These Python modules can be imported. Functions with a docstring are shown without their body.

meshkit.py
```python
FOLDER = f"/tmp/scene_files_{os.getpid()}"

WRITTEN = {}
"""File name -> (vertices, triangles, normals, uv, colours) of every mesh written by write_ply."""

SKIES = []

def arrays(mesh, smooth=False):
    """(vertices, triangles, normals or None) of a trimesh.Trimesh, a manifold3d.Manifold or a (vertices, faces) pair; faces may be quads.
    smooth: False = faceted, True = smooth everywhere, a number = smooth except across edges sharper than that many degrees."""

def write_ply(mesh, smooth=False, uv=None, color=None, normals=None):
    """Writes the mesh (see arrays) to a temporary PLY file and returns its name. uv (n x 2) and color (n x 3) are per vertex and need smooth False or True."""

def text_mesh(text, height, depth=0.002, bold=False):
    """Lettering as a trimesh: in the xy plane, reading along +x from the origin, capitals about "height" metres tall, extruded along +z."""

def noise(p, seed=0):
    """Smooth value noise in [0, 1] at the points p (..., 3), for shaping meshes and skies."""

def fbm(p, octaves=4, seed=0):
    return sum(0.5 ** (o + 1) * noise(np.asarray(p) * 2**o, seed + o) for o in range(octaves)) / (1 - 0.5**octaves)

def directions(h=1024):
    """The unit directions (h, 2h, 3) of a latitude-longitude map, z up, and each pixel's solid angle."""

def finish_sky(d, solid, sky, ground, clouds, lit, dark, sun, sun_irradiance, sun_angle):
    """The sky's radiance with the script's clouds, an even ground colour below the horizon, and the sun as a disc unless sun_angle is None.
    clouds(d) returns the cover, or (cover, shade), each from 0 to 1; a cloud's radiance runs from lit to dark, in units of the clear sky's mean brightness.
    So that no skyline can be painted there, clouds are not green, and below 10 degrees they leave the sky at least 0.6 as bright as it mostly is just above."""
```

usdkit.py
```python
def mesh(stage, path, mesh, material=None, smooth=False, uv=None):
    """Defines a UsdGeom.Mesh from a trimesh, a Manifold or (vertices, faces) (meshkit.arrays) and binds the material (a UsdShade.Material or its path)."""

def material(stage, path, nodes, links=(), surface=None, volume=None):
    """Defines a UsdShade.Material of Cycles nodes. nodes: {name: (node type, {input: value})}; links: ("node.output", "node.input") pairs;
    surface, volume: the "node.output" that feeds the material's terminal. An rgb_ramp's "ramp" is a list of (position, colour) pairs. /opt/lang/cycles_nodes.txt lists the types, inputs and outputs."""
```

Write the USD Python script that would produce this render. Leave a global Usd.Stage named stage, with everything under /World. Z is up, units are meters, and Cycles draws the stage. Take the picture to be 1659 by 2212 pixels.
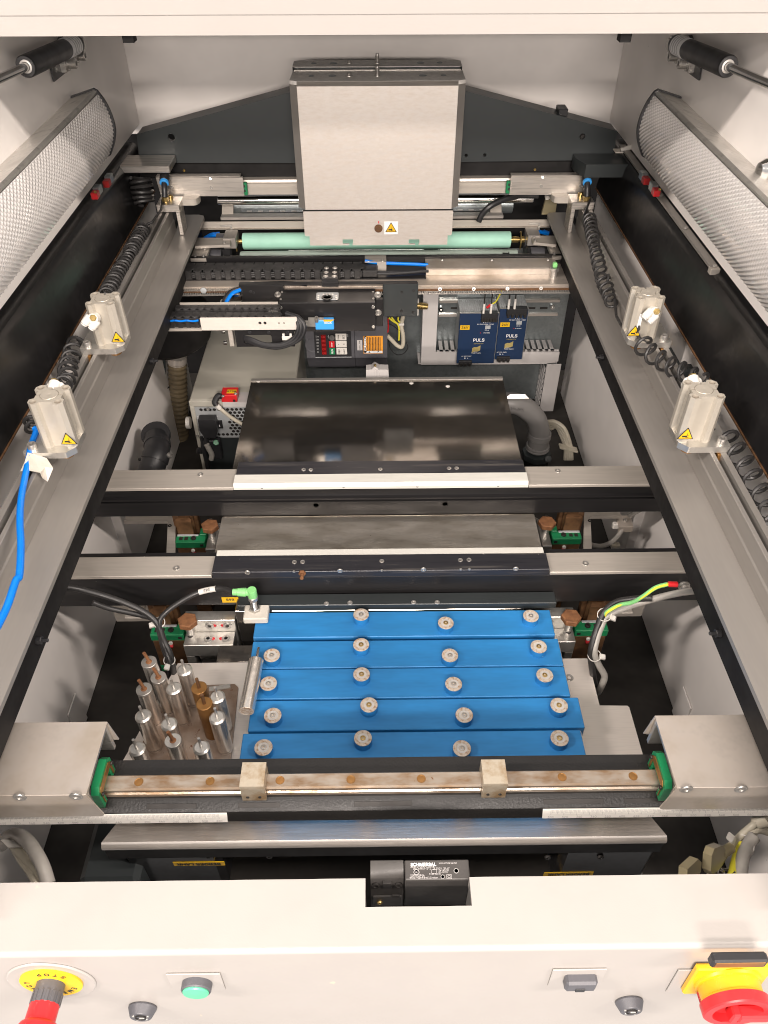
import math, random
import numpy as np, trimesh
import manifold3d as m3
from shapely.geometry import Polygon, Point, box as sbox
from shapely.ops import unary_union
import usdkit, meshkit
from pxr import Usd, UsdGeom, UsdLux, UsdShade, Gf, Sdf

random.seed(7); RNG = np.random.default_rng(7)
stage = Usd.Stage.CreateInMemory()
UsdGeom.SetStageUpAxis(stage, 'Z'); UsdGeom.SetStageMetersPerUnit(stage, 1.0)
UsdGeom.Xform.Define(stage, '/World')
stage.SetDefaultPrim(stage.GetPrimAtPath('/World'))
UsdGeom.Scope.Define(stage, '/World/Looks')

# ------------------------------------------------------------------ camera
FPX, PITCH, YAW, ROLL, HC = 760.0, math.radians(42.6), math.radians(.55), math.radians(.15), 1.70
_r = np.array([math.cos(YAW), -math.sin(YAW), 0]); FW = np.array([math.cos(PITCH)*math.sin(YAW), math.cos(PITCH)*math.cos(YAW), -math.sin(PITCH)])
_u = np.cross(_r, FW); RT = _r*math.cos(ROLL)-_u*math.sin(ROLL); UP = _u*math.cos(ROLL)+_r*math.sin(ROLL)
CAM = np.array([0, 0, HC])
cam = UsdGeom.Camera.Define(stage, '/World/camera')
cam.CreateHorizontalApertureAttr(36.0); cam.CreateVerticalApertureAttr(48.0); cam.CreateFocalLengthAttr(36.0*FPX/768)
cam.CreateClippingRangeAttr(Gf.Vec2f(.02, 100))
cam.AddTransformOp().Set(Gf.Matrix4d(*RT, 0, *UP, 0, *(-FW), 0, *CAM, 1))
cam.CreateExposureAttr(0.12)

# ------------------------------------------------------------------ light: ceiling lamps of the hall, an added far fill, soft ambience
def ceiling_lamp(n, loc, w, h, power, col, tilt=0):
    l = UsdLux.RectLight.Define(stage, '/World/'+n)
    l.CreateWidthAttr(w); l.CreateHeightAttr(h); l.CreateIntensityAttr(power); l.CreateColorAttr(Gf.Vec3f(*col)); l.CreateNormalizeAttr(True)
    l.AddTranslateOp().Set(Gf.Vec3d(*loc)); l.AddRotateXOp().Set(tilt)
WARM = (1.0, .89, .81)
ceiling_lamp('ceiling_light', (.05, .02, 3.05), 1.3, .16, 4.0, WARM)
ceiling_lamp('ceiling_light_001', (-.1, -1.95, 3.05), 1.5, .2, 27.0, WARM, 25)
ceiling_lamp('ceiling_light_002', (.1, -3.65, 3.05), 1.5, .25, 44.0, WARM, 45)
ceiling_lamp('ceiling_light_003', (-2.3, -.45, 3.05), 1.4, .16, 44.0, WARM)
ceiling_lamp('ceiling_light_004', (2.3, -.45, 3.05), 1.4, .16, 44.0, WARM)
ceiling_lamp('ceiling_light_005', (0, -7.5, 3.05), 3.0, .3, 85.0, WARM, 65)  # unseen far fill, added to brighten the rear wall under the hood
dome = UsdLux.DomeLight.Define(stage, '/World/room_ambience')
amb = usdkit.material(stage, '/World/Looks/room_ambience', {'b': ('background_shader', {'color': (1., .955, .935), 'strength': .64})}, surface='b.background')
UsdShade.MaterialBindingAPI.Apply(dome.GetPrim()).Bind(amb)

# ------------------------------------------------------------------ measuring: a sight line meets a real plane of the machine
K = .5400391
def ray(p): return FW + RT*((p[0]*.46293-384)/FPX) + UP*((512-p[1]*.46293)/FPX)
def Z(p, z): d = ray(p); return CAM + d*((z-HC)/d[2])
def Y(p, y): d = ray(p); return CAM + d*(y/d[1])
def X(p, x): d = ray(p); return CAM + d*(x/d[0])
def PL(p, o, n): d = ray(p); return CAM + d*(np.dot(np.asarray(o)-CAM, n)/np.dot(d, n))
def C(ox, oy, w, out=1659.): s = w/out*K; return lambda x, y: (ox*K+x*s, oy*K+y*s)
V = lambda *a: np.array(a, float)

# ------------------------------------------------------------------ mesh building
def unit(v): v = np.asarray(v, float); return v/np.linalg.norm(v)
def frame(ax):
    ax = unit(ax); a = unit(np.cross(ax, [0, 0, 1.] if abs(ax[2]) < .9 else [1., 0, 0])); return a, np.cross(ax, a), ax
class B:
    def __init__(s): s.v, s.f, s.n = [], [], 0
    def add(s, v, f=None):
        if f is None:
            if hasattr(v, 'to_mesh'): q = v.to_mesh(); v, f = q.vert_properties[:, :3], q.tri_verts
            else: v, f = v.vertices, v.faces
        v = np.asarray(v, float); f = np.asarray(f, int)
        if f.shape[1] == 4: f = np.vstack([f[:, [0, 1, 2]], f[:, [0, 2, 3]]])
        s.v.append(v); s.f.append(f+s.n); s.n += len(v); return s
    def box(s, a, b, bev=.0006, R=None, o=None):
        a, b = np.minimum(a, b).astype(float), np.maximum(a, b).astype(float); c, h = (a+b)/2, (b-a)/2
        e = min(bev, h.min()*.45)
        if e <= 0: v = np.array([[i, j, k] for i in (-1, 1) for j in (-1, 1) for k in (-1, 1)])*h
        else:
            v = np.array([[i*(h[0]-e*(ax != 0)), j*(h[1]-e*(ax != 1)), k*(h[2]-e*(ax != 2))] for i in (-1, 1) for j in (-1, 1) for k in (-1, 1) for ax in range(3)])
        m = trimesh.convex.convex_hull(v); w = np.array(m.vertices)+c
        if R is not None: w = (w-o)@np.asarray(R).T+o
        return s.add(w, m.faces)
    def obox(s, c, ex, ey, ez, h, bev=.0006):
        """box of half sizes h about c along three unit axes"""
        b = B().box(-np.asarray(h), np.asarray(h), bev); M = np.stack([unit(ex), unit(ey), unit(ez)], 0)
        return s.add(b.v[0]@M+np.asarray(c), b.f[0])
    def lathe(s, o, ax, prof, n=24, a0=0):
        """prof: (distance along axis, radius); radius 0 closes"""
        a, b, ax = frame(ax); o = np.asarray(o, float); t = np.arange(n)*2*np.pi/n+a0; ring = np.cos(t)[:, None]*a+np.sin(t)[:, None]*b
        v = np.concatenate([o+h*ax+r*ring for h, r in prof]); f = []
        for i in range(len(prof)-1):
            for j in range(n): f.append([i*n+j, i*n+(j+1) % n, (i+1)*n+(j+1) % n, (i+1)*n+j])
        f = np.array(f); f = np.vstack([f[:, [0, 1, 2]], f[:, [0, 2, 3]]])
        for i, q in ((0, -1), (len(prof)-1, 1)):
            if prof[i][1] > 1e-7:
                k = len(v); v = np.vstack([v, o+prof[i][0]*ax]); 
                f = np.vstack([f, [[i*n+j, i*n+(j+1) % n, k][::q] for j in range(n)]])
        return s.add(v, f)
    def cyl(s, p0, p1, r, r1=None, n=20, bev=.0005, a0=0):
        p0, p1 = np.asarray(p0, float), np.asarray(p1, float); L = np.linalg.norm(p1-p0); r1 = r if r1 is None else r1; e = min(bev, L*.3, r*.4, r1*.4)
        return s.lathe(p0, p1-p0, [(0, r-e), (e, r), (L-e, r1), (L, r1-e)], n, a0)
    def tube(s, pts, r, n=10, sm=8, closed=False):
        p = spline(pts, sm) if sm else np.asarray(pts, float)
        t = np.gradient(p, axis=0); t /= np.linalg.norm(t, axis=1, keepdims=True)+1e-12
        a = unit(np.cross(t[0], [.13, .27, 1.])); A = []
        for q in t: a = unit(a-np.dot(a, q)*q); A.append(a)
        A = np.array(A); Bn = np.cross(t, A); ang = np.arange(n)*2*np.pi/n; r = np.broadcast_to(r, len(p))
        v = p[:, None]+r[:, None, None]*(np.cos(ang)[None, :, None]*A[:, None]+np.sin(ang)[None, :, None]*Bn[:, None])
        f = [[i*n+j, i*n+(j+1) % n, (i+1)*n+(j+1) % n, (i+1)*n+j] for i in range(len(p)-1) for j in range(n)]
        f = np.array(f); f = np.vstack([f[:, [0, 1, 2]], f[:, [0, 2, 3]]]); k = len(p)*n
        v = np.vstack([v.reshape(-1, 3), p[0], p[-1]])
        f = np.vstack([f, [[(j+1) % n, j, k] for j in range(n)], [[k-n+j, k-n+(j+1) % n, k+1] for j in range(n)]])
        return s.add(v, f)
    def prism(s, poly, o, ex, ey, d):
        """2D polygon (list or shapely) in the plane o+x*ex+y*ey, extruded by vector d"""
        pg = poly if hasattr(poly, 'geom_type') else Polygon(poly); o, ex, ey, d = (np.asarray(q, float) for q in (o, ex, ey, d))
        for g in getattr(pg, 'geoms', [pg]):
            m = trimesh.creation.extrude_polygon(g, 1.0, engine='earcut'); q = m.vertices
            f = m.faces if np.dot(np.cross(ex, ey), d) > 0 else m.faces[:, ::-1]
            s.add(o+q[:, :1]*ex+q[:, 1:2]*ey+q[:, 2:]*d, f)
        return s
    def text(s, txt, h, o, ex, ey, depth=.0003, bold=False, center=True):
        m = meshkit.text_mesh(txt, h, depth, bold); v = np.array(m.vertices)
        if center: v[:, :2] -= (v[:, :2].min(0)+v[:, :2].max(0))/2
        ex, ey = unit(ex), unit(ey); return s.add(np.asarray(o)+v[:, :1]*ex+v[:, 1:2]*ey+v[:, 2:]*np.cross(ex, ey), m.faces)
    def mesh(s): return np.concatenate(s.v), np.concatenate(s.f)
def spline(pts, sm=8):
    p = np.asarray(pts, float)
    if len(p) < 3: return np.linspace(p[0], p[-1], 3)
    q = np.vstack([2*p[0]-p[1], p, 2*p[-1]-p[-2]]); out = []
    for i in range(1, len(q)-2):
        a, b, c, d = q[i-1:i+3]
        for t in np.arange(sm)/sm: out.append(.5*(2*b+(c-a)*t+(2*a-5*b+4*c-d)*t*t+(3*b-a-3*c+d)*t**3))
    return np.array(out+[p[-1]])
def rpoly(x0, y0, x1, y1, r): return sbox(x0+r, y0+r, x1-r, y1-r).buffer(r, quad_segs=5)

# ------------------------------------------------------------------ things, parts, sub-parts
THINGS, NAMES = [], {}
def numbered(parent, n):
    k = NAMES.get((parent, n), 0); NAMES[(parent, n)] = k+1; return n if k == 0 else f'{n}_{k:03d}'
class T:
    def __init__(s, name, label, cat=None, group=None, kind=None, base=None):
        s.name = numbered('/World', name); s.label, s.cat, s.group, s.kind, s.base, s.parts = label, cat, group, kind, base, []; THINGS.append(s)
    def p(s, name, b, mat, parent=None, label=None, smooth=32, kind=None):
        v, f = b.mesh() if isinstance(b, B) else b
        path = (parent+'/' if parent else '')+name; par, nm = path.rpartition('/')[::2]
        nm = numbered('/World/'+s.name+'/'+par, nm); path = (par+'/' if par else '')+nm
        s.parts.append((path, np.array(v), f, mat, label, smooth, kind)); return path
    k = None
    def finish(s):
        if s.k: s.parts = [(q[0], np.stack([q[1][:, 0]*s.k, q[1][:, 1]*s.k, HC-(HC-q[1][:, 2])*s.k], 1))+q[2:] for q in s.parts]
        av = np.concatenate([q[1] for q in s.parts]); lo, hi = av.min(0), av.max(0)
        o = np.array([(lo[0]+hi[0])/2, (lo[1]+hi[1])/2, lo[2]]) if s.base is None else np.asarray(s.base, float)
        root = '/World/'+s.name
        if len(s.parts) == 1 and s.parts[0][0] == '.':
            pass
        if len(s.parts) == 1 and '/' not in s.parts[0][0]:
            _, v, f, mat, _, sm, _ = s.parts[0]; g = usdkit.mesh(stage, root, (v-o, f), mat, smooth=sm); UsdGeom.Xformable(g).AddTranslateOp().Set(Gf.Vec3d(*o))
        else:
            x = UsdGeom.Xform.Define(stage, root); x.AddTranslateOp().Set(Gf.Vec3d(*o))
            for path, v, f, mat, lab, sm, kd in sorted(s.parts, key=lambda q: q[0].count('/')):
                g = usdkit.mesh(stage, root+'/'+path, (v-o, f), mat, smooth=sm)
                if lab: g.GetPrim().SetCustomDataByKey('label', lab)
                if kd: g.GetPrim().SetCustomDataByKey('kind', kd)
        pr = stage.GetPrimAtPath(root)
        for k, q in (('label', s.label), ('category', s.cat), ('group', s.group), ('kind', s.kind)):
            if q: pr.SetCustomDataByKey(k, q)
def copy_of(src, label, loc, rotz=0, group=None):
    n = numbered('/World', src.name.rstrip('0123456789').rstrip('_')); x = UsdGeom.Xform.Define(stage, '/World/'+n); p = x.GetPrim()
    p.GetReferences().AddInternalReference('/World/'+src.name); x.ClearXformOpOrder(); x.AddTranslateOp().Set(Gf.Vec3d(*loc)); 
    if rotz: x.AddRotateZOp().Set(rotz)
    p.SetInstanceable(True)
    for k, q in (('label', label), ('category', src.cat), ('group', group or src.group)):
        if q: p.SetCustomDataByKey(k, q)

# ------------------------------------------------------------------ materials
def mat(name, col, rough=.4, metal=0., var=.12, scale=30., stretch=(1, 1, 1), rvar=.12, bump=0., bscale=None, col2=None, thr=None, spec=.5, coat=0., trans=0., specks=None, **extra):
    """one procedural look: two tones mixed by stretched noise, roughness that varies with it, fine relief, and optional specks of dirt or wear"""
    col = np.array(col, float); c2 = np.array(col2, float) if col2 is not None else col*(1-var*2)
    n = {'tc': ('texture_coordinate', {}), 'mp': ('mapping', {'scale': tuple(np.array(stretch, float))}),
         'n1': ('noise_texture', {'scale': float(scale), 'detail': 5., 'roughness': .62}),
         'rp': ('rgb_ramp', {'ramp': [((thr or (.35, .68))[0], tuple(col)), ((thr or (.35, .68))[1], tuple(c2))]}),
         'rr': ('map_range', {'from_min': .3, 'from_max': .7, 'to_min': max(.02, rough-rvar), 'to_max': min(1., rough+rvar)}),
         'p': ('principled_bsdf', dict({'metallic': float(metal), 'specular_ior_level': float(spec), 'coat_weight': float(coat), 'transmission_weight': float(trans)}, **extra))}
    l = [('tc.object', 'mp.vector'), ('mp.vector', 'n1.vector'), ('n1.fac', 'rp.fac'), ('n1.fac', 'rr.value'), ('rr.result', 'p.roughness')]
    last = 'rp.color'
    if specks:
        sc, th, scol = specks
        n['ns'] = ('noise_texture', {'scale': float(sc), 'detail': 3., 'roughness': .7}); n['sr'] = ('rgb_ramp', {'ramp': [(th, (0, 0, 0)), (th+.03, (1, 1, 1))]})
        n['mx'] = ('mix', {'color2': tuple(scol)}); l += [('tc.object', 'ns.vector'), ('ns.fac', 'sr.fac'), ('sr.color', 'mx.fac'), (last, 'mx.color1')]; last = 'mx.color'
    l.append((last, 'p.base_color'))
    if bump:
        n['n2'] = ('noise_texture', {'scale': float(bscale or scale*4), 'detail': 3.}); n['bp'] = ('bump', {'strength': float(bump), 'distance': .001})
        l += [('mp.vector', 'n2.vector'), ('n2.fac', 'bp.height'), ('bp.normal', 'p.normal')]
    return usdkit.material(stage, '/World/Looks/'+name, n, l, surface='p.BSDF')
M = {}
def mm(k, *a, **kw): M[k] = mat(k, *a, **kw)
mm('white_enamel', (.325, .306, .288), .32, 0, .03, 14, rvar=.05, bump=.05, bscale=900, specks=(38, .74, (.45, .38, .30)))
mm('grey_enamel', (.86, .82, .785), .42, 0, .04, 8, rvar=.05, bump=.06, bscale=700, specks=(60, .76, (.3, .27, .24)))
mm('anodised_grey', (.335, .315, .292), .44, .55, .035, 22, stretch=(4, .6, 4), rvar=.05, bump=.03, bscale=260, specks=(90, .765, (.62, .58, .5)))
mm('anodised_bar', (.50, .46, .41), .45, .4, .07, 30, stretch=(.4, 6, 6), rvar=.08, specks=(110, .75, (.75, .72, .66)))
mm('brushed_aluminium', (.72, .68, .63), .34, .9, .10, 30, stretch=(.3, 8, 8), rvar=.1, bump=.08, bscale=200)
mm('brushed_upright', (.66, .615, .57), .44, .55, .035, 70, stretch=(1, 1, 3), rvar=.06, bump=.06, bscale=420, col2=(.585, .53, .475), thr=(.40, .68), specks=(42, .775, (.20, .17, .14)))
mm('machined_aluminium', (.66, .64, .60), .36, .85, .10, 40, rvar=.1, specks=(130, .72, (.42, .36, .28)))
mm('cast_silver', (.52, .48, .41), .38, .4, .06, 40, rvar=.07, specks=(85, .74, (.45, .33, .18)))
mm('stained_steel', (.55, .495, .44), .38, .6, .10, 16, rvar=.1, col2=(.43, .37, .305), thr=(.45, .72), bump=.04, specks=(70, .74, (.85, .8, .7)))
mm('polished_dark_steel', (.24, .222, .202), .11, .9, .10, 9, stretch=(1, 2, 1), rvar=.018, col2=(.185, .168, .15), thr=(.40, .66), specks=(52, .765, (.7, .66, .6)))
mm('scratched_steel', (.54, .50, .445), .34, .75, .15, 16, stretch=(1, 3, 1), rvar=.12, col2=(.34, .305, .255), thr=(.44, .66), bump=.06, bscale=300, specks=(75, .75, (.12, .10, .08)))
mm('worn_block', (.50, .44, .345), .42, .45, .12, 45, rvar=.1, col2=(.30, .20, .105), thr=(.42, .64), specks=(120, .72, (.3, .17, .07)))
mm('polished_steel', (.76, .70, .64), .21, .6, .12, 60, stretch=(.5, 5, 5), rvar=.06)
mm('mirror_steel', (.84, .79, .73), .17, .85, .10, 50, stretch=(3, 3, .4), rvar=.05)
mm('chrome', (.75, .74, .72), .12, 1., .05, 60, rvar=.04)
mm('zinc', (.55, .53, .50), .35, .8, .12, 90, rvar=.1, specks=(160, .7, (.4, .25, .14)))
mm('dark_socket', (.03, .027, .025), .5, .3)
mm('black_anodised', (.022, .021, .022), .36, .25, .2, 18, stretch=(.3, 4, 4), rvar=.08, specks=(75, .74, (.42, .38, .33)))
mm('scuffed_black', (.030, .030, .036), .38, .3, .2, 22, stretch=(.35, 5, 5), rvar=.12, col2=(.13, .12, .11), thr=(.56, .76), specks=(70, .715, (.6, .55, .48)))
mm('black_gloss', (.012, .0115, .012), .27, 0, .2, 12, rvar=.06, bump=.03, bscale=500, specks=(90, .76, (.25, .22, .18)))
mm('black_textured', (.015, .014, .0135), .42, 0, .15, 40, rvar=.06, bump=.30, bscale=420, specks=(80, .77, (.4, .37, .3)))
mm('black_matt', (.013, .012, .012), .62, 0, .25, 20, rvar=.1, spec=.25, specks=(120, .75, (.25, .21, .16)))
mm('graphite_paint', (.030, .0355, .037), .40, .1, .10, 12, rvar=.06, bump=.05, bscale=600, specks=(60, .77, (.35, .33, .3)))
mm('black_plastic', (.022, .022, .024), .42, 0, .12, 50, rvar=.06, bump=.08, bscale=500)
mm('grey_plastic', (.085, .085, .095), .45, 0, .08, 40, rvar=.05, bump=.08, bscale=700)
mm('switch_plastic', (.052, .048, .045), .5, 0, .15, 30, rvar=.08, bump=.1, bscale=400, specks=(90, .70, (.16, .14, .12)))
mm('chain_plastic', (.030, .029, .029), .48, 0, .2, 60, rvar=.08, bump=.1, bscale=300)
mm('rubber', (.020, .020, .022), .45, 0, .15, 80, rvar=.06)
mm('white_plastic', (.66, .635, .59), .38, 0, .05, 60, rvar=.05)
mm('duct_plastic', (.50, .48, .47), .5, 0, .05, 20, rvar=.05)
mm('grey_cable', (.36, .34, .31), .45, 0, .08, 60)
mm('cream_cable', (.50, .46, .37), .5, 0, .08, 60)
mm('dark_cable', (.026, .025, .025), .42, 0, .1, 60)
mm('blue_tube', (.0, .20, .80), .30, 0, .06, 60, rvar=.04)
mm('blue_plastic', (.05, .34, .82), .35, 0, .05, 60)
mm('blue_anodised', (.024, .225, .545), .50, .08, .13, 16, stretch=(.6, 3, 3), rvar=.08, bump=.06, bscale=520, specks=(70, .745, (.45, .55, .66)))
mm('blue_chassis', (.012, .032, .085), .45, .1, .08, 20, rvar=.05)
mm('red_plastic', (.56, .020, .024), .32, 0, .05, 40, rvar=.04)
mm('deep_red', (.35, .015, .015), .4, 0, .05, 40)
mm('yellow_plastic', (.74, .385, .010), .33, 0, .04, 40, rvar=.04)
mm('yellow_label', (.74, .44, .010), .45, 0, .05, 40)
mm('orange_label', (.80, .33, .035), .45, 0, .05, 40)
mm('green_plastic', (.012, .20, .075), .38, 0, .08, 60)
mm('button_green', (.09, .44, .25), .35, 0, .05, 60)
mm('light_green', (.24, .62, .22), .40, 0, .06, 60)
mm('stripe_yellow', (.75, .68, .05), .4, 0, .05, 60)
mm('mint_paper', (.36, .66, .53), .62, 0, .05, 25, rvar=.05, specks=(60, .765, (.25, .42, .36)))
mm('used_paper', (.42, .52, .46), .65, 0, .08, 18, stretch=(.4, 2, 2), col2=(.27, .29, .25), thr=(.45, .7))
mm('table_aluminium', (.80, .735, .67), .38, .3, .05, 60, stretch=(.6, 9, 9), rvar=.06, bump=.05, bscale=200, specks=(60, .765, (.25, .21, .18)))
mm('worn_guide', (.52, .45, .375), .34, .65, .12, 34, stretch=(.8, 2, 2), rvar=.1, col2=(.30, .195, .115), thr=(.38, .62), specks=(120, .72, (.25, .13, .06)))
mm('pale_edge', (.66, .65, .60), .42, .1, .05, 40, stretch=(.5, 3, 3), specks=(90, .74, (.35, .32, .27)))
mm('rust', (.15, .062, .026), .75, .1, .2, 120, rvar=.12, bump=.5, bscale=600, col2=(.26, .115, .045))
mm('rust_dark', (.10, .052, .026), .55, .4, .2, 90, rvar=.15, col2=(.20, .10, .045))
mm('rusty_plate', (.26, .18, .13), .5, .6, .25, 26, rvar=.15, col2=(.42, .34, .28), thr=(.40, .66), bump=.15, bscale=300, specks=(120, .66, (.16, .06, .025)))
mm('rusty_magnet', (.56, .49, .41), .5, .25, .2, 260, rvar=.15, col2=(.33, .19, .105), thr=(.47, .68))
mm('worn_zinc', (.60, .58, .55), .45, .25, .08, 120, rvar=.1, specks=(200, .66, (.36, .27, .19)))
mm('brown_brass', (.30, .155, .05), .42, .7, .15, 60, rvar=.1, col2=(.36, .18, .06))
mm('brass', (.55, .40, .16), .3, .9, .1, 60)
mm('gold_print', (.62, .50, .20), .4, .5, .05, 60)
mm('white_print', (.80, .80, .80), .5, 0, .02, 60)
mm('grey_print', (.30, .30, .30), .5, 0, .02, 60)
mm('black_print', (.02, .02, .02), .5, 0, .02, 60)
mm('galvanised', (.36, .40, .41), .30, .8, .10, 25, rvar=.1, bump=.03)
mm('pipe_grey', (.17, .165, .16), .30, 0, .06, 20, rvar=.05, bump=.05)
mm('beige_case', (.46, .44, .38), .5, 0, .03, 20, rvar=.05, bump=.05, bscale=600)
mm('grille_grey', (.44, .46, .47), .45, .2, .04, 30)
mm('display_red', (.16, .006, .006), .25, 0, .05, 60)
mm('tape_paper', (.58, .545, .48), .7, 0, .06, 60, bump=.2, bscale=200)
mm('ruler_white', (.86, .83, .77), .45, 0, .03, 30)
mm('thread_lock_red', (.65, .02, .03), .4, 0, .05, 60)
mm('hose_clear', (.16, .125, .075), .22, 0, .15, 30, rvar=.06, coat=.3)
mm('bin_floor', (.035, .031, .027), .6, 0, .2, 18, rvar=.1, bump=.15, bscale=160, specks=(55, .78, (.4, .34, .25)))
# lamp lens: clear ribbed acrylic
M['prism_lens'] = usdkit.material(stage, '/World/Looks/prism_lens', {'p': ('principled_bsdf', {'base_color': (.90, .87, .84), 'roughness': .08, 'transmission_weight': .45, 'ior': 1.47, 'metallic': .18, 'coat_weight': .4})}, surface='p.BSDF')
M['clear_plastic'] = usdkit.material(stage, '/World/Looks/clear_plastic', {'p': ('principled_bsdf', {'base_color': (.48, .42, .27), 'roughness': .22, 'transmission_weight': .6, 'ior': 1.4})}, surface='p.BSDF')

def screw(o, ax, r=.004, h=.002, sock=.5, n=14):
    """pan or cap head with a hex recess, as one lathe"""
    return B().lathe(o, ax, [(0, r), (h*.7, r), (h, r*.88), (h, r*sock), (h*.35, r*sock*.9), (h*.35, 0)], n)
def csk(o, ax, r=.0045, n=14): return B().lathe(o, ax, [(-.0005, r*1.12), (.0004, r*1.05), (.0006, r), (.0004, r*.5), (-.0008, r*.38), (-.0008, 0)], n)

# ================================================================== cabinet shell (the setting)
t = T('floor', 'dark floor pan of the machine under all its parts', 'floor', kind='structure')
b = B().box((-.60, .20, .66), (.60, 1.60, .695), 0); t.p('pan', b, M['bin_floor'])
for sgn, nm in ((-1, 'left'), (1, 'right')):
    t = T('cabinet_wall', f'pale grey {nm} upper side wall of the cabinet behind the strip lamp', 'cabinet wall', kind='structure')
    b = B().box((sgn*.445, .195, 1.267), (sgn*.465, 1.56, 1.522), .002); t.p('sheet', b, M['grey_enamel'])
    t = T('cabinet_wall', f'pale grey {nm} lower side panel beside the dark floor pan', 'cabinet wall', kind='structure')
    b = B().box((sgn*.445, .22, .696), (sgn*.46, .93, 1.1715), .001); b.box((sgn*.43, .93, .696), (sgn*.446, 1.50, 1.1715), .001); t.p('sheet', b, M['grey_enamel'])
    b = B().box((sgn*.444, .60, .696), (sgn*.392, .603, .73), .0005).box((sgn*.444, .603, .696), (sgn*.442, .64, .76), .0005); t.p('corner_bracket', b, M['grey_enamel'])
t = T('cabinet_wall', 'pale grey rear wall of the cabinet above the dark wedge-shaped beam', 'cabinet wall', kind='structure')
t.p('sheet', B().box((-.52, 1.5605, 1.25), (.52, 1.575, 1.522), .001), M['grey_enamel'])
t = T('cabinet_wall', 'dark rear bulkhead far below the wedge-shaped beam', 'cabinet wall', kind='structure')
t.p('sheet', B().box((-.60, 1.62, .66), (.60, 1.64, 1.25), .001), M['black_matt'])

# black side boxes along both walls
for sgn, nm in ((-1, 'left'), (1, 'right')):
    t = T('side_box', f'long black painted box section along the {nm} wall, brown lower edge', 'box section')
    pr = Polygon([(.420, 1.174), (.424, 1.172), (.52, 1.172), (.52, 1.262), (.447, 1.262), (.437, 1.257), (.431, 1.247), (.420, 1.178)])
    b = B().prism(pr, (0, .200, 0), (sgn, 0, 0), (0, 0, 1), (0, 1.28, 0)); t.p('body', b, M['black_gloss'])
    b = B().box((sgn*.4185, .200, 1.1715), (sgn*.4285, 1.48, 1.1740), .0004); t.p('edge_seal', b, M['rust_dark'])
    t = T('side_beam', f'black steel side beam below the {nm} clamping rail', 'beam')
    b = B().box((sgn*.3385, .20, 1.0805), (sgn*.3835, 1.46, 1.1275), .001); t.p('beam', b, M['black_matt'])
    for yy in (.47, .99): t.p('bolt', B().cyl((sgn*.3385, yy, 1.10), (sgn*.333, yy, 1.10), .0045, n=8).cyl((sgn*.334, yy, 1.10), (sgn*.327, yy, 1.10), .002, n=8), M['black_plastic'])

# ================================================================== hood across the back
HY = .93; zb = Y((800, 75), HY)[2]
t = T('hood', 'open white hood whose grooved front edge crosses the top of the picture', 'hood')
prof, z = [(0, zb)], zb
for h, dpt in ((.0175, 0), (.0010, .0012), (.0180, 0), (.0010, .0012), (.0095, 0), (.0010, .0012), (.08, 0)):
    prof += [(dpt, z), (dpt, z+h)]; z += h
prof += [(.05, z), (.64, z), (.64, zb+.010), (.02, zb+.010), (.02, zb)]
b = B().prism([(q[0], q[1]) for q in prof[1:]], (-.50, HY, 0), (0, 1, 0), (0, 0, 1), (1.0, 0, 0)); t.p('panel', b, M['white_enamel'])
for p in ((276, 78), (1352, 77)):
    q = Y(p, HY+.021); t.p('slot', B().box(q+V(-.006, -.002, -.006), q+V(.006, .012, .0045), 0), M['black_matt'])

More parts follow.
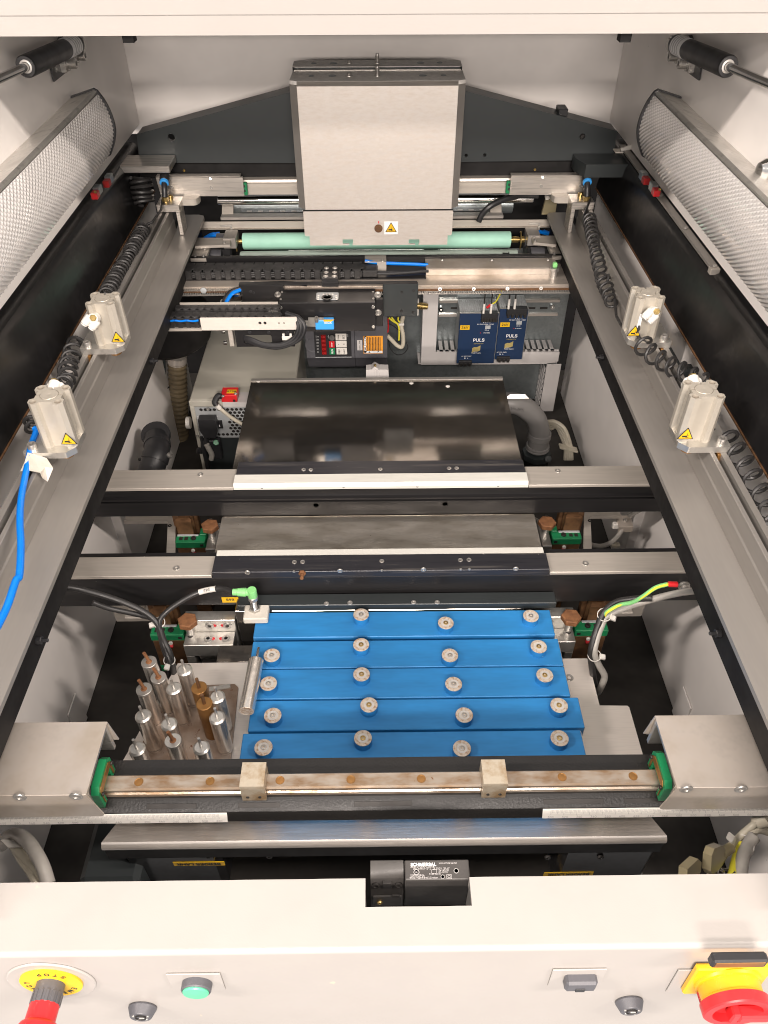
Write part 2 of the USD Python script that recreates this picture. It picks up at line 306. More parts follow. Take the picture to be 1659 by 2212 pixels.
# ================================================================== front panel with its deck, notch and face
DZ, DY0, DY1, AL = 1.10, .1875, .2385, math.radians(4)
xa, xb = Z((789, 1950), DZ)[0], Z((1019, 1950), DZ)[0]; yn = Z((900, 1958), DZ)[1]
FN = V(0, -math.cos(AL), math.sin(AL)); FT = V(0, -math.sin(AL), -math.cos(AL)); FO = V(0, DY0, DZ)
arc = [(DY0+.004-.004*math.sin(a)+0, DZ-.004+.004*math.cos(a)) for a in np.linspace(0, math.pi/2-AL, 6)]
L_ = .36; f0 = np.array(arc[-1]); f1 = f0+L_*np.array([-math.sin(AL), -math.cos(AL)])
outer = arc+[tuple(f1)]; inn = [(f1[0]+.0025, f1[1]), (f0[0]+.0025, DZ-.0065), (DY0+.008, DZ-.0025)]
full = [(DY1, DZ)]+outer+inn+[(DY1-.0025, DZ-.0025), (DY1-.0025, DZ-.016), (DY1, DZ-.016)]
body = m3.Manifold.extrude(m3.CrossSection([full]), 1.04)
body = body.transform(np.array([[0, 0, 1, -.52], [1, 0, 0, 0], [0, 1, 0, 0]], float))
cut = m3.Manifold.cube([xb-xa, .06, .08]).translate([xa, yn, DZ-.06])
t = T('front_panel', 'white sheet-metal front panel and its flat ledge carrying the machine controls', 'panel')
t.p('sheet', B().add(body-cut), M['white_enamel'], smooth=25)
b = B()
for x in (xa-.0016, xb+.0001): b.box((x, yn-.001, DZ-.045), (x+.0015, DY1-.003, DZ-.006), 0)
b.box((xa, yn-.0015, DZ-.045), (xb, yn+.0002, DZ-.003), 0); t.p('notch_lining', b, M['zinc'])
def on_face(p, n_=0.): return PL(p, FO+FN*n_, FN)

# emergency stop
c6 = C(0, 3800, 500); o = on_face(c6(690, 410)); RY = (on_face(c6(1130, 430))-on_face(c6(250, 350)))[0]/2
t = T('emergency_stop', 'red mushroom emergency stop button on a round yellow collar', 'emergency stop')
t.p('base_ring', B().lathe(o, FN, [(0, RY*1.42), (.0006, RY*1.41), (.0012, RY*1.37), (.0004, RY*1.02), (.0004, 0)], 48), M['white_enamel'])
t.p('yellow_disc', B().lathe(o, FN, [(.0005, RY), (.002, RY), (.0022, RY*.985), (.0022, 0)], 48), M['yellow_label'])
up = -FT; ex = V(1, 0, 0)
for txt, a0, st in (('STOP', 76, -17), ('EMERGENCY', 330, -20)):
    b = B()
    for i, ch in enumerate(txt):
        a = math.radians(45+20*i if txt == 'STOP' else a0-20*i); d = ex*math.cos(a)+up*math.sin(a); tg = np.cross(FN, d)
        b.text(ch, RY*.17, o+d*RY*.76+FN*.0021, *((tg, -d) if txt == 'STOP' else (-tg, d)), .0003, True)
    t.p('lettering', b, M['black_print'])
rc = RY*.455; b = B().lathe(o, FN, [(.002, rc), (.0165, rc), (.0165, rc*.9), (.019, rc*.88), (.019, 0)], 40)
for a in np.arange(0, 360, 24): a = math.radians(a); d = ex*math.cos(a)+up*math.sin(a); b.obox(o+d*rc+FN*.0125, d, np.cross(FN, d), FN, (.0006, .0011, .004), .0003)
t.p('sleeve', b, M['grey_plastic'])
t.p('mushroom_head', B().lathe(o, FN, [(.0155, rc*.93), (.0162, rc*1.02), (.026, rc*1.03), (.0272, rc*1.06), (.0285, rc*1.26), (.031, rc*1.40), (.035, rc*1.42), (.041, rc*1.3), (.044, rc*.9), (.045, 0)], 48), M['red_plastic'])

def plate(t, pts, h=.0012, m='white_enamel', nm='mounting_plate'):
    q = [on_face(p) for p in pts]; ctr = sum(q)/len(q); x = [(v-ctr)[0] for v in q]; s = [np.dot(v-ctr, FT) for v in q]
    b = B().obox((ctr+V(1, 0, 0)*(min(x)+max(x))/2+FT*(min(s)+max(s))/2)+FN*h/2, (1, 0, 0), FT, FN, ((max(x)-min(x))/2, (max(s)-min(s))/2, h/2), .0004); t.p(nm, b, M[m]); return ctr
ci = C(0, 3500, 1100)
t = T('push_button', 'round green push button in a dark collar on a square plate', 'push button')
plate(t, [ci(1002, 592), ci(1058, 690), ci(1358, 685), ci(1330, 592)])
o = on_face(ci(1192, 640)); rg = (on_face(ci(1282, 640))-on_face(ci(1100, 640)))[0]/2
t.p('collar', B().lathe(o, FN, [(.001, rg), (.0065, rg), (.0074, rg*.95), (.0074, rg*.90), (.0065, rg*.88), (.0065, 0)], 40), M['grey_plastic'])
t.p('cap', B().lathe(o, FN, [(.006, rg*.87), (.0080, rg*.87), (.0090, rg*.8), (.0096, 0)], 40), M['button_green'])
def keylock(p, w, label, side):
    t = T('key_lock', label, 'lock', None)
    o = on_face(p); r = w
    t.p('housing', B().lathe(o, FN, [(.0, r), (.0012, r*1.03), (.0070, r*.80), (.0077, r*.74), (.0073, r*.66), (.0073, 0)], 32), M['grey_plastic'])
    t.p('core', B().lathe(o, FN, [(.0072, r*.42), (.0081, r*.42), (.0083, r*.36), (.0065, r*.30), (.0065, 0)], 16), M['dark_socket'])
    b = B().obox(o+FN*.0076+V(r*.1, 0, 0), (1, 0, 0), FT, FN, (r*.2, r*.06, .0009), .0002); t.p('slot', b, M['zinc'])
    for a in (-.3, .9, 2.2, 3.6): d = V(math.cos(a), 0, 0)+FT*math.sin(a); t.p('rim_dot', B().lathe(o+d*r*.55, FN, [(.0070, r*.12), (.0079, r*.1), (.0079, 0)], 8), M['zinc'])
cj = C(1972, 3500, 1100)
rk = (on_face(ci(942, 810))-on_face(ci(776, 810)))[0]/2
keylock(ci(862, 795), rk, 'round black key lock below the green push button', -1)
keylock(cj(820, 760), rk, 'round black key lock between the rocker switch and the main switch', 1)
t = T('rocker_switch', 'dark grey rectangular rocker cap on a square white plate', 'switch')
plate(t, [cj(365, 565), cj(328, 664), cj(632, 660), cj(686, 562)])
o = on_face(cj(520, 612)); hw = (on_face(cj(612, 620))-on_face(cj(425, 620)))[0]/2
t.p('cap', B().obox(o+FN*.0035, (1, 0, 0), FT, FN, (hw, hw*.62, .0045), .0018), M['grey_plastic'])
t.p('paddle', B().obox(o+FN*.0082+V(-hw*.04, 0, 0)+FT*hw*.3, (1, 0, 0), FT, FN, (hw*.30, hw*.20, .0005), .0003), M['black_plastic'])

# main switch
cm = C(2672, 3780, 400)
t = T('main_switch', 'yellow main switch with a round red padlockable handle', 'main switch')
plate(t, [cj(1046, 688), cj(1200, 688), cj(1659, 560), cj(1700, 690)], .0012)
a, c_, e = on_face(cm(185, 660)), on_face(cm(470, 270)), on_face(cm(1640, 320))
x0, x1 = a[0]+.001, e[0]+.001; s0, s1 = np.dot(c_-FO, FT)+.000, np.dot(a-FO, FT)+.002
ctr = FO+V((x0+x1)/2, 0, 0)+FT*(s0+s1)/2; hw, hh = (x1-x0)/2, (s1-s0)/2
t.p('yellow_plate', B().obox(ctr+FN*.0035, (1, 0, 0), FT, FN, (hw, hh, .0025), .0012), M['yellow_plastic'])
co = on_face(cm(930, 560)); co = ctr+FN*.006+V(.0005, 0, 0)+FT*.001; ry = hw*.80
t.p('yellow_body', B().lathe(co, FN, [(0, ry*1.10), (.002, ry*1.08), (.0025, ry), (.0105, ry*.99), (.0112, ry*1.03), (.0130, ry*1.03), (.0130, 0)], 48), M['yellow_plastic'])
d = V(-.80, 0, 0)+FT*.6; d = unit(d); t.p('lock_window', B().obox(co+d*ry*.985+FN*.006, d, np.cross(FN, d), FN, (.0016, ry*.20, .0040), .0008), M['deep_red'])
b = B().lathe(co, FN, [(.0125, ry*1.04), (.0128, ry*1.10), (.0195, ry*1.09), (.0205, ry*1.04), (.0205, ry*.80), (.0145, ry*.76), (.0145, 0)], 56); t.p('red_handle', b, M['red_plastic'])
b = B().obox(co+FN*.0195+V(ry*.52, 0, 0)+FT*ry*.12, (1, 0, 0), FT, FN, (ry*.52, ry*.22, .0048), .0016).obox(co+FN*.0190-V(ry*.08, 0, 0)+FT*ry*.12, (1, 0, 0), FT, FN, (ry*.14, ry*.30, .0045), .0012); t.p('grip', b, M['red_plastic'])
t.p('pointer', B().obox(co+FN*.0155-V(ry*.40, 0, 0)-FT*ry*.25, unit(V(.5, 0, 0)+FT), unit(V(1, 0, 0)-FT*.5), FN, (ry*.10, ry*.02, .0008), .0003), M['yellow_label'])
ln = PL(cm(1160, 240), ctr+FN*.011, FN); ln2 = PL(cm(690, 240), ctr+FN*.011, FN)
lw = (ln-ln2)[0]
t.p('name_plate', B().obox(ln+FN*.0, (1, 0, 0), FT, FN, (lw*.98, .0052, .0035), .0014), M['black_plastic'])
t.p('label_insert', B().obox(ln+FN*.0034, (1, 0, 0), FT, FN, (lw*.86, .0036, .0004), .0002), M['brown_brass'])

# safety switch in the notch
cs = C(1400, 3380, 550)
yf = DY1+.0015; zt = Y(cs(1030, 415), yf)[2]; x0, xm, x1 = Y(cs(252, 600), yf)[0], Y(cs(648, 600), yf)[0], Y(cs(1416, 600), yf)[0]
zbm = Y(cs(1000, 728), yf)[2]; yb = Z(cs(1000, 200), zt)[1]
t = T('safety_switch', 'black interlock switch with white print sitting in the panel notch', 'safety switch')
t.p('body', B().box((xm+.0006, yf, zbm), (x1, yb+.0015, zt), .0008), M['switch_plastic'])
pr = [(yf, zbm), (yf, zt-.022), (yf+.004, zt-.004), (yf+.010, zt-.0005), (yb+.0015, zt-.0005), (yb+.0015, zbm)]
t.p('head', B().prism(pr, (x0, 0, 0), (0, 1, 0), (0, 0, 1), (xm-x0-.0004, 0, 0)), M['switch_plastic'], smooth=50)
hx = (xm-x0); nz = unit(V(0, -.018, .004)); 
t.p('key_slot', B().box((x0+hx*.36, yf+.0004, zt-.0175), (x0+hx*.63, yf+.004, zt-.0085), .0003), M['dark_socket'])
for fx in (.15, .84): t.p('fixing_hole', B().lathe((x0+hx*fx, yf+.0015, zt-.013), (0, -1, .18), [(0, .0030), (.0015, .0030), (.0015, .0019), (.0005, .0018), (.0005, 0)], 14), M['dark_socket'])
t.p('cover_plate', B().box((x0+hx*.06, yf-.0012, zbm+.004), (x0+hx*.94, yf+.001, zt-.030), .0006), M['switch_plastic'])
t.p('cover_slot', B().box((x0+hx*.64, yf-.0014, zt-.0315), (x0+hx*.88, yf+.001, zt-.0285), .0003), M['dark_socket'])
t.p('screw', screw((x0+hx*.26, yf-.001, zbm+.012), (0, -1, 0), .0024, .0016), M['brass'])
def toptxt(s, px, py, h, bold=False, m='white_print'):
    o = Z(cs(px, py), zt+.0001); return B().text(s, h, o, (1, 0, 0), (0, 1, 0), .00025, bold)
t.p('maker_name', toptxt('SCHMERSAL', 885, 236, .0024, True), M['white_print'], smooth=False, kind='stuff')
b = B()
for s, px, py, h in (('AZM 170SK-11zrka', 872, 262, .0014), ('IEC 60947-5-1   Ui 250V   IP 67', 980, 285, .0013), ('24 VAC/DC', 1132, 308, .0011), ('40-60 Hz', 1122, 327, .0011), ('Fmax 1000N', 1025, 350, .0011), ('LISTED 382S', 810, 365, .0012), ('IND.CONT.EQ', 816, 382, .0012), ('B300, Type 4 and 12 indoor', 892, 397, .0012), ('www.schmersal.net', 1180, 218, .0011), ('UL', 802, 330, .0014)):
    q = toptxt(s, px, py, h); b.add(q.v[0], q.f[0])
t.p('lettering', b, M['duct_plastic'], smooth=False, kind='stuff')
b = B()
for px, py, r in ((802, 330, .0022), (1281, 312, .0019), (1118, 383, .0015)):
    o = Z(cs(px, py), zt+.0001); b.lathe(o, (0, 0, 1), [(0, r), (.0002, r), (.0002, r*.84), (0, r*.84)], 20)
for px, py, r in ((1196, 383, .0015), (1196, 383, .0007), (1015, 320, .0014)):
    o = Z(cs(px, py), zt+.0001)
    for s_ in (-1, 1): b.box(o+V(-r*1.3, s_*r-.00012, 0), o+V(r*1.3, s_*r+.00012, .0002), 0).box(o+V(s_*r*1.3-.00012, -r, 0), o+V(s_*r*1.3+.00012, r, .0002), 0)
t.p('symbol', b, M['duct_plastic'], smooth=False)

# ================================================================== strip lamps
def strip_lamp(sgn, yend, nm):
    t = T('strip_lamp', f'long strip lamp with clear prismatic cover along the {nm} wall', 'lamp')
    prof = spline([(.409, 1.315), (.399, 1.333), (.3935, 1.352), (.3945, 1.372), (.399, 1.388), (.4045, 1.399)], 6)
    s = np.linspace(0, 1, 33); L = np.concatenate([[0], np.cumsum(np.linalg.norm(np.diff(prof, axis=0), axis=1))]); L /= L[-1]
    px, pz = np.interp(s, L, prof[:, 0]), np.interp(s, L, prof[:, 1]); ys = np.arange(.21, yend, .0026)
    tx = np.gradient(px); tz = np.gradient(pz); nl = np.hypot(tx, tz); nx, nz_ = -tz/nl, tx/nl
    i, j = np.meshgrid(np.arange(len(s)), np.arange(len(ys)), indexing='ij'); amp = .0014*((i+(j//2)) % 2)*(j % 2)
    v = np.stack([sgn*(px[i]+nx[i]*amp), ys[j], pz[i]+nz_[i]*amp], -1).reshape(-1, 3); n = len(ys)
    f = np.stack([i[:-1, :-1]*n+j[:-1, :-1], i[:-1, :-1]*n+j[:-1, :-1]+1, (i[:-1, :-1]+1)*n+j[:-1, :-1]+1, (i[:-1, :-1]+1)*n+j[:-1, :-1]], -1).reshape(-1, 4)
    if sgn > 0: f = f[:, ::-1]
    t.p('prismatic_cover', B().add(v, f), M['prism_lens'], smooth=False)
    pr = [(.4051, 1.3995), (.4047, 1.4025), (.4085, 1.4045), (.445, 1.394), (.4449, 1.388), (.411, 1.398)]
    t.p('top_profile', B().prism(pr, (0, .21, 0), (sgn, 0, 0), (0, 0, 1), (0, yend-.21, 0)), M['machined_aluminium'])
    pr = [(.410, 1.3148), (.4125, 1.318), (.4449, 1.300), (.4449, 1.296)]
    t.p('bottom_profile', B().prism(pr, (0, .21, 0), (sgn, 0, 0), (0, 0, 1), (0, yend-.21, 0)), M['machined_aluminium'])
    pr = [(.416, 1.325), (.4449, 1.305), (.4449, 1.385), (.416, 1.392), (.425, 1.36)]
    t.p('reflector', B().prism(pr, (0, .215, 0), (sgn, 0, 0), (0, 0, 1), (0, yend-.22, 0)), M['white_enamel'])
    cap = [(.4445, 1.295)]+[(q[0]-.0035, q[1]) for q in prof]+[(.404, 1.4035), (.409, 1.4065), (.4445, 1.3965)]
    for y_ in (yend, .2035): t.p('end_cap', B().prism(cap, (0, y_, 0), (sgn, 0, 0), (0, 0, 1), (0, .006, 0)), M['black_plastic'])
strip_lamp(-1, 1.232, 'left'); strip_lamp(1, 1.212, 'right')

# ================================================================== gas struts of the hood
def strut(sgn, P, nm):
    t = T('gas_strut', f'black gas strut with steel rod bolted high on the {nm} wall', 'gas strut')
    f = lambda p, x=.425: X(p, sgn*x)
    a, e, rod = f(P[0]), f(P[1]), f(P[2]); ax = unit(e-a); r = .0125
    t.p('cylinder', B().lathe(a, ax, [(-.004, .004), (-.003, .0095), (.006, r), (np.linalg.norm(e-a), r), (np.linalg.norm(e-a)+.003, r*.9), (np.linalg.norm(e-a)+.003, r*.62), (np.linalg.norm(e-a)-.002, r*.6), (np.linalg.norm(e-a)-.002, 0)], 32), M['black_plastic'])
    t.p('sticker', B().lathe(a, ax, [(.014, r*1.012), (.058, r*1.012)], 32), M['white_print'])
    b = B()
    for k in range(4): b.lathe(a+ax*(.02+.008*k), ax, [(0, r*1.022), (.0016, r*1.022)], 32)
    t.p('sticker_print', b, M['grey_print'])
    L = np.linalg.norm(e-a); t.p('seal_ring', B().lathe(a, ax, [(L-.001, r*.6), (L+.002, r*.6), (L+.0025, r*.42), (L-.001, r*.42)], 24), M['worn_zinc'])
    t.p('rod', B().cyl(a+ax*(L-.002), a+ax*(L+np.linalg.norm(rod-e)+.18), .0048, n=20), M['chrome'])
    t.p('ball_socket', B().cyl(a+V(sgn*.016, 0, 0), a-V(sgn*.0085, 0, 0), .0105, n=20).cyl(a-V(sgn*.008, 0, 0), a-V(sgn*.011, 0, 0), .007, n=16), M['zinc'])
    q = [f(p, .4435) for p in P[3]]; ys = [v[1] for v in q]; zs = [v[2] for v in q]
    bp = Polygon([(v[1], v[2]) for v in q]); t.p('bracket', B().prism(bp, (sgn*.4440, 0, 0), (0, 1, 0), (0, 0, 1), (-sgn*.0025, 0, 0)), M['black_plastic'])
    for p in P[4]:
        o = f(p, .432); t.p('spacer', B().box(o-V(.0, .010, .010)*1+V(sgn*.0105, 0, 0), o+V(0, .010, .010)+V(sgn*.002, 0, 0), .001), M['zinc'])
        t.p('cap_screw', B().cyl(o+V(sgn*.002, 0, 0), o, .0095, n=20).lathe(o, (-sgn, 0, 0), [(0, .0068), (.010, .0068), (.011, .006), (.011, .0036), (.005, .0034), (.005, 0)], 20), M['zinc'])
g = C(0, 0, 600)
strut(-1, [g(850, 480), g(290, 735), g(-10, 870), [g(540, 690), g(588, 905), g(720, 800), g(880, 640), g(850, 400), g(650, 400)], [g(760, 700), g(860, 615)]], 'left')
g = C(1972, 0, 1100)
strut(1, [g(1100, 265), g(1415, 400), g(1670, 510), [g(1262, 380), g(1247, 485), g(1185, 440), g(1070, 330), g(1100, 215), g(1200, 210)], [g(1165, 383), g(1105, 338)]], 'right')
# ================================================================== clamping rails
for sgn, nm in ((-1, 'left'), (1, 'right')):
    t = T('clamping_rail', f'long grey aluminium {nm} rail with wide inner flange and slotted top', 'rail')
    fl = Polygon([(.324, .20), (.324, 1.435), (.327, 1.443), (.336, 1.447), (.366, 1.447), (.366, .20)])
    t.p('flange', B().prism([(sgn*q[0], q[1]) for q in list(fl.exterior.coords)[:-1]], (0, 0, 1.1345), (1, 0, 0), (0, 1, 0), (0, 0, .0055)), M['anodised_grey'])
    pr = [(.3642, 1.1402), (.3642, 1.160), (.3655, 1.162), (.3655, 1.1806), (.366, 1.181), (.3702, 1.181), (.3702, 1.170), (.3675, 1.170), (.3675, 1.160), (.3795, 1.160), (.3795, 1.170), (.3768, 1.170), (.3768, 1.181), (.3838, 1.181), (.384, 1.1806), (.384, 1.128), (.3662, 1.128), (.3662, 1.1402)]
    t.p('slotted_profile', B().prism(pr, (0, .20, 0), (sgn, 0, 0), (0, 0, 1), (0, 1.372-.20, 0)), M['anodised_grey'])
    t = T('rail_bracket', f'L-shaped aluminium end bracket over the rear of the {nm} rail', 'bracket')
    b = B().box((sgn*.346, 1.351, 1.1815), (sgn*.386, 1.392, 1.1945), .0008).box((sgn*.3465, 1.351, 1.1405), (sgn*.3535, 1.385, 1.1813), .0006); t.p('angle', b, M['brushed_aluminium'])
    pg = Polygon([(.3458, 1.378), (.327, 1.378), (.321, 1.381), (.318, 1.387), (.317, 1.40), (.3458, 1.40)])
    t.p('lug', B().prism([(sgn*q[0], q[1]) for q in list(pg.exterior.coords)[:-1]], (0, 0, 1.183), (1, 0, 0), (0, 1, 0), (0, 0, .011)), M['anodised_bar'])
    for dx, dy in ((.371, 1.366), (.366, 1.380)): t.p('cap_screw', screw((sgn*dx, dy, 1.1945), (0, 0, 1), .0052, .006), M['brass'])

# ================================================================== pneumatic clamping cylinders
def warn_triangle(t, o, ex, ey, h, hand=True):
    n = np.cross(ex, ey); tri = lambda s: Polygon([(0, s*.60), (-s*.56, -s*.36), (s*.56, -s*.36)]).buffer(h*.03)
    t.p('warning_label', B().prism(tri(h), o, ex, ey, n*.0003), M['black_print'], smooth=False)
    t.p('warning_yellow', B().prism(tri(h*.80), o+n*.0003, ex, ey, n*.0002), M['yellow_label'], smooth=False)
    g = unary_union([sbox(-h*.27, -h*.20, h*.10, -h*.06), sbox(-h*.02, -h*.24, h*.22, -h*.19), sbox(-h*.05, -h*.08, h*.20, -h*.045), sbox(.06*h, .0, .085*h, .2*h), Polygon([(.02*h, .03*h), (.125*h, .03*h), (.072*h, -.03*h)])])
    t.p('warning_hand', B().prism(g, o+n*.0005, ex, ey, n*.0001), M['black_print'], smooth=False)
def fitting(t, o, d1, u, w):
    """white push-in double fitting with brass screw: o on the body, d1 outward, two parallel sleeves along u set apart by w"""
    d, u, w = unit(d1), unit(u), np.asarray(w, float)
    t.p('air_fitting', B().cyl(o-d*.002, o+d*.011, .0066, n=18, bev=.001), M['white_plastic'])
    for k in (-.5, .5):
        p0 = o+d*.0065+w*k; p1 = p0+u*.0125
        t.p('push_in_sleeve', B().cyl(p0, p1, .0052, n=16, bev=.001).cyl(p1, p1+u*.0018, .0044, n=16), M['white_plastic'])
    t.p('brass_screw', B().cyl(o+d*.0105-u*.002, o+d*.0135-u*.002, .0044, n=6), M['brass'])
def cylinder(sgn, cx, cy, label, front, text_on=False):
    t = T('clamping_cylinder', label, 'pneumatic cylinder', base=(cx, cy, 1.1812))
    x_in = sgn*.331; x_out = sgn*.3865; f, r_ = cy-.0265, cy+.0265
    pl = Polygon([(.331+.009, f), (.3865, f), (.3865, r_), (.331+.009, r_), (.331, r_-.010), (.331, f+.010)]).buffer(-.002).buffer(.002)
    t.p('base_plate', B().prism([(sgn*q[0], q[1]) for q in list(pl.exterior.coords)[:-1]], (0, 0, 1.1812), (1, 0, 0), (0, 1, 0), (0, 0, .0078)), M['machined_aluminium'])
    h = .0185; sq = sbox(-h, -h, h, h)
    for a in range(4):
        from shapely import affinity
        notch = Polygon([(-.0094, h+.001), (-.0068, h-.0046), (.0068, h-.0046), (.0094, h+.001)]); groove = sbox(-.0011, h-.0085, .0011, h)
        sq = sq.difference(affinity.rotate(unary_union([notch, groove] if a != 2 else [notch]), 90*a, origin=(0, 0)))
        c0 = affinity.rotate(Polygon([(h+.001, h+.001), (h-.0052, h+.001), (h+.001, h-.0052)]), 90*a, origin=(0, 0)); sq = sq.difference(c0)
    from shapely.geometry.polygon import orient
    body = m3.Manifold.extrude(m3.CrossSection([list(orient(sq).exterior.coords)[:-1]]), .0575)
    for a in ((1, 1), (1, -1), (-1, 1), (-1, -1)): body = body-m3.Manifold.cylinder(.010, .0037, .0037, 20).translate([a[0]*.0132, a[1]*.0132, .049])
    body = body-(m3.Manifold.cylinder(.002, .0098, .0098, 36)-m3.Manifold.cylinder(.002, .0093, .0093, 36)).translate([0, 0, .0565])
    body = body.translate([cx, cy, 1.189]); t.p('body', B().add(body), M['cast_silver'], smooth=25)
    for a in ((1, 1), (1, -1), (-1, 1), (-1, -1)): t.p('bolt_recess', B().lathe((cx+a[0]*.0132, cy+a[1]*.0132, 1.2405), (0, 0, 1), [(0, .0036), (.0006, .0035), (.0006, 0)], 16), M['brown_brass'])
    t.p('end_disc', B().lathe((cx, cy, 1.2465), (0, 0, 1), [(0, .0092), (.0004, .0090), (.0004, .003), (.0001, .0024), (.0001, 0)], 36), M['cast_silver'])
    t.p('plunger', B().cyl((sgn*.3455, cy-.012, 1.1812), (sgn*.3455, cy-.012, 1.1745), .0075, n=20), M['brown_brass'])
    t.p('cap_screw', screw((sgn*.3772, f+.0075, 1.189), (0, 0, 1), .0052, .0072, .55, 18), M['zinc'])
    t.p('clamp_nut', B().box((sgn*.3735, f-.003, 1.1805), (sgn*.3808, f+.010, 1.171), .0004), M['brown_brass'])
    o = V(cx-sgn*.0125, cy-h-.0003, 1.2005); ex = V(1, 0, 0); warn_triangle(t, o, ex, V(0, 0, 1), .0150)
    if front: fitting(t, V(cx+(.005 if sgn > 0 else -.009), cy-h+.0015, 1.2290), (0, -1, .35), (-.62, -.30, -.62), (.0075, 0, -.0060))
    else: fitting(t, V(cx-.003, cy+h-.001, 1.2400), (0, 1, .3), (.1, .5, -.85), (.010, 0, 0))
    if text_on: t.p('type_label', B().box((cx-.0105, cy-h-.0002, 1.205), (cx-.0065, cy-h+.0002, 1.226), 0), M['white_print'])
    return t
cylinder(1, .3485, .682, 'front right silver clamping cylinder, the nearer one on the right rail', False)
cylinder(1, .3485, .905, 'rear right silver clamping cylinder with white air fitting on its front', True, True)
cylinder(-1, -.3485, .682, 'front left silver clamping cylinder beside the blue tube and paper tape', False)
cylinder(-1, -.3485, .899, 'rear left silver clamping cylinder with white air fitting on its front', True)

# ================================================================== coiled air lines, blue tube, tape
def coil(path, rc, pitch, r, seg=14, lead=0):
    """helix of tube radius r about a smooth path"""
    p = spline(path, 24); L = np.concatenate([[0], np.cumsum(np.linalg.norm(np.diff(p, axis=0), axis=1))]); n = int(L[-1]/pitch*seg); s = np.linspace(0, L[-1], n)
    c = np.stack([np.interp(s, L, p[:, k]) for k in range(3)], 1); tg = np.gradient(c, axis=0); tg /= np.linalg.norm(tg, axis=1, keepdims=True)
    a = unit(np.cross(tg[0], [0, 0, 1.])); A = []
    for q in tg: a = unit(a-np.dot(a, q)*q); A.append(a)
    A = np.array(A); Bn = np.cross(tg, A); th = s/pitch*2*np.pi; w = np.ones(n)
    wob = 1+.10*np.sin(s*37.)+.06*np.sin(s*91.)
    return c+rc*wob[:, None]*(np.cos(th)[:, None]*A+np.sin(th)[:, None]*Bn)
def coil_thing(label, path, rc, pitch, pre=(), post=(), r=.0021):
    q = coil(path, rc, pitch, r); b = B().tube(np.vstack([np.array(pre).reshape(-1, 3), q, np.array(post).reshape(-1, 3)]) if len(pre) or len(post) else q, r, 7, 0)
    t = T('coiled_air_line', label, 'air line'); t.p('tube', b, M['dark_cable']); return t
H = C(1972, 1000, 1100); E_ = C(0, 1000, 1100); r3 = C(1900, 600, 600); c5 = C(500, 600, 600)
zc = 1.190
pth = [Z(r3(1270, 730), zc), Z(r3(1295, 900), zc), Z(r3(1330, 1130), zc-.012), Z(r3(1400, 1400), zc-.020), Z(H(690, 230), zc-.024), Z(H(722, 360), zc-.020)]
pth = [V(.3665, 1.335, 1.190), V(.3665, 1.28, 1.191), V(.3625, 1.17, 1.189), V(.3545, 1.08, 1.182), V(.3460, .995, 1.168), V(.3420, .945, 1.160)]
pth = [Z(r3(1262, 735), 1.190), Z(r3(1283, 870), 1.190), Z(r3(1330, 1110), 1.186), Z(r3(1400, 1385), 1.176), Z(H(668, 190), 1.164), Z(H(718, 330), 1.158)]
coil_thing('black coiled air line lying along the rear half of the right rail', pth, .0090, .0160,
           pre=[Z(r3(1265, 420), 1.200), Z(r3(1270, 560), 1.197)], post=[Z(H(745, 400), 1.154), Z(H(780, 465), 1.170), Z(H(850, 482), 1.189), Z(H(905, 455), 1.205)])
pth = [Z(H(915, 505), 1.200), Z(H(900, 555), 1.193), Z(H(935, 610), 1.188), Z(H(1010, 660), 1.188), Z(H(1100, 715), 1.190), Z(H(1200, 755), 1.195), Z(H(1280, 790), 1.200)]
coil_thing('black stretched coil of air line between the two right cylinders', pth, .0105, .019, pre=[Z(H(880, 440), 1.212), Z(H(878, 480), 1.204)])
pth = [Z(H(1390, 1095), 1.180), Z(H(1445, 1190), 1.180), Z(H(1520, 1300), 1.178), Z(H(1590, 1430), 1.176), Z(H(1640, 1530), 1.174), Z(H(1700, 1680), 1.172)]
coil_thing('black loose coil of air line outside the right rail at the picture edge', pth, .0105, .021, pre=[Z(H(1330, 1080), 1.19)])
pth = [Z(c5(215, 860), 1.186), Z(c5(130, 1010), 1.185), Z(c5(60, 1140), 1.184), Z(E_(790, 20), 1.183), Z(E_(720, 130), 1.183), Z(E_(640, 270), 1.184)]
coil_thing('black coiled air line outside the rear half of the left rail', pth, .0095, .0105, pre=[Z(c5(420, 500), 1.200), Z(c5(400, 660), 1.195), Z(c5(300, 800), 1.19)])
pth = [Z(E_(500, 530), 1.186), Z(E_(455, 580), 1.183), Z(E_(430, 650), 1.182), Z(E_(410, 720), 1.184), Z(E_(400, 790), 1.188), Z(E_(365, 812), 1.20)]
coil_thing('black open coil of air line between the two left cylinders', pth, .0100, .0165)
pth = [Z(E_(195, 1010), 1.186), Z(E_(190, 1050), 1.183), Z(E_(205, 1080), 1.180)]
coil_thing('short black coil of air line behind the front left cylinder', pth, .0075, .007)
pth = [V(-.418, 1.405, 1.235), V(-.416, 1.385, 1.215), V(-.410, 1.36, 1.195)]
c1 = C(0, 0, 1100)
pth = [Y(c1(845, 1070), 1.375), Y(c1(855, 1130), 1.37), Y(c1(860, 1190), 1.365), Y(c1(868, 1235), 1.36)]
coil_thing('bunched black coil of air line hanging at the rear left corner', pth, .016, .0085, r=.003)
l7 = C(0, 1700, 500)
t = T('blue_air_tube', 'bright blue air tube running down the left rail', 'tube')
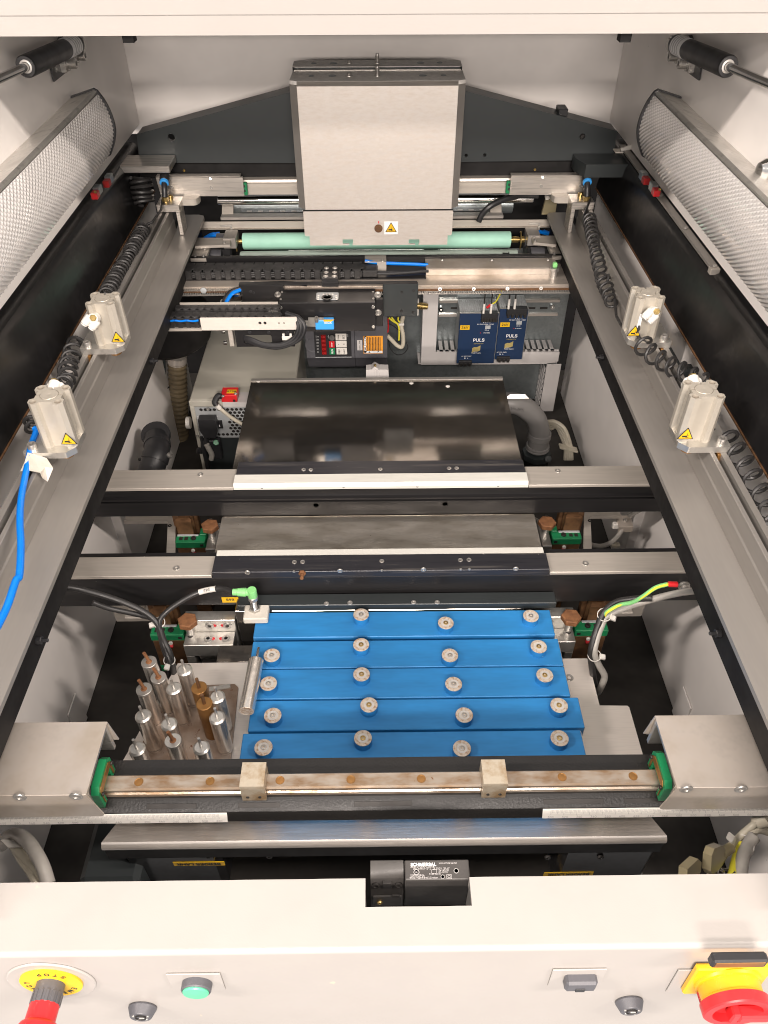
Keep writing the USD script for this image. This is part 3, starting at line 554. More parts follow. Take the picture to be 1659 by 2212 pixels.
pts = [Z(E_(210, 1075), 1.192), Z(l7(480, 80), 1.191), Z(l7(410, 290), 1.188), Z(l7(372, 500), 1.1865), Z(l7(330, 700), 1.1865), Z(l7(278, 1000), 1.187), Z(l7(265, 1300), 1.188), Z(l7(278, 1600), 1.188), Z(l7(258, 1990), 1.19), Z(C(0, 1900, 1100)(95, 640), 1.192), Z(C(0, 1900, 1100)(40, 800), 1.194), Z(C(0, 1900, 1100)(-40, 960), 1.20)]
t.p('tube', B().tube(pts, .0034, 12, 8), M['blue_tube'])
t = T('paper_tape', 'torn strip of white paper tape holding the blue tube to the rail', 'tape')
q = [l7(365, 365), l7(500, 395), l7(620, 440), l7(705, 570), l7(632, 750), l7(560, 700), l7(530, 632), l7(400, 605), l7(270, 610), l7(330, 480)]
hz = [1.1915, 1.1855, 1.1835, 1.1822, 1.1732, 1.172, 1.1832, 1.187, 1.1825, 1.1905]
top = [Z(p, z) for p, z in zip(q, hz)]; ctr = [Z(l7(480, 500), 1.1845), Z(l7(600, 560), 1.183)]
v = np.array(top+ctr); f = [[0, 1, 10], [1, 2, 10], [2, 11, 10], [2, 3, 11], [3, 4, 11], [4, 5, 11], [5, 6, 11], [6, 10, 11], [6, 7, 10], [7, 8, 9], [7, 9, 0], [7, 0, 10]]
f = np.array(f); n = len(v); v2 = np.vstack([v, v-V(0, 0, .0004)]); t.p('strip', B().add(v2, np.vstack([f, f[:, ::-1]+n])), M['tape_paper'], smooth=False)

# ================================================================== the two cross beams with their clamping bars
def cross_beam(which, y0, y1, zf, yf, label):
    t = T('cross_beam', label, 'beam')
    t.k = 1.17   # laid out on a drawing at 1/1.17
    lo, hi = min(yf, yf+.045), yf+.052
    b = B()
    if which == 'rear':
        pr = [(yf, 1.0325), (yf, 1.0545), (yf+.003, 1.0555), (yf+.003, 1.058), (yf-.0012, 1.0588), (yf-.0012, 1.0612), (yf+.0035, 1.0622), (yf+.0035, 1.0715), (yf, 1.0725), (yf, 1.0752), (yf+.04, 1.0752), (yf+.04, 1.0325)]
    else: pr = [(yf, 1.030), (yf, 1.0745), (yf+.001, 1.0752), (yf+.04, 1.0752), (yf+.04, 1.030)]
    t.p('beam', B().prism(pr, (-.375, 0, 0), (0, 1, 0), (0, 0, 1), (.75, 0, 0)), M['black_anodised'], smooth=20)
    return t
rb = cross_beam('rear', .722, .765, 0, .722, 'rear black cross beam with pale top plates and a scuffed middle bar')
for s_, a, b_ in ((-1, -.375, -.1815), (1, .1885, .375)):
    rb.p('top_plate', B().box((a, .7215, 1.0755), (b_, .7585, 1.080), .0006), M['anodised_bar'])
for px, py in ((233, 1027), (433, 1025), (1205, 1017), (1403, 1015), (36, 1029)): rb.p('screw', csk(Z((px, py), 1.0803), (0, 0, 1), .0034), M['zinc'])
rb.p('clamping_bar', B().box((-.1802, .7415, 1.0755), (.1872, .7680, 1.0840), .0006), M['scuffed_black'], label='scuffed black middle bar')
pr = [(.7225, 1.0755), (.7225, 1.0795), (.7255, 1.0837), (.7413, 1.0845), (.7413, 1.0755)]
rb.p('edge_strip', B().prism(pr, (-.1812, 0, 0), (0, 1, 0), (0, 0, 1), (.3692, 0, 0)), M['pale_edge'], smooth=20)
j = C(900, 1800, 1100)
for px, py in ((475, 118), (518, 119), (937, 116), (1352, 110), (1397, 109)): rb.p('screw', csk(Z(j(px, py), 1.0843), (0, 0, 1), .0027), M['zinc'])
for px, py in ((224, 201), (716, 195), (1159, 190), (1645, 182)): rb.p('pin_hole', csk(V(*Z(j(px, py), 1.081)[:1], .7232, 1.0785), (0, -1, .6), .0016, 10), M['dark_socket'])
for px, py in ((549, 332), (1328, 325)): o = Y(j(px, py), .722); rb.p('slot_hole', B().lathe(o, (0, -1, 0), [(-.0, .0042), (.0004, .0040), (.0004, .0033), (-.0005, .003), (-.0005, 0)], 16), M['dark_socket'])
fb = cross_beam('front', .575, .61, 0, .5735, 'front black cross beam with pale top plates and a scuffed middle bar')
for a, b_ in ((-.375, -.1855), (.1895, .375)):
    fb.p('top_plate', B().box((a, .573, 1.0755), (b_, .6035, 1.080), .0006), M['anodised_bar'])
for px, py in ((153, 1229), (381, 1227), (1265, 1217), (1490, 1214)): fb.p('screw', csk(Z((px, py), 1.0803), (0, 0, 1), .0034), M['zinc'])
fb.p('clamping_bar', B().box((-.1845, .5730, 1.0755), (.1885, .5985, 1.0850), .0006), M['scuffed_black'], label='scuffed black middle bar')
pr = [(.5987, 1.0755), (.5987, 1.0856), (.6065, 1.0856), (.6085, 1.0835), (.6085, 1.0755)]
fb.p('edge_strip', B().prism(pr, (-.1830, 0, 0), (0, 1, 0), (0, 0, 1), (.3690, 0, 0)), M['pale_edge'], smooth=20)
for px, py in ((418, 676), (468, 675), (946, 670), (1420, 664), (1472, 662)): fb.p('screw', csk(Z(j(px, py), 1.0853), (0, 0, 1), .0026), M['zinc'])
for px, py in ((136, 737), (694, 727), (1197, 719)): fb.p('cap_screw', screw(Y(j(px, py), .5735), (0, -1, 0), .0032, .0012), M['zinc'])
fb.p('cap_screw', screw(Y(C(1972, 1900, 1100)(137, 564), .5735), (0, -1, 0), .0032, .0012), M['zinc'])
for px, py in ((416, 734), (945, 726), (1422, 720), (1474, 719)): fb.p('pin_hole', csk(Y(j(px, py), .5728), (0, -1, 0), .0015, 10), M['zinc'])
o = Y(j(466, 738), .573); fb.p('stop_screw', B().cyl(o, o+V(0, -.003, 0), .0042, n=6).cyl(o+V(0, -.003, 0), o+V(0, -.010, 0), .0021, n=10), M['rust'])
o = Y(C(600, 2380, 500)(1065, 63), .5733); fb.p('yellow_tag', B().box(o-V(.0095, .0003, .0045), o+V(.0095, 0, .0045), 0), M['yellow_label']); fb.p('tag_text', B().text('S9R', .0036, o-V(0, .0004, -.0005), (1, 0, 0), (0, 0, 1), .0002, True), M['black_print'], smooth=False)

# ================================================================== polished plate under the beams
t = T('steel_plate', 'wide polished dark steel plate mirroring the gantry, under the cross beams', 'plate')
PZ = .914
t.p('sheet', B().prism(rpoly(-.2375, .852, .2365, 1.228, .002), (0, 0, PZ-.006), (1, 0, 0), (0, 1, 0), (0, 0, .006)), M['polished_dark_steel'])
t.p('rear_lip', B().box((-.2375, 1.219, PZ+.0002), (.2365, 1.228, PZ+.0022), .0005), M['anodised_grey'])
g1 = C(1300, 900, 1100)
for p in (g1(521, 954), g1(741, 973), C(500, 900, 1100)(805, 942)): t.p('rivet', B().lathe(Z(p, PZ+.0002), (0, 0, 1), [(0, .0042), (.0006, .0036), (.0010, .0015), (.0010, 0)], 14), M['white_plastic'])

t = T('steel_sheet', 'scratched lighter steel sheet lying between the two cross beams', 'plate')
t.p('sheet', B().prism(rpoly(-.2385, .690, .2375, .8505, .002), (0, 0, PZ-.009), (1, 0, 0), (0, 1, 0), (0, 0, .006)), M['scratched_steel'])

# ================================================================== front guide beam
t = T('guide_beam', 'black front beam carrying a worn linear guide rail', 'beam')
YB, YF = .381, .331
pr = [(YF-.0040, 1.0103), (YF, 1.0205), (YF+.001, 1.0215), (YF+.0085, 1.0262), (YF+.011, 1.027), (YB, 1.027), (YB, 1.0103)]
t.p('beam', B().prism(pr, (-.52, 0, 0), (0, 1, 0), (0, 0, 1), (1.04, 0, 0)), M['black_textured'], smooth=15)
b = B()
m_ = C(900, 2800, 1100)
for a, c_ in (((630, 616), (930, 612)),): pass
for px0, px1 in ((208, 236), (318, 425), (515, 605), (765, 890), (1175, 1305), (1350, 1440)):
    a, c_ = Z((px0, 1735), 1.0245), Z((px1, 1735), 1.0245); n_ = unit(V(0, -.0047, .0075)); e_ = unit(V(0, .0075, .0047))
    b.obox(V((a[0]+c_[0])/2, YF+.0047, 1.0239)+n_*.0002, (1, 0, 0), e_, n_, ((c_[0]-a[0])/2, .0022, .0003), .0001)
t.p('slot', b, M['dark_socket'])
gy0, gy1, gz = .3437, .3590, 1.0402
pr = [(gy0, 1.0272), (gy0+.0006, 1.0298), (gy0+.0030, 1.0318), (gy0+.0030, 1.0335), (gy0, 1.0352), (gy0, 1.0385), (gy0+.0015, gz), (gy1-.0015, gz), (gy1, 1.0385), (gy1, 1.0352), (gy1-.003, 1.0335), (gy1-.003, 1.0318), (gy1-.0006, 1.0298), (gy1, 1.0272)]
t.p('guide_rail', B().prism(pr, (-.50, 0, 0), (0, 1, 0), (0, 0, 1), (1.0, 0, 0)), M['worn_guide'], smooth=20)
for px, py in ((300, 1689), (454, 1687), (605, 1685), (758, 1683), (910, 1681), (1063, 1679), (1214, 1677), (1367, 1675)):
    o = Z((px, py), gz); o[1] = (gy0+gy1)/2; t.p('bolt_hole_cap', B().lathe(o, (0, 0, 1), [(.0001, .0042), (.0003, .0041), (.0003, .0036), (.0001, .0034), (.0003, .001), (.0003, 0)], 18), M['brown_brass'])
for px, lab in ((543, 'worn square stop block on the guide rail, left of centre'), (1072, 'worn square stop block on the guide rail, right of centre')):
    k = T('stop_block', lab, 'stop block', base=None); x = Z((px, 1700), 1.053)[0]
    pr = [(.3385, 1.0275), (.3385, 1.0535), (.3625, 1.0535), (.3625, 1.028), (.3600, 1.028), (.3600, 1.0412), (.3425, 1.0412), (.3425, 1.0275)]
    k.p('block', B().prism(pr, (x-.0110, 0, 0), (0, 1, 0), (0, 0, 1), (.0220, 0, 0)), M['worn_block'], smooth=15)
    for s_ in (-1, 1): k.p('pin_hole', csk((x+s_*.0056, .3383, 1.034), (0, -1, 0), .0014, 10), M['dark_socket'])
for sgn, nm, x in ((-1, 'left', -.2555), (1, 'right', .2578)):
    t = T('carriage_cover', f'folded steel cover over the {nm} end of the guide rail', 'cover')
    xo = sgn*.50; ya, yc = .3225, .3935; zt_ = 1.0752
    # outer sheet with slanted lower corner, inner angle, and the carriage beneath
    fl = Polygon([(x, zt_-.0010), (x-sgn*.0004, 1.036+.004), (x-sgn*(-.000), 1.036), (xo, 1.036), (xo, zt_-.001)])
    low = x-sgn*.0005
    fr = [(x, zt_-.0012), (low-sgn*.0060, 1.0385), (low-sgn*.0045, 1.0362), (low-sgn*.0015, 1.0355), (xo, 1.0355), (xo, zt_-.0012)]
    t.p('front_flange', B().prism(fr, (0, ya-.0012, 0), (1, 0, 0), (0, 0, 1), (0, .0012, 0)), M['stained_steel'])
    t.p('top_sheet', B().box((x, ya-.0012, zt_-.0012), (xo, yc, zt_), .0004), M['stained_steel'])
    t.p('rear_flange', B().prism([(x, zt_-.0012), (x-sgn*.004, zt_-.030), (xo, zt_-.030), (xo, zt_-.0012)], (0, yc-.0012, 0), (1, 0, 0), (0, 0, 1), (0, .0012, 0)), M['stained_steel'])
    b = B().box((x+sgn*.001, ya+.0004, zt_-.0062), (xo, yc-.0015, zt_-.0016), .0003).box((x+sgn*.001, yc-.0062, zt_-.040), (xo, yc-.0016, zt_-.0063), .0003).box((x+sgn*.001, ya+.0004, zt_-.026), (xo, ya+.0045, zt_-.0063), .0003)
    t.p('inner_angle', b, M['machined_aluminium'])
    for px in ((80, 305) if sgn < 0 else (770-0, 994-0)): pass
    rr_ = C(0, 2800, 1100) if sgn < 0 else C(1972, 2800, 1100)
    for px, py in (((120, 585), (460, 580)) if sgn < 0 else ((1165, 537), (1495, 536))): t.p('button_screw', B().lathe(Y(rr_(px, py), ya-.0012), (0, -1, 0), [(0, .0060), (.0004, .0060), (.0005, .0052), (.0012, .0046), (.0014, .0022), (.0006, .0018), (.0006, 0)], 20), M['zinc'])
    t = T('guide_carriage', f'linear guide carriage with green end seal at the {nm} cover', 'carriage')
    bl = Polygon([(.334, 1.0285), (.334, 1.050), (.339, 1.055), (.364, 1.055), (.369, 1.050), (.369, 1.0285), (.3600, 1.0285), (.3600, 1.0415), (.3425, 1.0415), (.3425, 1.0285)])
    t.p('block', B().prism(bl, (x+sgn*.004, 0, 0), (0, 1, 0), (0, 0, 1), (sgn*.08, 0, 0)), M['machined_aluminium'])
    bl2 = Polygon([(.333, 1.0280), (.333, 1.0505), (.3385, 1.0565), (.3655, 1.0565), (.371, 1.0505), (.371, 1.0280), (.3615, 1.0280), (.3615, 1.0425), (.3410, 1.0425), (.3410, 1.0280)])
    t.p('end_seal', B().prism(bl2, (x-sgn*.0018, 0, 0), (0, 1, 0), (0, 0, 1), (sgn*.007, 0, 0)), M['green_plastic'])
    t.p('wiper', B().prism(bl2.buffer(-.0034), (x-sgn*.0028, 0, 0), (0, 1, 0), (0, 0, 1), (sgn*.0008, 0, 0)), M['brown_brass'])
    for yy in (.3365, .367): t.p('seal_screw', screw((x-sgn*.0035, yy, 1.047), (-sgn, 0, 0), .0021, .0012), M['dark_socket'])

# rulers
for sgn, nm in ((-1, 'left'), (1, 'right')):
    t = T('ruler', f'white millimetre ruler along the foot of the front beam, {nm} half', 'ruler')
    xe = Y((493, 1762), YF)[0] if sgn < 0 else Y((1171, 1750), YF)[0]; yy = YF-.0008; z0, z1 = 1.0110, 1.0214
    ax_ = V(1, 0, 0); e_ = unit(V(0, .40, 1)); o0 = V(0, yy, z1); nn = np.cross(ax_, e_)
    t.p('strip', B().obox(o0-e_*(z1-z0)/2+V((xe+sgn*.5)/2, 0, 0)+V(0, -.0004, 0), ax_, e_, nn, (abs(sgn*.5-xe)/2, (z1-z0)/2, .0005), .0001), M['ruler_white'])
    b, tx = B(), B(); P0 = o0+nn*.00015-V(0, .0004, 0)+nn*.0004
    for k in range(0, 200):
        x = xe+sgn*(.0075+k*.0012)
        if abs(x) > .46: break
        ln = .0058 if k % 10 == 0 else (.0046 if k % 5 == 0 else .0034); c = P0+V(x, 0, 0)-e_*(ln/2+.0006); b.obox(c, ax_, e_, nn, (.00013, ln/2, .0001), 0)
    for k in range(0, 18):
        x = xe+sgn*(.0075+k*.0133)
        if abs(x) > .40: break
        q = B().text(str(300+20*k), .0022, P0+V(x, 0, 0)-e_*.0088, ax_, e_, .0001); tx.add(q.v[0], q.f[0])
    t.p('graduation', b, M['duct_plastic'], smooth=False, kind='stuff'); t.p('figures', tx, M['duct_plastic'], smooth=False)

# steel tray, motors and cables in the gap behind the ledge
t = T('steel_tray', 'sloping polished steel tray with a rolled rim below the rulers', 'tray')
tl = math.radians(41); sx0, sx1 = -.2585, .2645; py, pz = .3085, 1.0015
dirn = V(0, math.cos(tl), -math.sin(tl)); nrm = V(0, math.sin(tl), math.cos(tl))
arc = [(py+.0055*(1-math.cos(a))*1.0-.0, pz-.0055*(1-math.sin(a))) for a in np.linspace(0, math.pi/2-tl+.5, 7)]
pr = [(py+.0004, pz-.008)]+[(py, pz-.0055)]+arc[1:]; last = np.array(pr[-1]); end = last+.075*np.array([math.cos(tl), -math.sin(tl)])
pr += [tuple(end), tuple(end-np.array([math.sin(tl), math.cos(tl)])*.003), tuple(last-np.array([math.sin(tl), math.cos(tl)])*.003), (py+.003, pz-.008)]
t.p('shade_face', B().box((sx0+.001, py+.0006, pz-.027), (sx1-.001, py+.003, pz-.0082), .0006), M['black_matt'])  # front face of the same steel, coloured black to stand for its shade
t.p('sheet', B().prism(pr, (sx0, 0, 0), (0, 1, 0), (0, 0, 1), (sx1-sx0, 0, 0)), M['polished_steel'], smooth=40)
LL = C(0, 2800, 1100); NN = C(1972, 2800, 1100)
for k, (px0, px1, lab) in enumerate(((315, 507, 'black stepper motor with yellow label below the tray, left'), (1175, 1360, 'black stepper motor with yellow label below the tray, right'))):
    t = T('stepper_motor', lab, 'motor'); a, c_ = Y((px0, 1870), .345)[0], Y((px1, 1870), .345)[0]
    t.p('housing', B().box((a, .318, .880), (c_, .400, .960), .006), M['black_gloss'])
    o = Y((430, 1866) if k == 0 else (1228, 1888), .3175); t.p('yellow_label', B().box(o-V(.025, .0002, .0040), o+V(.025, .0006, .0040), 0), M['yellow_label'])
    t.p('label_text', B().text('BERGER LAHR', .0046, o-V(0, .0004, 0), (-1, 0, 0), (0, 0, -1), .0002, True), M['black_print'], smooth=False)
    for px in ((450, 582) if k == 0 else (1183, 1297)): t.p('lug_screw', screw(Y((px, 1848 if k == 0 else 1850), .3175), (0, -1, 0), .0032, .002), M['dark_socket'])
t = T('motor_bracket', 'dark grey rounded cover plate beside the left motor', 'cover')
a = LL(610, 980); t.p('plate', B().box(V(Y((218, 1880), .335)[0], .300, .86), V(Y((340, 1880), .335)[0], .380, .9425), .006), M['graphite_paint'])
t = T('motor_bracket', 'pale aluminium wedge bracket beside the right motor', 'bracket')
q = [Y(NN(*w), .33) for w in ((838, 905), (865, 905), (910, 1080), (770, 1080))]; t.p('wedge', B().prism([(w[0], w[2]) for w in q], (0, .33, 0), (1, 0, 0), (0, 0, 1), (0, .02, 0)), M['machined_aluminium'])
# ================================================================== lift table with support bars, magnets and pins
KS = .928; N0 = len(THINGS)   # the table is drawn at 1/.928 of its size
Kc = C(1972, 1900, 1100); Ic = C(0, 1900, 1100); P8 = C(450, 2600, 600); J = C(900, 1800, 1100); TZ = .82
t = T('lift_table', 'pale brushed aluminium table plate under the blue support bars', 'table')
tp = [(-.2845, .6465), (.292, .6475), (.2940, .6455), (.2935, .5705), (.3305, .5695), (.3325, .567), (.3325, .440), (-.350, .440), (-.3250, .500)]
t.p('plate', B().prism(tp, (0, 0, TZ-.012), (1, 0, 0), (0, 1, 0), (0, 0, .012)), M['table_aluminium'])
t.p('screw', csk(Z(Kc(460, 1223), TZ), (0, 0, 1), .0055), M['zinc'])
t.p('under_frame', B().box((-.27, .45, .70), (.28, .64, TZ-.0125), .001), M['black_matt'])
# five blue bars: px rows of the top face and px ends
bars = [(1320, 1375, 551, 1194, 'rear blue anodised support bar with three magnet feet, standing off from the others'),
        (1382, 1441, 543, 1212, 'second blue support bar from the back with four magnet feet'),
        (1442.5, 1507, 541, 1226, 'third blue support bar from the back, in the middle of the five'),
        (1509.5, 1576, 540, 1257, 'fourth blue support bar from the back with a bright right end'),
        (1580, 1646, 521, 1262, 'nearest blue support bar, half hidden by the black front beam')]
mags = [[(780, 1327), (963, 1345), (1147, 1330)], [(587, 1415), (780, 1392), (972, 1415), (1164, 1396)], [(580, 1476), (781, 1456), (980, 1477), (1177, 1458)],
        [(589, 1545), (797, 1522), (1003, 1544), (1208, 1523)], [(569, 1614), (784, 1594), (998, 1616), (1209, 1594)]]
BT = .870
for (ra, rb_, la, lb, lab), mg in zip(bars, mags):
    t = T('support_bar', lab, 'support bar'); mx = (la+lb)/2; y1 = Z((mx, ra), BT)[1]; y0 = Z((mx, rb_), BT)[1]; x0 = Z((la, (ra+rb_)/2), BT)[0]; x1 = Z((lb, (ra+rb_)/2), BT)[0]
    t.p('bar', B().box((x0, y0+.0003, TZ+.0003), (x1, y1-.0003, BT), .0008), M['blue_anodised'])
    t.p('cut_end', B().box((x1+.0001, y0+.0012, TZ+.001), (x1+.0006, y1-.0012, BT-.001), 0), M['machined_aluminium'])
    for k, p in enumerate(mg):
        o = Z(p, BT+.0118); o[2] = BT; r = .0109
        ft = t.p('magnet_foot', B().lathe(o, (0, 0, 1), [(.0, r), (.0106, r), (.0111, r*.985)], 32), M['blue_anodised'])
        t.p('magnet_face', B().lathe(o, (0, 0, 1), [(.0108, r*.995), (.0116, r*.985), (.0118, r*.95), (.0118, r*.66), (.0114, r*.64), (.0114, r*.60)], 32), M['rusty_magnet'], parent=ft)
        t.p('washer', B().lathe(o, (0, 0, 1), [(.0112, r*.61), (.0116, r*.60), (.0116, r*.36), (.0108, r*.34), (.0108, 0)], 28), M['worn_zinc'], parent=ft)
        t.p('screw', B().lathe(o, (0, 0, 1), [(.0105, r*.30), (.0122, r*.29), (.0124, r*.24), (.0124, r*.14), (.0112, r*.12), (.0112, 0)], 6+8), M['brass'] if k % 2 else M['zinc'], parent=ft)
# steel slab of the lift behind the bars
t = T('lift_slab', 'dark steel lift slab just behind the rear blue bar', 'plate')
t.p('slab', B().box((-.205, .6995, .80), (.205, .725, .868), .001), M['polished_dark_steel'])
t.p('top_strip', B().box((-.20, .699, .8685), (.25, .720, .8805), .0008), M['graphite_paint'])
for px, py in ((612, 928), (754, 922), (1138, 920), (1280, 920)): t.p('screw', screw(Z(J(px, py), .881), (0, 0, 1), .0038, .0012), M['zinc'])
t.p('lower_step', B().box((-.2310, .648, TZ-.012), (.255, .678, TZ-.001), .001), M['polished_dark_steel'])
# lift guides at both sides, front and rear: block with cap screws, hex bolt, carriage
def lift_guide(sgn, yc, big, nm, z0=.940, k_=1.158, zt_=.8195):
    before = len(THINGS)
    t = T('lift_guide', f'vertical linear guide rail, brown with grease, {nm}', 'guide rail')
    x = sgn*.2730
    pr = [(-.011, 0), (-.011, .004), (-.008, .007), (-.008, .010), (-.011, .013), (-.011, .016), (.011, .016), (.011, .013), (.008, .010), (.008, .007), (.011, .004), (.011, 0)]
    t.p('rail', B().prism([(q[0], q[1]) for q in pr], (sgn*.276, yc+.034, .72), (1, 0, 0), (0, -1, 0), (0, 0, .247)), M['rust_dark'])
    t.p('back_plate', B().box((sgn*.260, yc+.0345, .72), (sgn*.296, yc+.046, .967), .001), M['rust_dark'])
    t = T('lift_carriage', f'carriage with green end cap on the {nm} lift guide', 'carriage')
    gx0, gx1 = sgn*.2475, sgn*.2895; e = t.p('end_cap', B().box((gx0, yc+.002, z0-.012), (gx1, yc+.0175, z0), .001).box((gx0, yc+.0176, z0-.012), (gx0+sgn*.010, yc+.032, z0), .001), M['green_plastic'])
    t.p('seal', B().box((gx0+sgn*.0105, yc+.0145, z0-.006), (gx1-sgn*.001, yc+.0185, z0+.0006), .0005), M['grille_grey'])
    t.p('cap_screw', screw((sgn*.2640, yc+.0095, z0), (0, 0, 1), .0037, .0024), M['dark_socket'])
    for k in range(2): t.p('pocket', B().box((sgn*(.2720+k*.0075), yc+.0065, z0-.002), (sgn*(.2770+k*.0075), yc+.0125, z0+.0004), 0), M['dark_socket'])
    t.p('pocket', B().box((sgn*.2500, yc+.0016, z0-.008), (sgn*.2545, yc+.003, z0-.004), 0), M['dark_socket'])
    t.p('block', B().box((gx0+sgn*.001, yc+.003, z0-.065), (gx1-sgn*.001, yc+.030, z0-.0125), .001), M['rust_dark'])
    t.p('red_plug', B().cyl((sgn*.266, yc+.0028, z0-.020), (sgn*.266, yc-.001, z0-.022), .0026, n=10), M['thread_lock_red']); t.p('white_plug', B().cyl((sgn*.266, yc+.0028, z0-.016), (sgn*.266, yc+.000, z0-.016), .0028, n=10), M['white_plastic'])
    t.p('lower_seal', B().box((gx0, yc+.003, z0-.078), (gx1, yc+.030, z0-.0655), .001), M['green_plastic'])
    t = T('lift_bracket', f'machined aluminium bracket block with rusty hex bolt, {nm}', 'bracket')
    if big:
        x0, x1 = sgn*.2450, sgn*.1825; t.p('block', B().box((x0, yc-.0135, z0-.024), (x1, yc+.008, z0-.002), .0008), M['machined_aluminium'])
        t.p('wall', B().box((x0, yc+.0082, z0-.050), (x1-sgn*.002, yc+.024, z0+.020), .0008), M['machined_aluminium'])
        t.p('leg', B().box((x0, yc-.0132, z0-.085), (sgn*.2345, yc+.008, z0-.0245), .0008), M['machined_aluminium'])
        t.p('ledge', B().box((sgn*.2300, yc-.0090, z0-.036), (x1-sgn*.0005, yc+.010, z0-.0255), .0008), M['brushed_aluminium'])
        for u, (sx) in enumerate((.2155, .1930)):
            for v_, o, ax in ((0, V(sgn*sx, yc-.003, z0-.002), (0, 0, 1)), (1, V(sgn*(sx-.002), yc+.0082, z0+.010), (0, -1, 0))):
                t.p('cap_screw', B().lathe(o, ax, [(0, .0056), (.0006, .0056), (.0007, .0048), (.0012, .0045), (.0013, .0024), (-.0005, .0022), (-.0005, 0)], 18), M['zinc'])
                if sgn < 0: t.p('red_mark', B().lathe(np.asarray(o)+V(.0062*(1 if u == 0 else -1), 0, 0), ax, [(.0001, .0026), (.0006, .0020), (.0006, 0)], 8), M['thread_lock_red'])
        t.p('hole', csk((sgn*.2385, yc+.002, z0-.002), (0, 0, 1), .0032), M['dark_socket'])
        bx, by, bz, br = sgn*.2385, yc+.0055, z0+.018, .0125
    else:
        t.p('block', B().box((sgn*.2450, yc-.009, z0-.090), (sgn*.2310, yc+.045, z0-.003), .0008), M['machined_aluminium'])
        t.p('side_screw', screw((sgn*.2440, yc+.042, z0+.003), (0, 0, 1), .0035, .004), M['chrome'])
        t.p('hole', csk((sgn*.2309, yc-.003, z0-.020), (-sgn, 0, 0), .0022), M['dark_socket'])
        bx, by, bz, br = sgn*.2395, yc+.018, z0+.012, .0128
    t.p('bolt_shank', B().cyl((bx, by, z0-.010), (bx, by, bz), .0052, n=14), M['zinc'])
    t.p('hex_bolt', B().lathe((bx, by, bz), (0, 0, 1), [(0, br*.97), (.0004, br), (.0068, br), (.0076, br*.88), (.0076, 0)], 6, .35), M['rust'], label='rusty hex bolt head', smooth=20)
    for t in THINGS[before:]:   # set out on a drawing at 1/1.158 of its size
        t.parts = [(q[0], np.stack([q[1][:, 0]*k_, q[1][:, 1]*k_, (q[1][:, 2]-z0)*k_+zt_], 1))+q[2:] for q in t.parts]
lift_guide(-1, .600, True, 'front left'); lift_guide(1, .600, True, 'front right')
lift_guide(-1, .765, False, 'rear left'); lift_guide(1, .765, False, 'rear right')
N1 = len(THINGS)
# L-shaped frames beside the guides
c4 = C(500, 1950, 400); cr = C(2150, 1950, 700)
for sgn, nm in ((-1, 'left'), (1, 'right')):
    t = T('mounting_angle', f'L-shaped grey aluminium angle between the cross beams, {nm}', 'angle iron')
    pg = Polygon([(.372, .8260), (.299, .8260), (.277, .700), (.289, .700), (.3080, .8120), (.372, .8120)]) if sgn < 0 else Polygon([(.3560, .8260), (.3040, .8260), (.277, .700), (.290, .700), (.3110, .8140), (.3560, .8140)])
    t.p('plate', B().prism([(sgn*q[0], q[1]) for q in list(pg.exterior.coords)[:-1]], (0, 0, .934), (1, 0, 0), (0, 1, 0), (0, 0, .006)), M['anodised_bar'])
    t.p('hole', csk(Z(c4(742, 632) if sgn < 0 else cr(495, 314), .9402), (0, 0, 1), .0026), M['dark_socket'])
    t = T('angle_plate', f'white-edged angle plate under the front cross beam, {nm}', 'bracket')
    t.p('plate', B().box((sgn*.2985, .640, .92), (sgn*.345, .645, .99), .001).box((sgn*.2985, .615, .955), (sgn*.3200, .640, .958), .001), M['anodised_bar'])
t = T('cable_bracket', 'small bent steel tab with a screw holding a grey cable', 'bracket')
q = [Z(cr(*w), .932) for w in ((740, 265), (880, 265), (908, 368), (772, 368))]
t.p('tab', B().prism([(w[0], w[1]) for w in q], (0, 0, .9305), (1, 0, 0), (0, 1, 0), (0, 0, .0015)), M['stained_steel'])
t.p('lip', B().box((q[3][0], q[3][1]-.0012, .921), (q[2][0], q[3][1]+.0002, .9318), .0004), M['stained_steel'])
t.p('screw', screw(Z(cr(830, 314), .932), (0, 0, 1), .0030, .0030), M['zinc'])
t.p('cable_tie', B().box(Z(cr(742, 358), .925)-V(.005, .004, .005), Z(cr(742, 358), .925)+V(.005, .004, .005), .0015), M['white_plastic'])
t = T('grey_cable', 'grey cable curving down from the small steel tab', 'cable')
t.p('cable', B().tube([Z(cr(800, 390), .926), Z(cr(770, 450), .915), Z(cr(700, 520), .900), Z(cr(610, 555), .890), Z(cr(540, 550), .885), Z(cr(470, 530), .885)], .0036, 10), M['grey_cable'])
t.p('cable', B().tube([Z(cr(985, 205), .95), Z(cr(920, 240), .945), Z(cr(870, 270), .935)], .0036, 10), M['grey_cable'])
t = T('grey_cable', 'grey cable sagging beside the steel plate, rear right', 'cable')
t.p('cable', B().tube([Z(cr(-60, 290), .93), Z(cr(40, 345), .925), Z(cr(140, 390), .92)], .0042, 10), M['grey_cable'])
t = T('stepper_motor', 'dark motor with mottled aluminium cap lying at the right side', 'motor')
a, c_ = Z(cr(1075, 490), .87), Z(cr(1420, 590), .87)
t.p('cap', B().box((a[0], c_[1]-.02, .82), (c_[0], a[1], .87), .004), M['galvanised']); t.p('body', B().box((Z(cr(730, 540), .865)[0], c_[1]-.02, .82), (a[0]-.0005, a[1]-.012, .862), .003), M['black_plastic'])
t.p('plug', B().box(Z(cr(735, 540), .866)-V(.006, .004, .004), Z(cr(775, 515), .868), .001), M['cream_cable'])

N2 = len(THINGS)
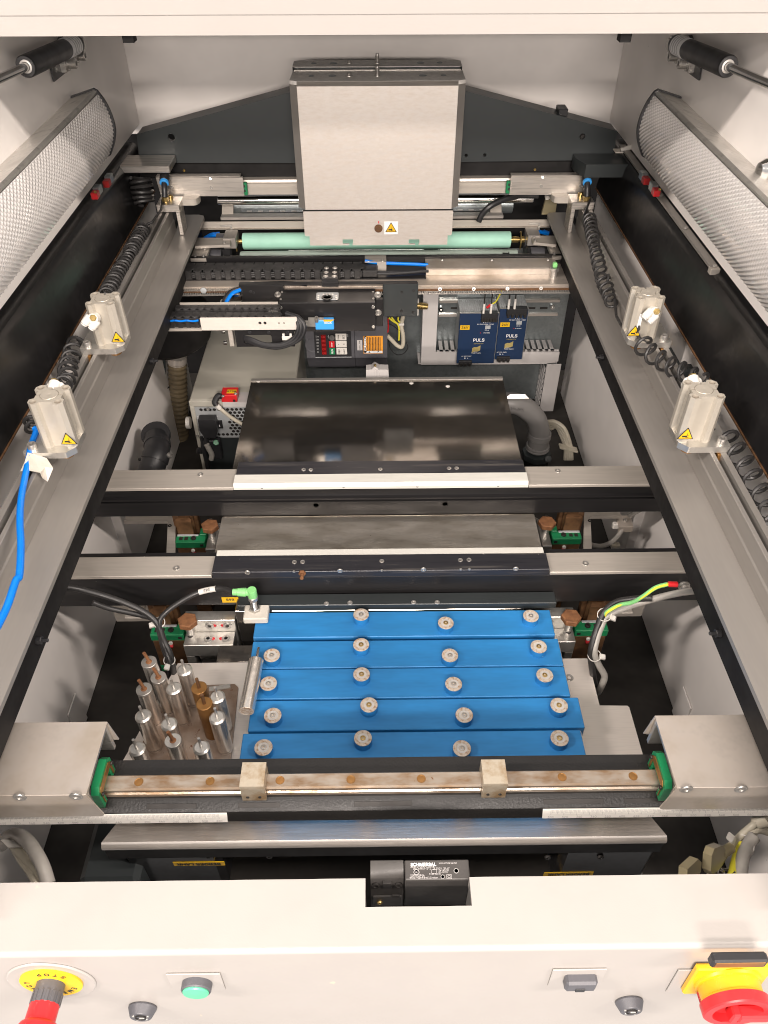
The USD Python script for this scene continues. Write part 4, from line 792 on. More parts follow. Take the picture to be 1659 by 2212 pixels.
# ================================================================== support pins on the rusty plate
t = T('pin_plate', 'rusty steel plate on the table carrying the upright pins', 'plate')
pg = Polygon([(-.3110, .470), (-.1905, .470), (-.1960, .6020), (-.2000, .6060), (-.2900, .6030)]).buffer(.003).buffer(-.0005)
t.p('plate', B().prism(pg, (0, 0, TZ+.0003), (1, 0, 0), (0, 1, 0), (0, 0, .0030)), M['rusty_plate'])
q = [Z(P8(*w), TZ+.004) for w in ((1070, 415), (1303, 380), (1305, 425), (1070, 462))]
t = T('metal_strip', 'small pale metal strip at the back edge of the rusty plate', 'strip'); t.p('strip', B().prism([(w[0], w[1]) for w in q], (0, 0, TZ+.0034), (1, 0, 0), (0, 1, 0), (0, 0, .002)), M['machined_aluminium'])
ZP, PH, PR = TZ+.0034, .0745, .0097
def make_pin(kind, label, loc):
    o = np.array(loc, float); t = T('support_pin', label, 'support pin', 'upright steel support pins on the rusty plate', base=V(o[0]*KS, o[1]*KS, HC-(HC-o[2])*KS))
    bm = {'clean': 'mirror_steel', 'rusty_tip': 'mirror_steel', 'brown': 'brown_brass'}[kind]
    t.p('magnet_base', B().lathe(o, (0, 0, 1), [(0, PR*.93), (.0045, PR*.93), (.0046, PR*.80), (.0058, PR*.80)], 28), M['chrome'])
    t.p('body', B().lathe(o, (0, 0, 1), [(.0058, PR*.94), (.0064, PR), (PH-.003, PR)], 36), M[bm])
    tip = {'clean': 'zinc', 'rusty_tip': 'rust', 'brown': 'rust_dark'}[kind]; face = {'clean': 'machined_aluminium', 'rusty_tip': 'machined_aluminium', 'brown': 'brown_brass'}[kind]
    ch = .0022 if kind == 'clean' else .0004
    t.p('head', B().lathe(o, (0, 0, 1), [(PH-.003, PR*1.001), (PH-ch*.8, PR*1.001), (PH, PR-ch), (PH, 0)], 36), M[face])
    bend = .0 if kind != 'rusty_tip' else .0012
    r = .0017 if kind == 'clean' else .0021
    t.p('tip', B().tube([o+V(0, 0, PH-.001), o+V(0, 0, PH+.004), o+V(-bend, 0, PH+.012), o+V(-bend*2, 0, PH+.0185)], [r*1.0]*25, 12, 8), M[tip])
    if kind == 'rusty_tip': t.p('rust_stain', B().lathe(o, (0, 0, 1), [(PH+.00005, r*1.9), (PH+.0004, r*1.5), (PH+.0008, r)], 14), M['rust'])
    return t
pins = [(402, 130, 'rusty_tip', 'support pin with rusty tip and pale top, rearmost and leftmost of the back row'), (507, 300, 'rusty_tip', 'support pin with rusty tip just in front of the rearmost pin'), (347, 430, 'rusty_tip', 'support pin with rusty bent tip at the left edge of the cluster'),
        (675, 415, 'clean', 'clean chamfered support pin standing in the middle of the back half'), (795, 210, 'clean', 'clean support pin standing off at the back right, on bare table edge'), (957, 415, 'brown', 'brown tarnished support pin, the rear one of two'),
        (1155, 510, 'clean', 'clean support pin at the right behind the brown pins'), (1015, 590, 'brown', 'brown tarnished support pin, the front one of two'), (1155, 740, 'clean', 'clean support pin nearest to the blue bars'),
        (335, 720, 'clean', 'clean support pin at the left, in front of the rusty bent one'), (622, 810, 'clean', 'clean support pin in the middle of the front half'), (668, 1000, 'rusty_tip', 'support pin with rust-stained top at the front middle'),
        (268, 1085, 'clean', 'front left clean support pin cut off by the black beam'), (980, 1070, 'clean', 'front clean support pin right of the rust-stained one, cut off by the beam')]
protos, late = {}, []
for px, py, kind, lab in pins:
    o = Z(P8(px, py), ZP+PH); o[2] = ZP
    if kind not in protos: protos[kind] = make_pin(kind, lab, o)
    else: late.append((protos[kind], lab, V(o[0]*KS, o[1]*KS, HC-(HC-o[2])*KS)))
t = T('support_pin', 'loose support pin lying against the left ends of the blue bars', 'support pin')
a, e = Z(Ic(1487, 1425), .8865), Z(Ic(1546, 1118), .8885); ax = unit(e-a); L = np.linalg.norm(e-a)
t.p('body', B().lathe(a, ax, [(.0, PR*.97), (.0006, PR), (L-.0006, PR), (L, PR*.95), (L, 0)], 36), M['mirror_steel'])
t.p('magnet_face', B().lathe(a, -ax, [(-.0005, PR*.93), (.0004, PR*.92), (.0004, PR*.80), (.0001, PR*.78), (.0001, 0)], 30), M['rusty_magnet'])
t.p('tip', B().cyl(e, e+ax*.0205, .0017, n=12), M['chrome'])

# ================================================================== sensor, cables and ties in the front pit
c6 = C(600, 2380, 500); c7_ = C(2150, 2280, 500)
t = T('proximity_sensor', 'threaded sensor with light green angled plug on a cream foot', 'sensor')
o = Z(c6(1405, 210), .880); f0 = Z(c6(1235, 260), .885); f1 = Z(c6(1580, 110), .885)
t.p('foot', B().box((f0[0], f0[1]-.006, .872), (f1[0], f1[1], .883), .0015), M['tape_paper'])
ob = V(Z(c6(1395, 190), .883)[0], Z(c6(1395, 190), .883)[1], .883)
t.p('nut', B().lathe(ob, (0, 0, 1), [(0, .0082), (.0036, .0082), (.0040, .0074), (.0040, 0)], 6), M['zinc'], smooth=20)
th = [(.003, .0056)]+[(.004+k*.0006, .0056 if k % 2 else .0051) for k in range(28)]
t.p('threaded_barrel', B().lathe(ob, (0, 0, 1), th, 18), M['chrome'])
t.p('collar', B().lathe(ob, (0, 0, 1), [(.0205, .0054), (.0215, .0068), (.027, .0068), (.028, .006)], 20), M['zinc'])
et = ob+V(0, 0, .036); t.p('angled_plug', B().lathe(ob, (0, 0, 1), [(.0265, .0058), (.028, .0066), (.040, .0066), (.0415, .0058), (.0415, 0)], 20).cyl(et+V(.001, 0, 0), et+V(-.0265, 0, .0005), .0056, .0046, n=18).cyl(et+V(-.008, 0, 0), et+V(-.020, 0, .0003), .0062, .0056, n=18), M['light_green'])
pe = et+V(-.026, 0, .0005)
t = T('sensor_cable', 'dark grey cable with white S9R sleeve arching from the green plug', 'cable')
pts = [pe, Z(Ic(1330, 684), .915), Z(Ic(1200, 708), .910), Z(Ic(1080, 770), .905), Z(Ic(1000, 830), .897), Z(Ic(963, 885), .890), Z(Ic(975, 980), .870), Z(Ic(1000, 1060), .855), Z(Ic(1035, 1160), .835), Z(Ic(1060, 1230), .80)]
b = B().tube(pts, .0036, 12, 8); t.p('cable', b, M['dark_cable'])
sp = spline(pts, 8); seg = sp[10:17]; t.p('sleeve', B().tube(seg, .0041, 14, 0), M['white_plastic'])
c_ = seg[3]; t.p('sleeve_text', B().text('S9R', .0034, c_+V(0, -.0030, .0031), unit(seg[5]-seg[1])*np.sign((seg[5]-seg[1])[0]), V(0, .72, .69), .0002, True), M['black_print'], smooth=False)
t = T('black_cable', 'thick black cable drooping from the left rail to the cable tie', 'cable')
t.p('cable', B().tube([Z(Ic(230, 655), .99), Z(Ic(330, 668), .965), Z(Ic(480, 690), .945), Z(Ic(680, 745), .925), Z(Ic(850, 815), .905), Z(Ic(945, 890), .889), Z(Ic(990, 1000), .866), Z(Ic(1030, 1090), .848), Z(Ic(1050, 1190), .82)], .0040, 12, 8), M['dark_cable'])
t = T('black_cable', 'second black cable below the first, coming from under the front beam', 'cable')
t.p('cable', B().tube([Z(Ic(560, 770), .93), Z(Ic(660, 805), .915), Z(Ic(800, 835), .90), Z(Ic(920, 868), .886), Z(Ic(955, 930), .874), Z(Ic(985, 1040), .852), Z(Ic(1015, 1130), .832), Z(Ic(1030, 1220), .80)], .0036, 12, 8), M['dark_cable'])
def tie(label, c, r, nrm, hd):
    t = T('cable_tie', label, 'cable tie'); a, b_, n = frame(nrm); th = np.linspace(0, 2*np.pi, 33); v, f = [], []
    for k in th:
        d = a*math.cos(k)+b_*math.sin(k)
        for rr, hh in ((r, -.0012), (r+.0009, -.0012), (r+.0009, .0012), (r, .0012)): v.append(c+d*rr+n*hh)
    for i in range(32):
        for j in range(4): f.append([i*4+j, i*4+(j+1) % 4, (i+1)*4+(j+1) % 4, (i+1)*4+j])
    t.p('band', B().add(np.array(v), np.array(f)), M['white_plastic'])
    t.p('head', B().obox(c+unit(hd)*(r+.003), unit(hd), n, np.cross(unit(hd), n), (.0042, .0030, .0036), .0010), M['white_plastic'])
tie('white cable tie bundling three dark cables, upper left', Z(Ic(960, 890),   .886), .0072, (.15, -.25, .9), (-1, -.25, -.2))
tie('white cable tie bundling three dark cables, just behind the pins', Z(Ic(1022, 1118), .843), .0070, (.15, -.3, .9), (-.2, -1, -.3))
tie('white cable tie around the grey and black cables, upper right', Z(c7_(890, 595), .90), .0088, (-.3, -.3, .9), (1, -.35, -.2))
tie('white cable tie around the grey and black cables, lower right', Z(c7_(755, 1135), .855), .0080, (-.15, -.3, .9), (1, -.15, -.1))
t = T('grey_cable', 'light grey cable from the right rail through both cable ties', 'cable')
t.p('cable', B().tube([Z(Kc(1400, 665), .99), Z(Kc(1290, 690), .975), Z(Kc(1130, 710), .955), Z(Kc(960, 750), .93), Z(Kc(800, 800), .91), Z(Kc(690, 850), .897), Z(Kc(650, 920), .885), Z(Kc(620, 1010), .87), Z(Kc(612, 1080), .857), Z(Kc(640, 1150), .84), Z(Kc(672, 1210), .825), Z(Kc(660, 1260), .81), Z(Kc(635, 1310), .78)], .0046, 12, 8), M['grey_cable'])
t = T('black_cable', 'black cable running beside the light grey one at the right', 'cable')
t.p('cable', B().tube([Z(Kc(960, 742), .935), Z(Kc(850, 748), .925), Z(Kc(740, 770), .913), Z(Kc(670, 830), .902), Z(Kc(630, 920), .885), Z(Kc(600, 1020), .868), Z(Kc(590, 1090), .853), Z(Kc(600, 1180), .83), Z(Kc(620, 1290), .78)], .0046, 12, 8), M['dark_cable'])
t = T('earth_wire', 'green and yellow earth wire from the brass-nutted stud to the tie', 'wire')
pts = [Z(Kc(1055, 658), .998), Z(Kc(980, 680), .985), Z(Kc(900, 735), .962), Z(Kc(840, 768), .942), Z(Kc(760, 785), .923), Z(Kc(690, 825), .908), Z(Kc(672, 850), .898)]
t.p('wire', B().tube(pts, .0027, 10, 8), M['light_green'])
sp = spline(pts, 8); t.p('yellow_stripe', B().tube(sp+V(0, -.0013, .0013), .0018, 8, 0), M['stripe_yellow'])
e = Z(Kc(1055, 658), .998); e2 = Z(Kc(1115, 660), .998); t.p('crimp_sleeve', B().cyl(e+(e-e2)*.0, e2, .0037, n=14, bev=.001), M['red_plastic'])
s_ = Y(Kc(1150, 665), .5733*1.17/KS); t.p('stud', B().lathe(s_, (0, -1, 0), [(0, .0085), (.0018, .0085), (.0018, .0075), (.0040, .0072), (.0042, .0078), (.0056, .0078), (.0056, .0052), (.010, .0050), (.010, .0024), (.007, .002), (.007, 0)], 18), M['zinc'])
for _t in THINGS[N0:]: _t.k = KS
for _t in THINGS[N1:N2]: _t.k = 1.0746
# gap behind the ledge: cables left and right
l3_ = C(0, 3200, 700); rr3 = C(2500, 3200, 572)
t = T('grey_cable', 'thick lavender-grey cable arching down in the left gap behind the ledge', 'cable')
t.p('cable', B().tube([Y(l3_(20, 430), .36), Y(l3_(70, 350), .35), Y(l3_(170, 330), .34), Y(l3_(270, 400), .325), Y(l3_(350, 520), .31), Y(l3_(410, 640), .298), Y(l3_(460, 800), .285)], .0064, 14, 8), M['grey_cable'])
t = T('cream_cable', 'thin cream cables beside the thick grey cable in the left gap', 'cable')
t.p('cable', B().tube([Y(l3_(100, 410), .335), Y(l3_(170, 480), .325), Y(l3_(250, 570), .315), Y(l3_(340, 690), .30), Y(l3_(400, 820), .285)], .0042, 12, 8), M['cream_cable'])
t.p('cable', B().tube([Y(l3_(130, 460), .33), Y(l3_(200, 580), .315), Y(l3_(280, 690), .30), Y(l3_(340, 800), .285)], .003, 10, 8), M['cream_cable'])
t.p('ferrule', B().obox(Y(l3_(125, 410), .332), unit(Y(l3_(170, 480), .325)-Y(l3_(100, 410), .335)), (1, 0, 0), (0, -.5, .8), (.010, .008, .004), .002), M['white_plastic'])
t = T('cream_cable', 'cream cables and connectors tied together in the right gap', 'cable')
t.p('cable', B().tube([Y(rr3(1640, 150), .345), Y(rr3(1500, 280), .335), Y(rr3(1360, 400), .33), Y(rr3(1200, 560), .32), Y(rr3(1080, 690), .31), Y(rr3(1010, 830), .30), Y(rr3(980, 920), .29)], .0036, 12, 8), M['cream_cable'])
t.p('cable', B().tube([Y(rr3(1700, 380), .335), Y(rr3(1560, 340), .333), Y(rr3(1490, 370), .330), Y(rr3(1465, 450), .325), Y(rr3(1420, 600), .315)], .0042, 12, 8), M['cream_cable'])
t.p('connector', B().cyl(Y(rr3(1640, 190), .340), Y(rr3(1490, 285), .336), .0085, .0058, n=16, bev=.002), M['cream_cable'])
o = Y(rr3(980, 650), .300); d1 = unit(Y(rr3(1150, 560), .318)-Y(rr3(900, 720), .295)); a_ = unit(np.cross(d1, FW)); 
t.p('plug_hood', B().prism([(-.015, -.007), (-.015, .007), (-.010, .0125), (.008, .0105), (.016, .005), (.016, -.005), (.008, -.0095), (-.009, -.0125)], o, d1, a_, np.cross(d1, a_)*.008), M['clear_plastic'])
t.p('gland', B().lathe(o+d1*.015+np.cross(d1, a_)*.005, d1, [(k*.0018, .0050 if k % 2 else .0038) for k in range(12)], 14), M['clear_plastic'])
o2 = Y(rr3(700, 790), .285); t.p('plug_hood', B().prism([(-.014, -.006), (-.014, .006), (.008, .009), (.015, .004), (.015, -.004), (.008, -.009)], o2, d1, a_, np.cross(d1, a_)*.008), M['clear_plastic'])
t = T('yellow_cable', 'yellow cable dropping behind the ledge in the right gap', 'cable')
t.p('cable', B().tube([Y(rr3(1370, 520), .320), Y(rr3(1310, 640), .310), Y(rr3(1270, 780), .298), Y(rr3(1240, 920), .285)], .0046, 12, 8), M['stripe_yellow'])
t = T('grey_cable', 'thick grey cable dropping behind the ledge in the right gap', 'cable')
t.p('cable', B().tube([Y(rr3(1500, 420), .325), Y(rr3(1430, 520), .318), Y(rr3(1370, 660), .306), Y(rr3(1350, 800), .295), Y(rr3(1330, 930), .285)], .0060, 14, 8), M['grey_cable'])
t = T('silver_lead', 'braided silver shield leads hanging beside the clear plug', 'cable')
for k in range(4): t.p('lead', B().tube([Y(rr3(1200-20*k, 600+14*k), .312), Y(rr3(1130-30*k, 720+20*k), .302), Y(rr3(1060-22*k+k*k*30, 830), .292), Y(rr3(1000+60*k, 920), .284)], .0015, 8, 8), M['chrome'])
tie('white cable tie around the cream cables in the right gap', Y(rr3(1360, 540), .318), .0105, (.6, -.1, -.8), (-1, .5, .6))
# ================================================================== rear: wedge beam, squeegee head, carriages
A_ = C(0, 0, 1100); B_ = C(1000, 0, 1100); D_ = C(1972, 0, 1100); F_ = C(500, 900, 1100); G_ = C(1300, 900, 1100)
l3 = C(500, 600, 600); r3 = C(1900, 600, 600); b4 = C(900, 1080, 800); b5 = C(600, 1180, 700); b6 = C(1150, 1200, 600); b7 = C(1650, 1150, 650); b8 = C(700, 1350, 400, 1609)
flat = lambda pts, y: [(Y(p, y)[0], Y(p, y)[2]) for p in pts]
t = T('wedge_beam', 'dark grey wedge-shaped bridge beam behind the silver squeegee head', 'beam')
out = flat([(295, 290), (302, 352), (640, 352), (640, 350), (1000, 350), (1325, 345), (1333, 283), (1008, 197), (622, 200)], 1.42)
pg = Polygon(out)
for p, r in (((370, 297), .0062), ((1258, 295), .0050), ((1007, 336), .0030), ((1047, 335), .0030)): q = Y(p, 1.42); pg = pg.difference(Point(q[0], q[2]).buffer(r, quad_segs=6))
t.p('web', B().prism(pg, (0, 1.42, 0), (1, 0, 0), (0, 0, 1), (0, .008, 0)), M['graphite_paint'])
for a, b_ in ((out[0], out[8]), (out[7], out[6])):
    a, b_ = V(a[0], 1.42, a[1]), V(b_[0], 1.42, b_[1]); d = unit(b_-a); n = np.cross(d, V(0, 1, 0)); n = n*np.sign(n[2]); t.p('top_flange', B().obox((a+b_)/2+V(0, .022, 0)-n*.0022, d, (0, 1, 0), n, (np.linalg.norm(b_-a)/2, .0215, .0020), .0015), M['graphite_paint'])
t.p('stud', screw(Y((1258, 295), 1.428), (0, -1, 0), .0045, .003), M['dark_socket'])
q = Y(D_(425, 682), 1.43); t.p('tab', B().box(q+V(-.008, .002, -.012), q+V(.008, .03, .006), .001), M['black_plastic'])
t = T('rear_beam', 'black beam right under the wedge-shaped beam', 'beam')
t.p('beam', B().box((-.44, 1.432, Y((600, 384), 1.432)[2]), (.44, 1.50, Y((600, 350), 1.432)[2]), .002), M['black_matt'])
for p in ((l3(655, 225)), (r3(662, 215))): t.p('screw', screw(Y(p, 1.432), (0, -1, 0), .0025, .0015), M['brass'])
t = T('end_block', 'pale aluminium end block under the left tip of the wedge beam', 'block')
a = Y(l3(0, 180), 1.36); c_ = Y(l3(500, 255), 1.36)
t.p('block', B().box((-.46, 1.36, c_[2]), (c_[0], 1.418, a[2]), .001), M['brushed_aluminium'])
t = T('end_block', 'dark painted end block under the right tip of the wedge beam', 'block')
a = Y(r3(1225, 165), 1.36); c_ = Y(r3(1210, 310), 1.36)
t.p('block', B().prism([(c_[0], 1.362), (c_[0]-.012, 1.395), (c_[0]-.012, 1.418), (.46, 1.418), (.46, 1.362)], (0, 0, c_[2]), (1, 0, 0), (0, 1, 0), (0, 0, a[2]-c_[2])), M['graphite_paint'])
t = T('wire_bundle', 'white marked wires lying behind the right end block', 'wire')
for k in range(4): t.p('wire', B().tube([Y(D_(770+22*k, 905-8*k), 1.40), Y(D_(830+15*k, 890-10*k), 1.40), Y(D_(900, 870-14*k), 1.40)], .0034, 8), M['white_plastic'])
t.p('foam', B().box(Y(D_(738, 925), 1.40), Y(D_(785, 895), 1.42), .001), M['tape_paper'])

# squeegee head: two chamfered blocks, lower guard
t = T('squeegee_head', 'big brushed silver squeegee head hanging in front of the wedge beam', 'squeegee head')
yf = 1.30; f = lambda x, y: Y(B_(x, y), yf)
xl, xr, zt, zb_ = f(281, 520)[0], f(1258, 520)[0], f(780, 518)[2], f(780, 1262)[2]
ch = .0115; zc = zt+.006
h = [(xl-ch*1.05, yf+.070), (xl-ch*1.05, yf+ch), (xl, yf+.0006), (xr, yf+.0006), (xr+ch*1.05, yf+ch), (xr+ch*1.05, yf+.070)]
t.p('shade_toned_block', B().prism(h, (0, 0, zb_), (1, 0, 0), (0, 1, 0), (0, 0, zt-zb_)), M['anodised_grey'])  # same silver metal as the front; shade of the sides put in as darker grey
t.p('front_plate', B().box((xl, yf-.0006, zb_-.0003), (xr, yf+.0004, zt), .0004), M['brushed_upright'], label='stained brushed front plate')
h = [(xl+.001-ch, yf+.070), (xl-ch, yf+ch), (xl+.0012, yf+.0044), (xr-.0012, yf+.0044), (xr+ch, yf+ch), (xr+ch, yf+.070)]
t.p('top_cap', B().prism(h, (0, 0, zt+.0003), (1, 0, 0), (0, 1, 0), (0, 0, .0053)), M['worn_zinc'])
t.p('cap_chamfer', B().prism([(yf, zt+.0003), (yf+.0042, zt+.0054), (yf+.0042, zt+.0003)], (xl, 0, 0), (0, 1, 0), (0, 0, 1), (xr-xl, 0, 0)), M['brushed_aluminium'])
h2 = [(xl-ch, yf+.110), (xl-ch, yf+.076), (xl-ch+.004, yf+.072), (xr+ch-.004, yf+.072), (xr+ch, yf+.076), (xr+ch, yf+.110), (xr+.002, yf+.116), (xl-.002, yf+.116)]
t.p('rear_block', B().prism(h2, (0, 0, zb_), (1, 0, 0), (0, 1, 0), (0, 0, zt+.0095-zb_)), M['graphite_paint'])
t.p('rear_cap', B().prism(h2, (0, 0, zt+.0097), (1, 0, 0), (0, 1, 0), (0, 0, .001)), M['worn_zinc'])
t.p('edge_line', B().box((xl-ch*.8, yf+.0690, zt+.0050), (xr+ch*.8, yf+.0712, zt+.0072), .0005), M['brushed_aluminium'])
for row, yy, zz in ((458, yf+.036, zt+.0057), (388, yf+.094, zt+.0108)):
    for px in (370, 497, 1043, 1168) if row > 400 else (384, 503, 1030, 1147): o = Z(B_(px, row), zz); o[1] = yy; t.p('plug', B().lathe(o, (0, 0, 1), [(0, .0062 if px in (497, 503, 1043, 1030) else .0046), (.0006, .0054 if px in (497, 503, 1043, 1030) else .004), (.0002, .003), (.0002, 0)], 20), M['galvanised'])
    for px, hh, r in ((598, .004, .0040), (768, .0125, .0032)): o = Z(B_(px, row), zz); o[1] = yy; t.p('stud', B().lathe(o, (0, 0, 1), [(0, r*1.5), (.0008, r*1.45), (.0009, r)]+[(.001+.0009*k, r if k % 2 else r*.9) for k in range(int(hh/.0009))]+[(hh+.001, r*.8), (hh+.001, 0)], 14), M['zinc'])
zl0, zl1 = f(700, 1425)[2], f(700, 1272)[2]; xg0, xg1 = f(325, 1350)[0], f(1222, 1350)[0]
t.p('seam', B().box((xg0, yf+.0008, zl1-.0006), (xg1, yf+.004, zl1+.0006), 0), M['dark_socket']); gd = rpoly(xg0, zl0, xg1, zl1-.0004, .003); t.p('lower_guard', B().prism(gd, (0, yf+.0015, 0), (1, 0, 0), (0, 0, 1), (0, .0045, 0)), M['brushed_upright'])
xs0, xs1, zs = f(360, 1455)[0], f(1192, 1455)[0], f(700, 1485)[2]
st = rpoly(xs0, zs, xs1, zl0+.006, .001)
for px in (590, 990):
    a, c_ = f(px-32, 1450), f(px+32, 1478); st = st.difference(rpoly(a[0], c_[2]+.0008, c_[0], a[2], .001)).difference(sbox(f(px+8, 1450)[0], zs-.001, f(px+28, 1450)[0], a[2]-.001))
t.p('slotted_strip', B().prism(st, (0, yf+.004, 0), (1, 0, 0), (0, 0, 1), (0, .002, 0)), M['brushed_upright'])
o = f(775, 1380)+V(0, .0013, 0); t.p('recessed_screw', B().lathe(o, (0, -1, 0), [(0, .0072), (.0008, .0070), (.0008, .0058), (-.0002, .0056), (-.0002, .003), (.0004, .0026), (.0004, 0)], 24), M['rust_dark'])
t.p('red_mark', B().box(f(776, 1342)-V(.0008, .0, .0018), f(776, 1342)+V(.0008, .0014, .0018), 0), M['thread_lock_red'])
o = f(851, 1376)+V(0, .0012, 0); t.p('sticker', B().box(o-V(.0118, .0, .0112), o+V(.0118, .0002, .0112), 0), M['white_print'])
warn_triangle(t, o+V(0, -.0001, -.001), V(1, 0, 0), V(0, 0, 1), .0165)

# carriage plates, their guide, rear shafts and rollers
t = T('rear_guide', 'grey linear guide rail behind the silver carriage plates', 'guide rail')
a = Y(l3(1400, 330), 1.415); c_ = Y(l3(1400, 490), 1.415)
t.p('rail', B().prism([(1.413, c_[2]), (1.413, c_[2]+.009), (1.417, c_[2]+.0135), (1.417, c_[2]+.018), (1.413, a[2]-.004), (1.4145, a[2]), (1.43, a[2]), (1.43, c_[2])], (-.33, 0, 0), (0, 1, 0), (0, 0, 1), (.66, 0, 0)), M['anodised_bar'])
for sgn, nm, ps in ((-1, 'left', [l3(340, 305), l3(1300, 305), l3(1320, 510), l3(400, 510)]), (1, 'right', [r3(400, 293), r3(1180, 290), r3(1215, 495), r3(380, 498)])):
    t = T('carriage_plate', f'brushed silver carriage plate with two screws, rear {nm}', 'plate')
    q = flat(ps, 1.398); t.p('plate', B().prism(q, (0, 1.398, 0), (1, 0, 0), (0, 0, 1), (0, .006, 0)), M['brushed_aluminium'])
    t.p('top_edge', B().box((min(w[0] for w in q), 1.3985, max(w[1] for w in q)-.0002), (max(w[0] for w in q)-.004, 1.412, max(w[1] for w in q)+.0018), .0005), M['brushed_aluminium'])
    for p in ([l3(515, 412), l3(957, 416)] if sgn < 0 else [r3(733, 400), r3(1172, 395)]): t.p('screw', screw(Y(p, 1.398), (0, -1, 0), .0030, .0012), M['zinc'])
    for p in ([l3(500, 318), l3(945, 318)] if sgn < 0 else [r3(747, 303)]): t.p('screw', screw(Y(p, 1.398), (0, -1, .4), .0028, .0014), M['zinc'])
    e = Y(l3(1320, 400) if sgn < 0 else r3(375, 390), 1.405)
    t.p('end_seal', B().box((e[0]-.0045, 1.4045, c_[2]+.002), (e[0]+.0045, 1.4125, a[2]-.002), .001), M['green_plastic'])
    for k in range(2): t.p('pocket', B().box((e[0]-.0015, 1.4042, c_[2]+.008+.008*k), (e[0]+.0015, 1.4047, c_[2]+.012+.008*k), 0), M['dark_socket'])
    t = T('hose_fitting', f'blue and black push-in air fitting beside the {nm} carriage plate', 'fitting')
    p = Y(l3(435, 350) if sgn < 0 else r3(1240, 345), 1.372)
    t.p('black_ring', B().cyl(p+V(0, .012, .006), p, .0085, n=18), M['black_plastic']); t.p('blue_ring', B().lathe(p, (0, -1, -.5), [(0, .0078), (.004, .0078), (.0045, .007), (.0045, .0045), (.001, .0045)], 18), M['blue_plastic'])
    t.p('elbow', B().tube([p+V(0, -.002, -.002), p+V(0, -.008, -.010), p+V(sgn*.001, -.012, -.022)], .0052, 12), M['black_plastic']); t.p('nut', B().cyl(p+V(sgn*.001, -.012, -.022), p+V(sgn*.001, -.013, -.029), .0062, n=6), M['brass'])
t = T('chrome_shaft', 'bright chrome shaft across the dark rear', 'shaft')
a = Y(l3(1060, 553), 1.44); c_ = Y(r3(400, 512), 1.44); t.p('shaft', B().cyl(V(-.30, 1.47, a[2]-.012), V(.30, 1.47, a[2]-.012), .0085, n=20), M['chrome'])
t = T('dark_roller', 'blue-grey metal roller behind the aluminium cross bar', 'roller')
a = Y(l3(1100, 620), 1.50); t.p('tube', B().cyl(V(-.292, 1.51, a[2]), V(.268, 1.51, a[2]), .020, n=28), M['galvanised'])
t = T('slotted_bar', 'dark slotted bar with pale edge behind the aluminium cross bar', 'bar')
a = Y(l3(1040, 745), 1.455); c_ = Y(l3(1040, 780), 1.455)
t.p('bar', B().box((-.298, 1.455, c_[2]), (.245, 1.475, a[2]), .001), M['anodised_grey']); t.p('dark_strip', B().box((-.262, 1.476, a[2]), (.225, 1.492, a[2]+.001), .0004), M['black_anodised'])
for k in range(22): t.p('slot', B().box((-.250+.0215*k, 1.479, a[2]+.0011), (-.240+.0215*k, 1.484, a[2]+.0016), 0), M['anodised_grey'])
for x, s_ in ((-.286, 1), (.232, -1)): t.p('arm', B().obox((x, 1.485, a[2]+.0115), (1, 0, 0), unit((0, 1, .9)), unit((0, -.9, 1)), (.011, .022, .0012), .0005), M['anodised_bar'])
t = T('cross_bar', 'thin pale aluminium cross bar in front of the rear shaft', 'bar')
a = Y(l3(1000, 785), 1.448); c_ = Y(l3(1000, 862), 1.448)
t.p('bar', B().box((-.345, 1.448, c_[2]-.001), (.335, 1.4515, a[2]-.002), .0006), M['anodised_bar']); t.p('lip', B().box((-.345, 1.4445, c_[2]-.0022), (.335, 1.4515, c_[2]-.0012), .0003), M['brushed_aluminium'])
for p in (l3(1115, 838), r3(655, 815)): o = Y(p, 1.447); t.p('bent_tab', B().box(o+V(-.010, -.001, -.001), o+V(.012, .0005, .0022), .0004).box(o+V(.008, -.001, -.012), o+V(.012, .0005, -.001), .0004), M['machined_aluminium'])
# cleaning paper rollers
yr, zr = 1.43, 1.0950
t = T('paper_roller', 'mint green paper roll, the thicker and rear one', 'paper roll')
x0, x1 = Y(l3(1306, 1000), yr)[0], Y(r3(388, 990), yr)[0]
t.p('roll', B().lathe((x0, yr, zr), (1, 0, 0), [(0, .0145), (.002, .0152), (x1-x0-.002, .0152), (x1-x0, .0145), (x1-x0, .005), (x1-x0, 0)], 32), M['mint_paper'])
t.p('axle', B().cyl((x0-.028, yr, zr), (x1+.045, yr, zr), .0040, n=14), M['brass'])
for x in (x1+.004, x1+.020): t.p('collar', B().cyl((x, yr, zr), (x+.012, yr, zr), .0062, .0055, n=16), M['brass'])
for x, s_ in ((x0-.012, -1), (x1+.019, 1), (x1+.042, 1)): t.p('retaining_clip', B().tube([(x, yr-.012, zr-.014), (x, yr-.014, zr), (x, yr-.004, zr+.014), (x, yr+.006, zr+.012)], .0014, 8), M['brass'])
t = T('paper_roller', 'pale used paper roll, the thinner one in front', 'paper roll')
y2, z2 = 1.392, 1.0800; x0, x1 = Y(l3(1275, 1150), y2)[0], Y(r3(470, 1130), y2)[0]
t.p('roll', B().lathe((x0, y2, z2), (1, 0, 0), [(0, .0100), (.003, .0112), (x1-x0-.003, .0112), (x1-x0, .0100), (x1-x0, 0)], 28), M['used_paper'])
o = Y(r3(345, 1125), y2-.010); b = B()
for a, c_ in (((300, 1103), (365, 1098)), ((365, 1098), (375, 1148)), ((375, 1148), (305, 1143))):
    p, q = Z(r3(*a), z2+.0085), Z(r3(*c_), z2+.0085); b.obox((p+q)/2, q-p, np.cross(q-p, (0, -.6, .8)), (0, -.6, .8), (np.linalg.norm(q-p)/2, .0009, .0016), 0)
t.p('pen_mark', b, M['black_print'])
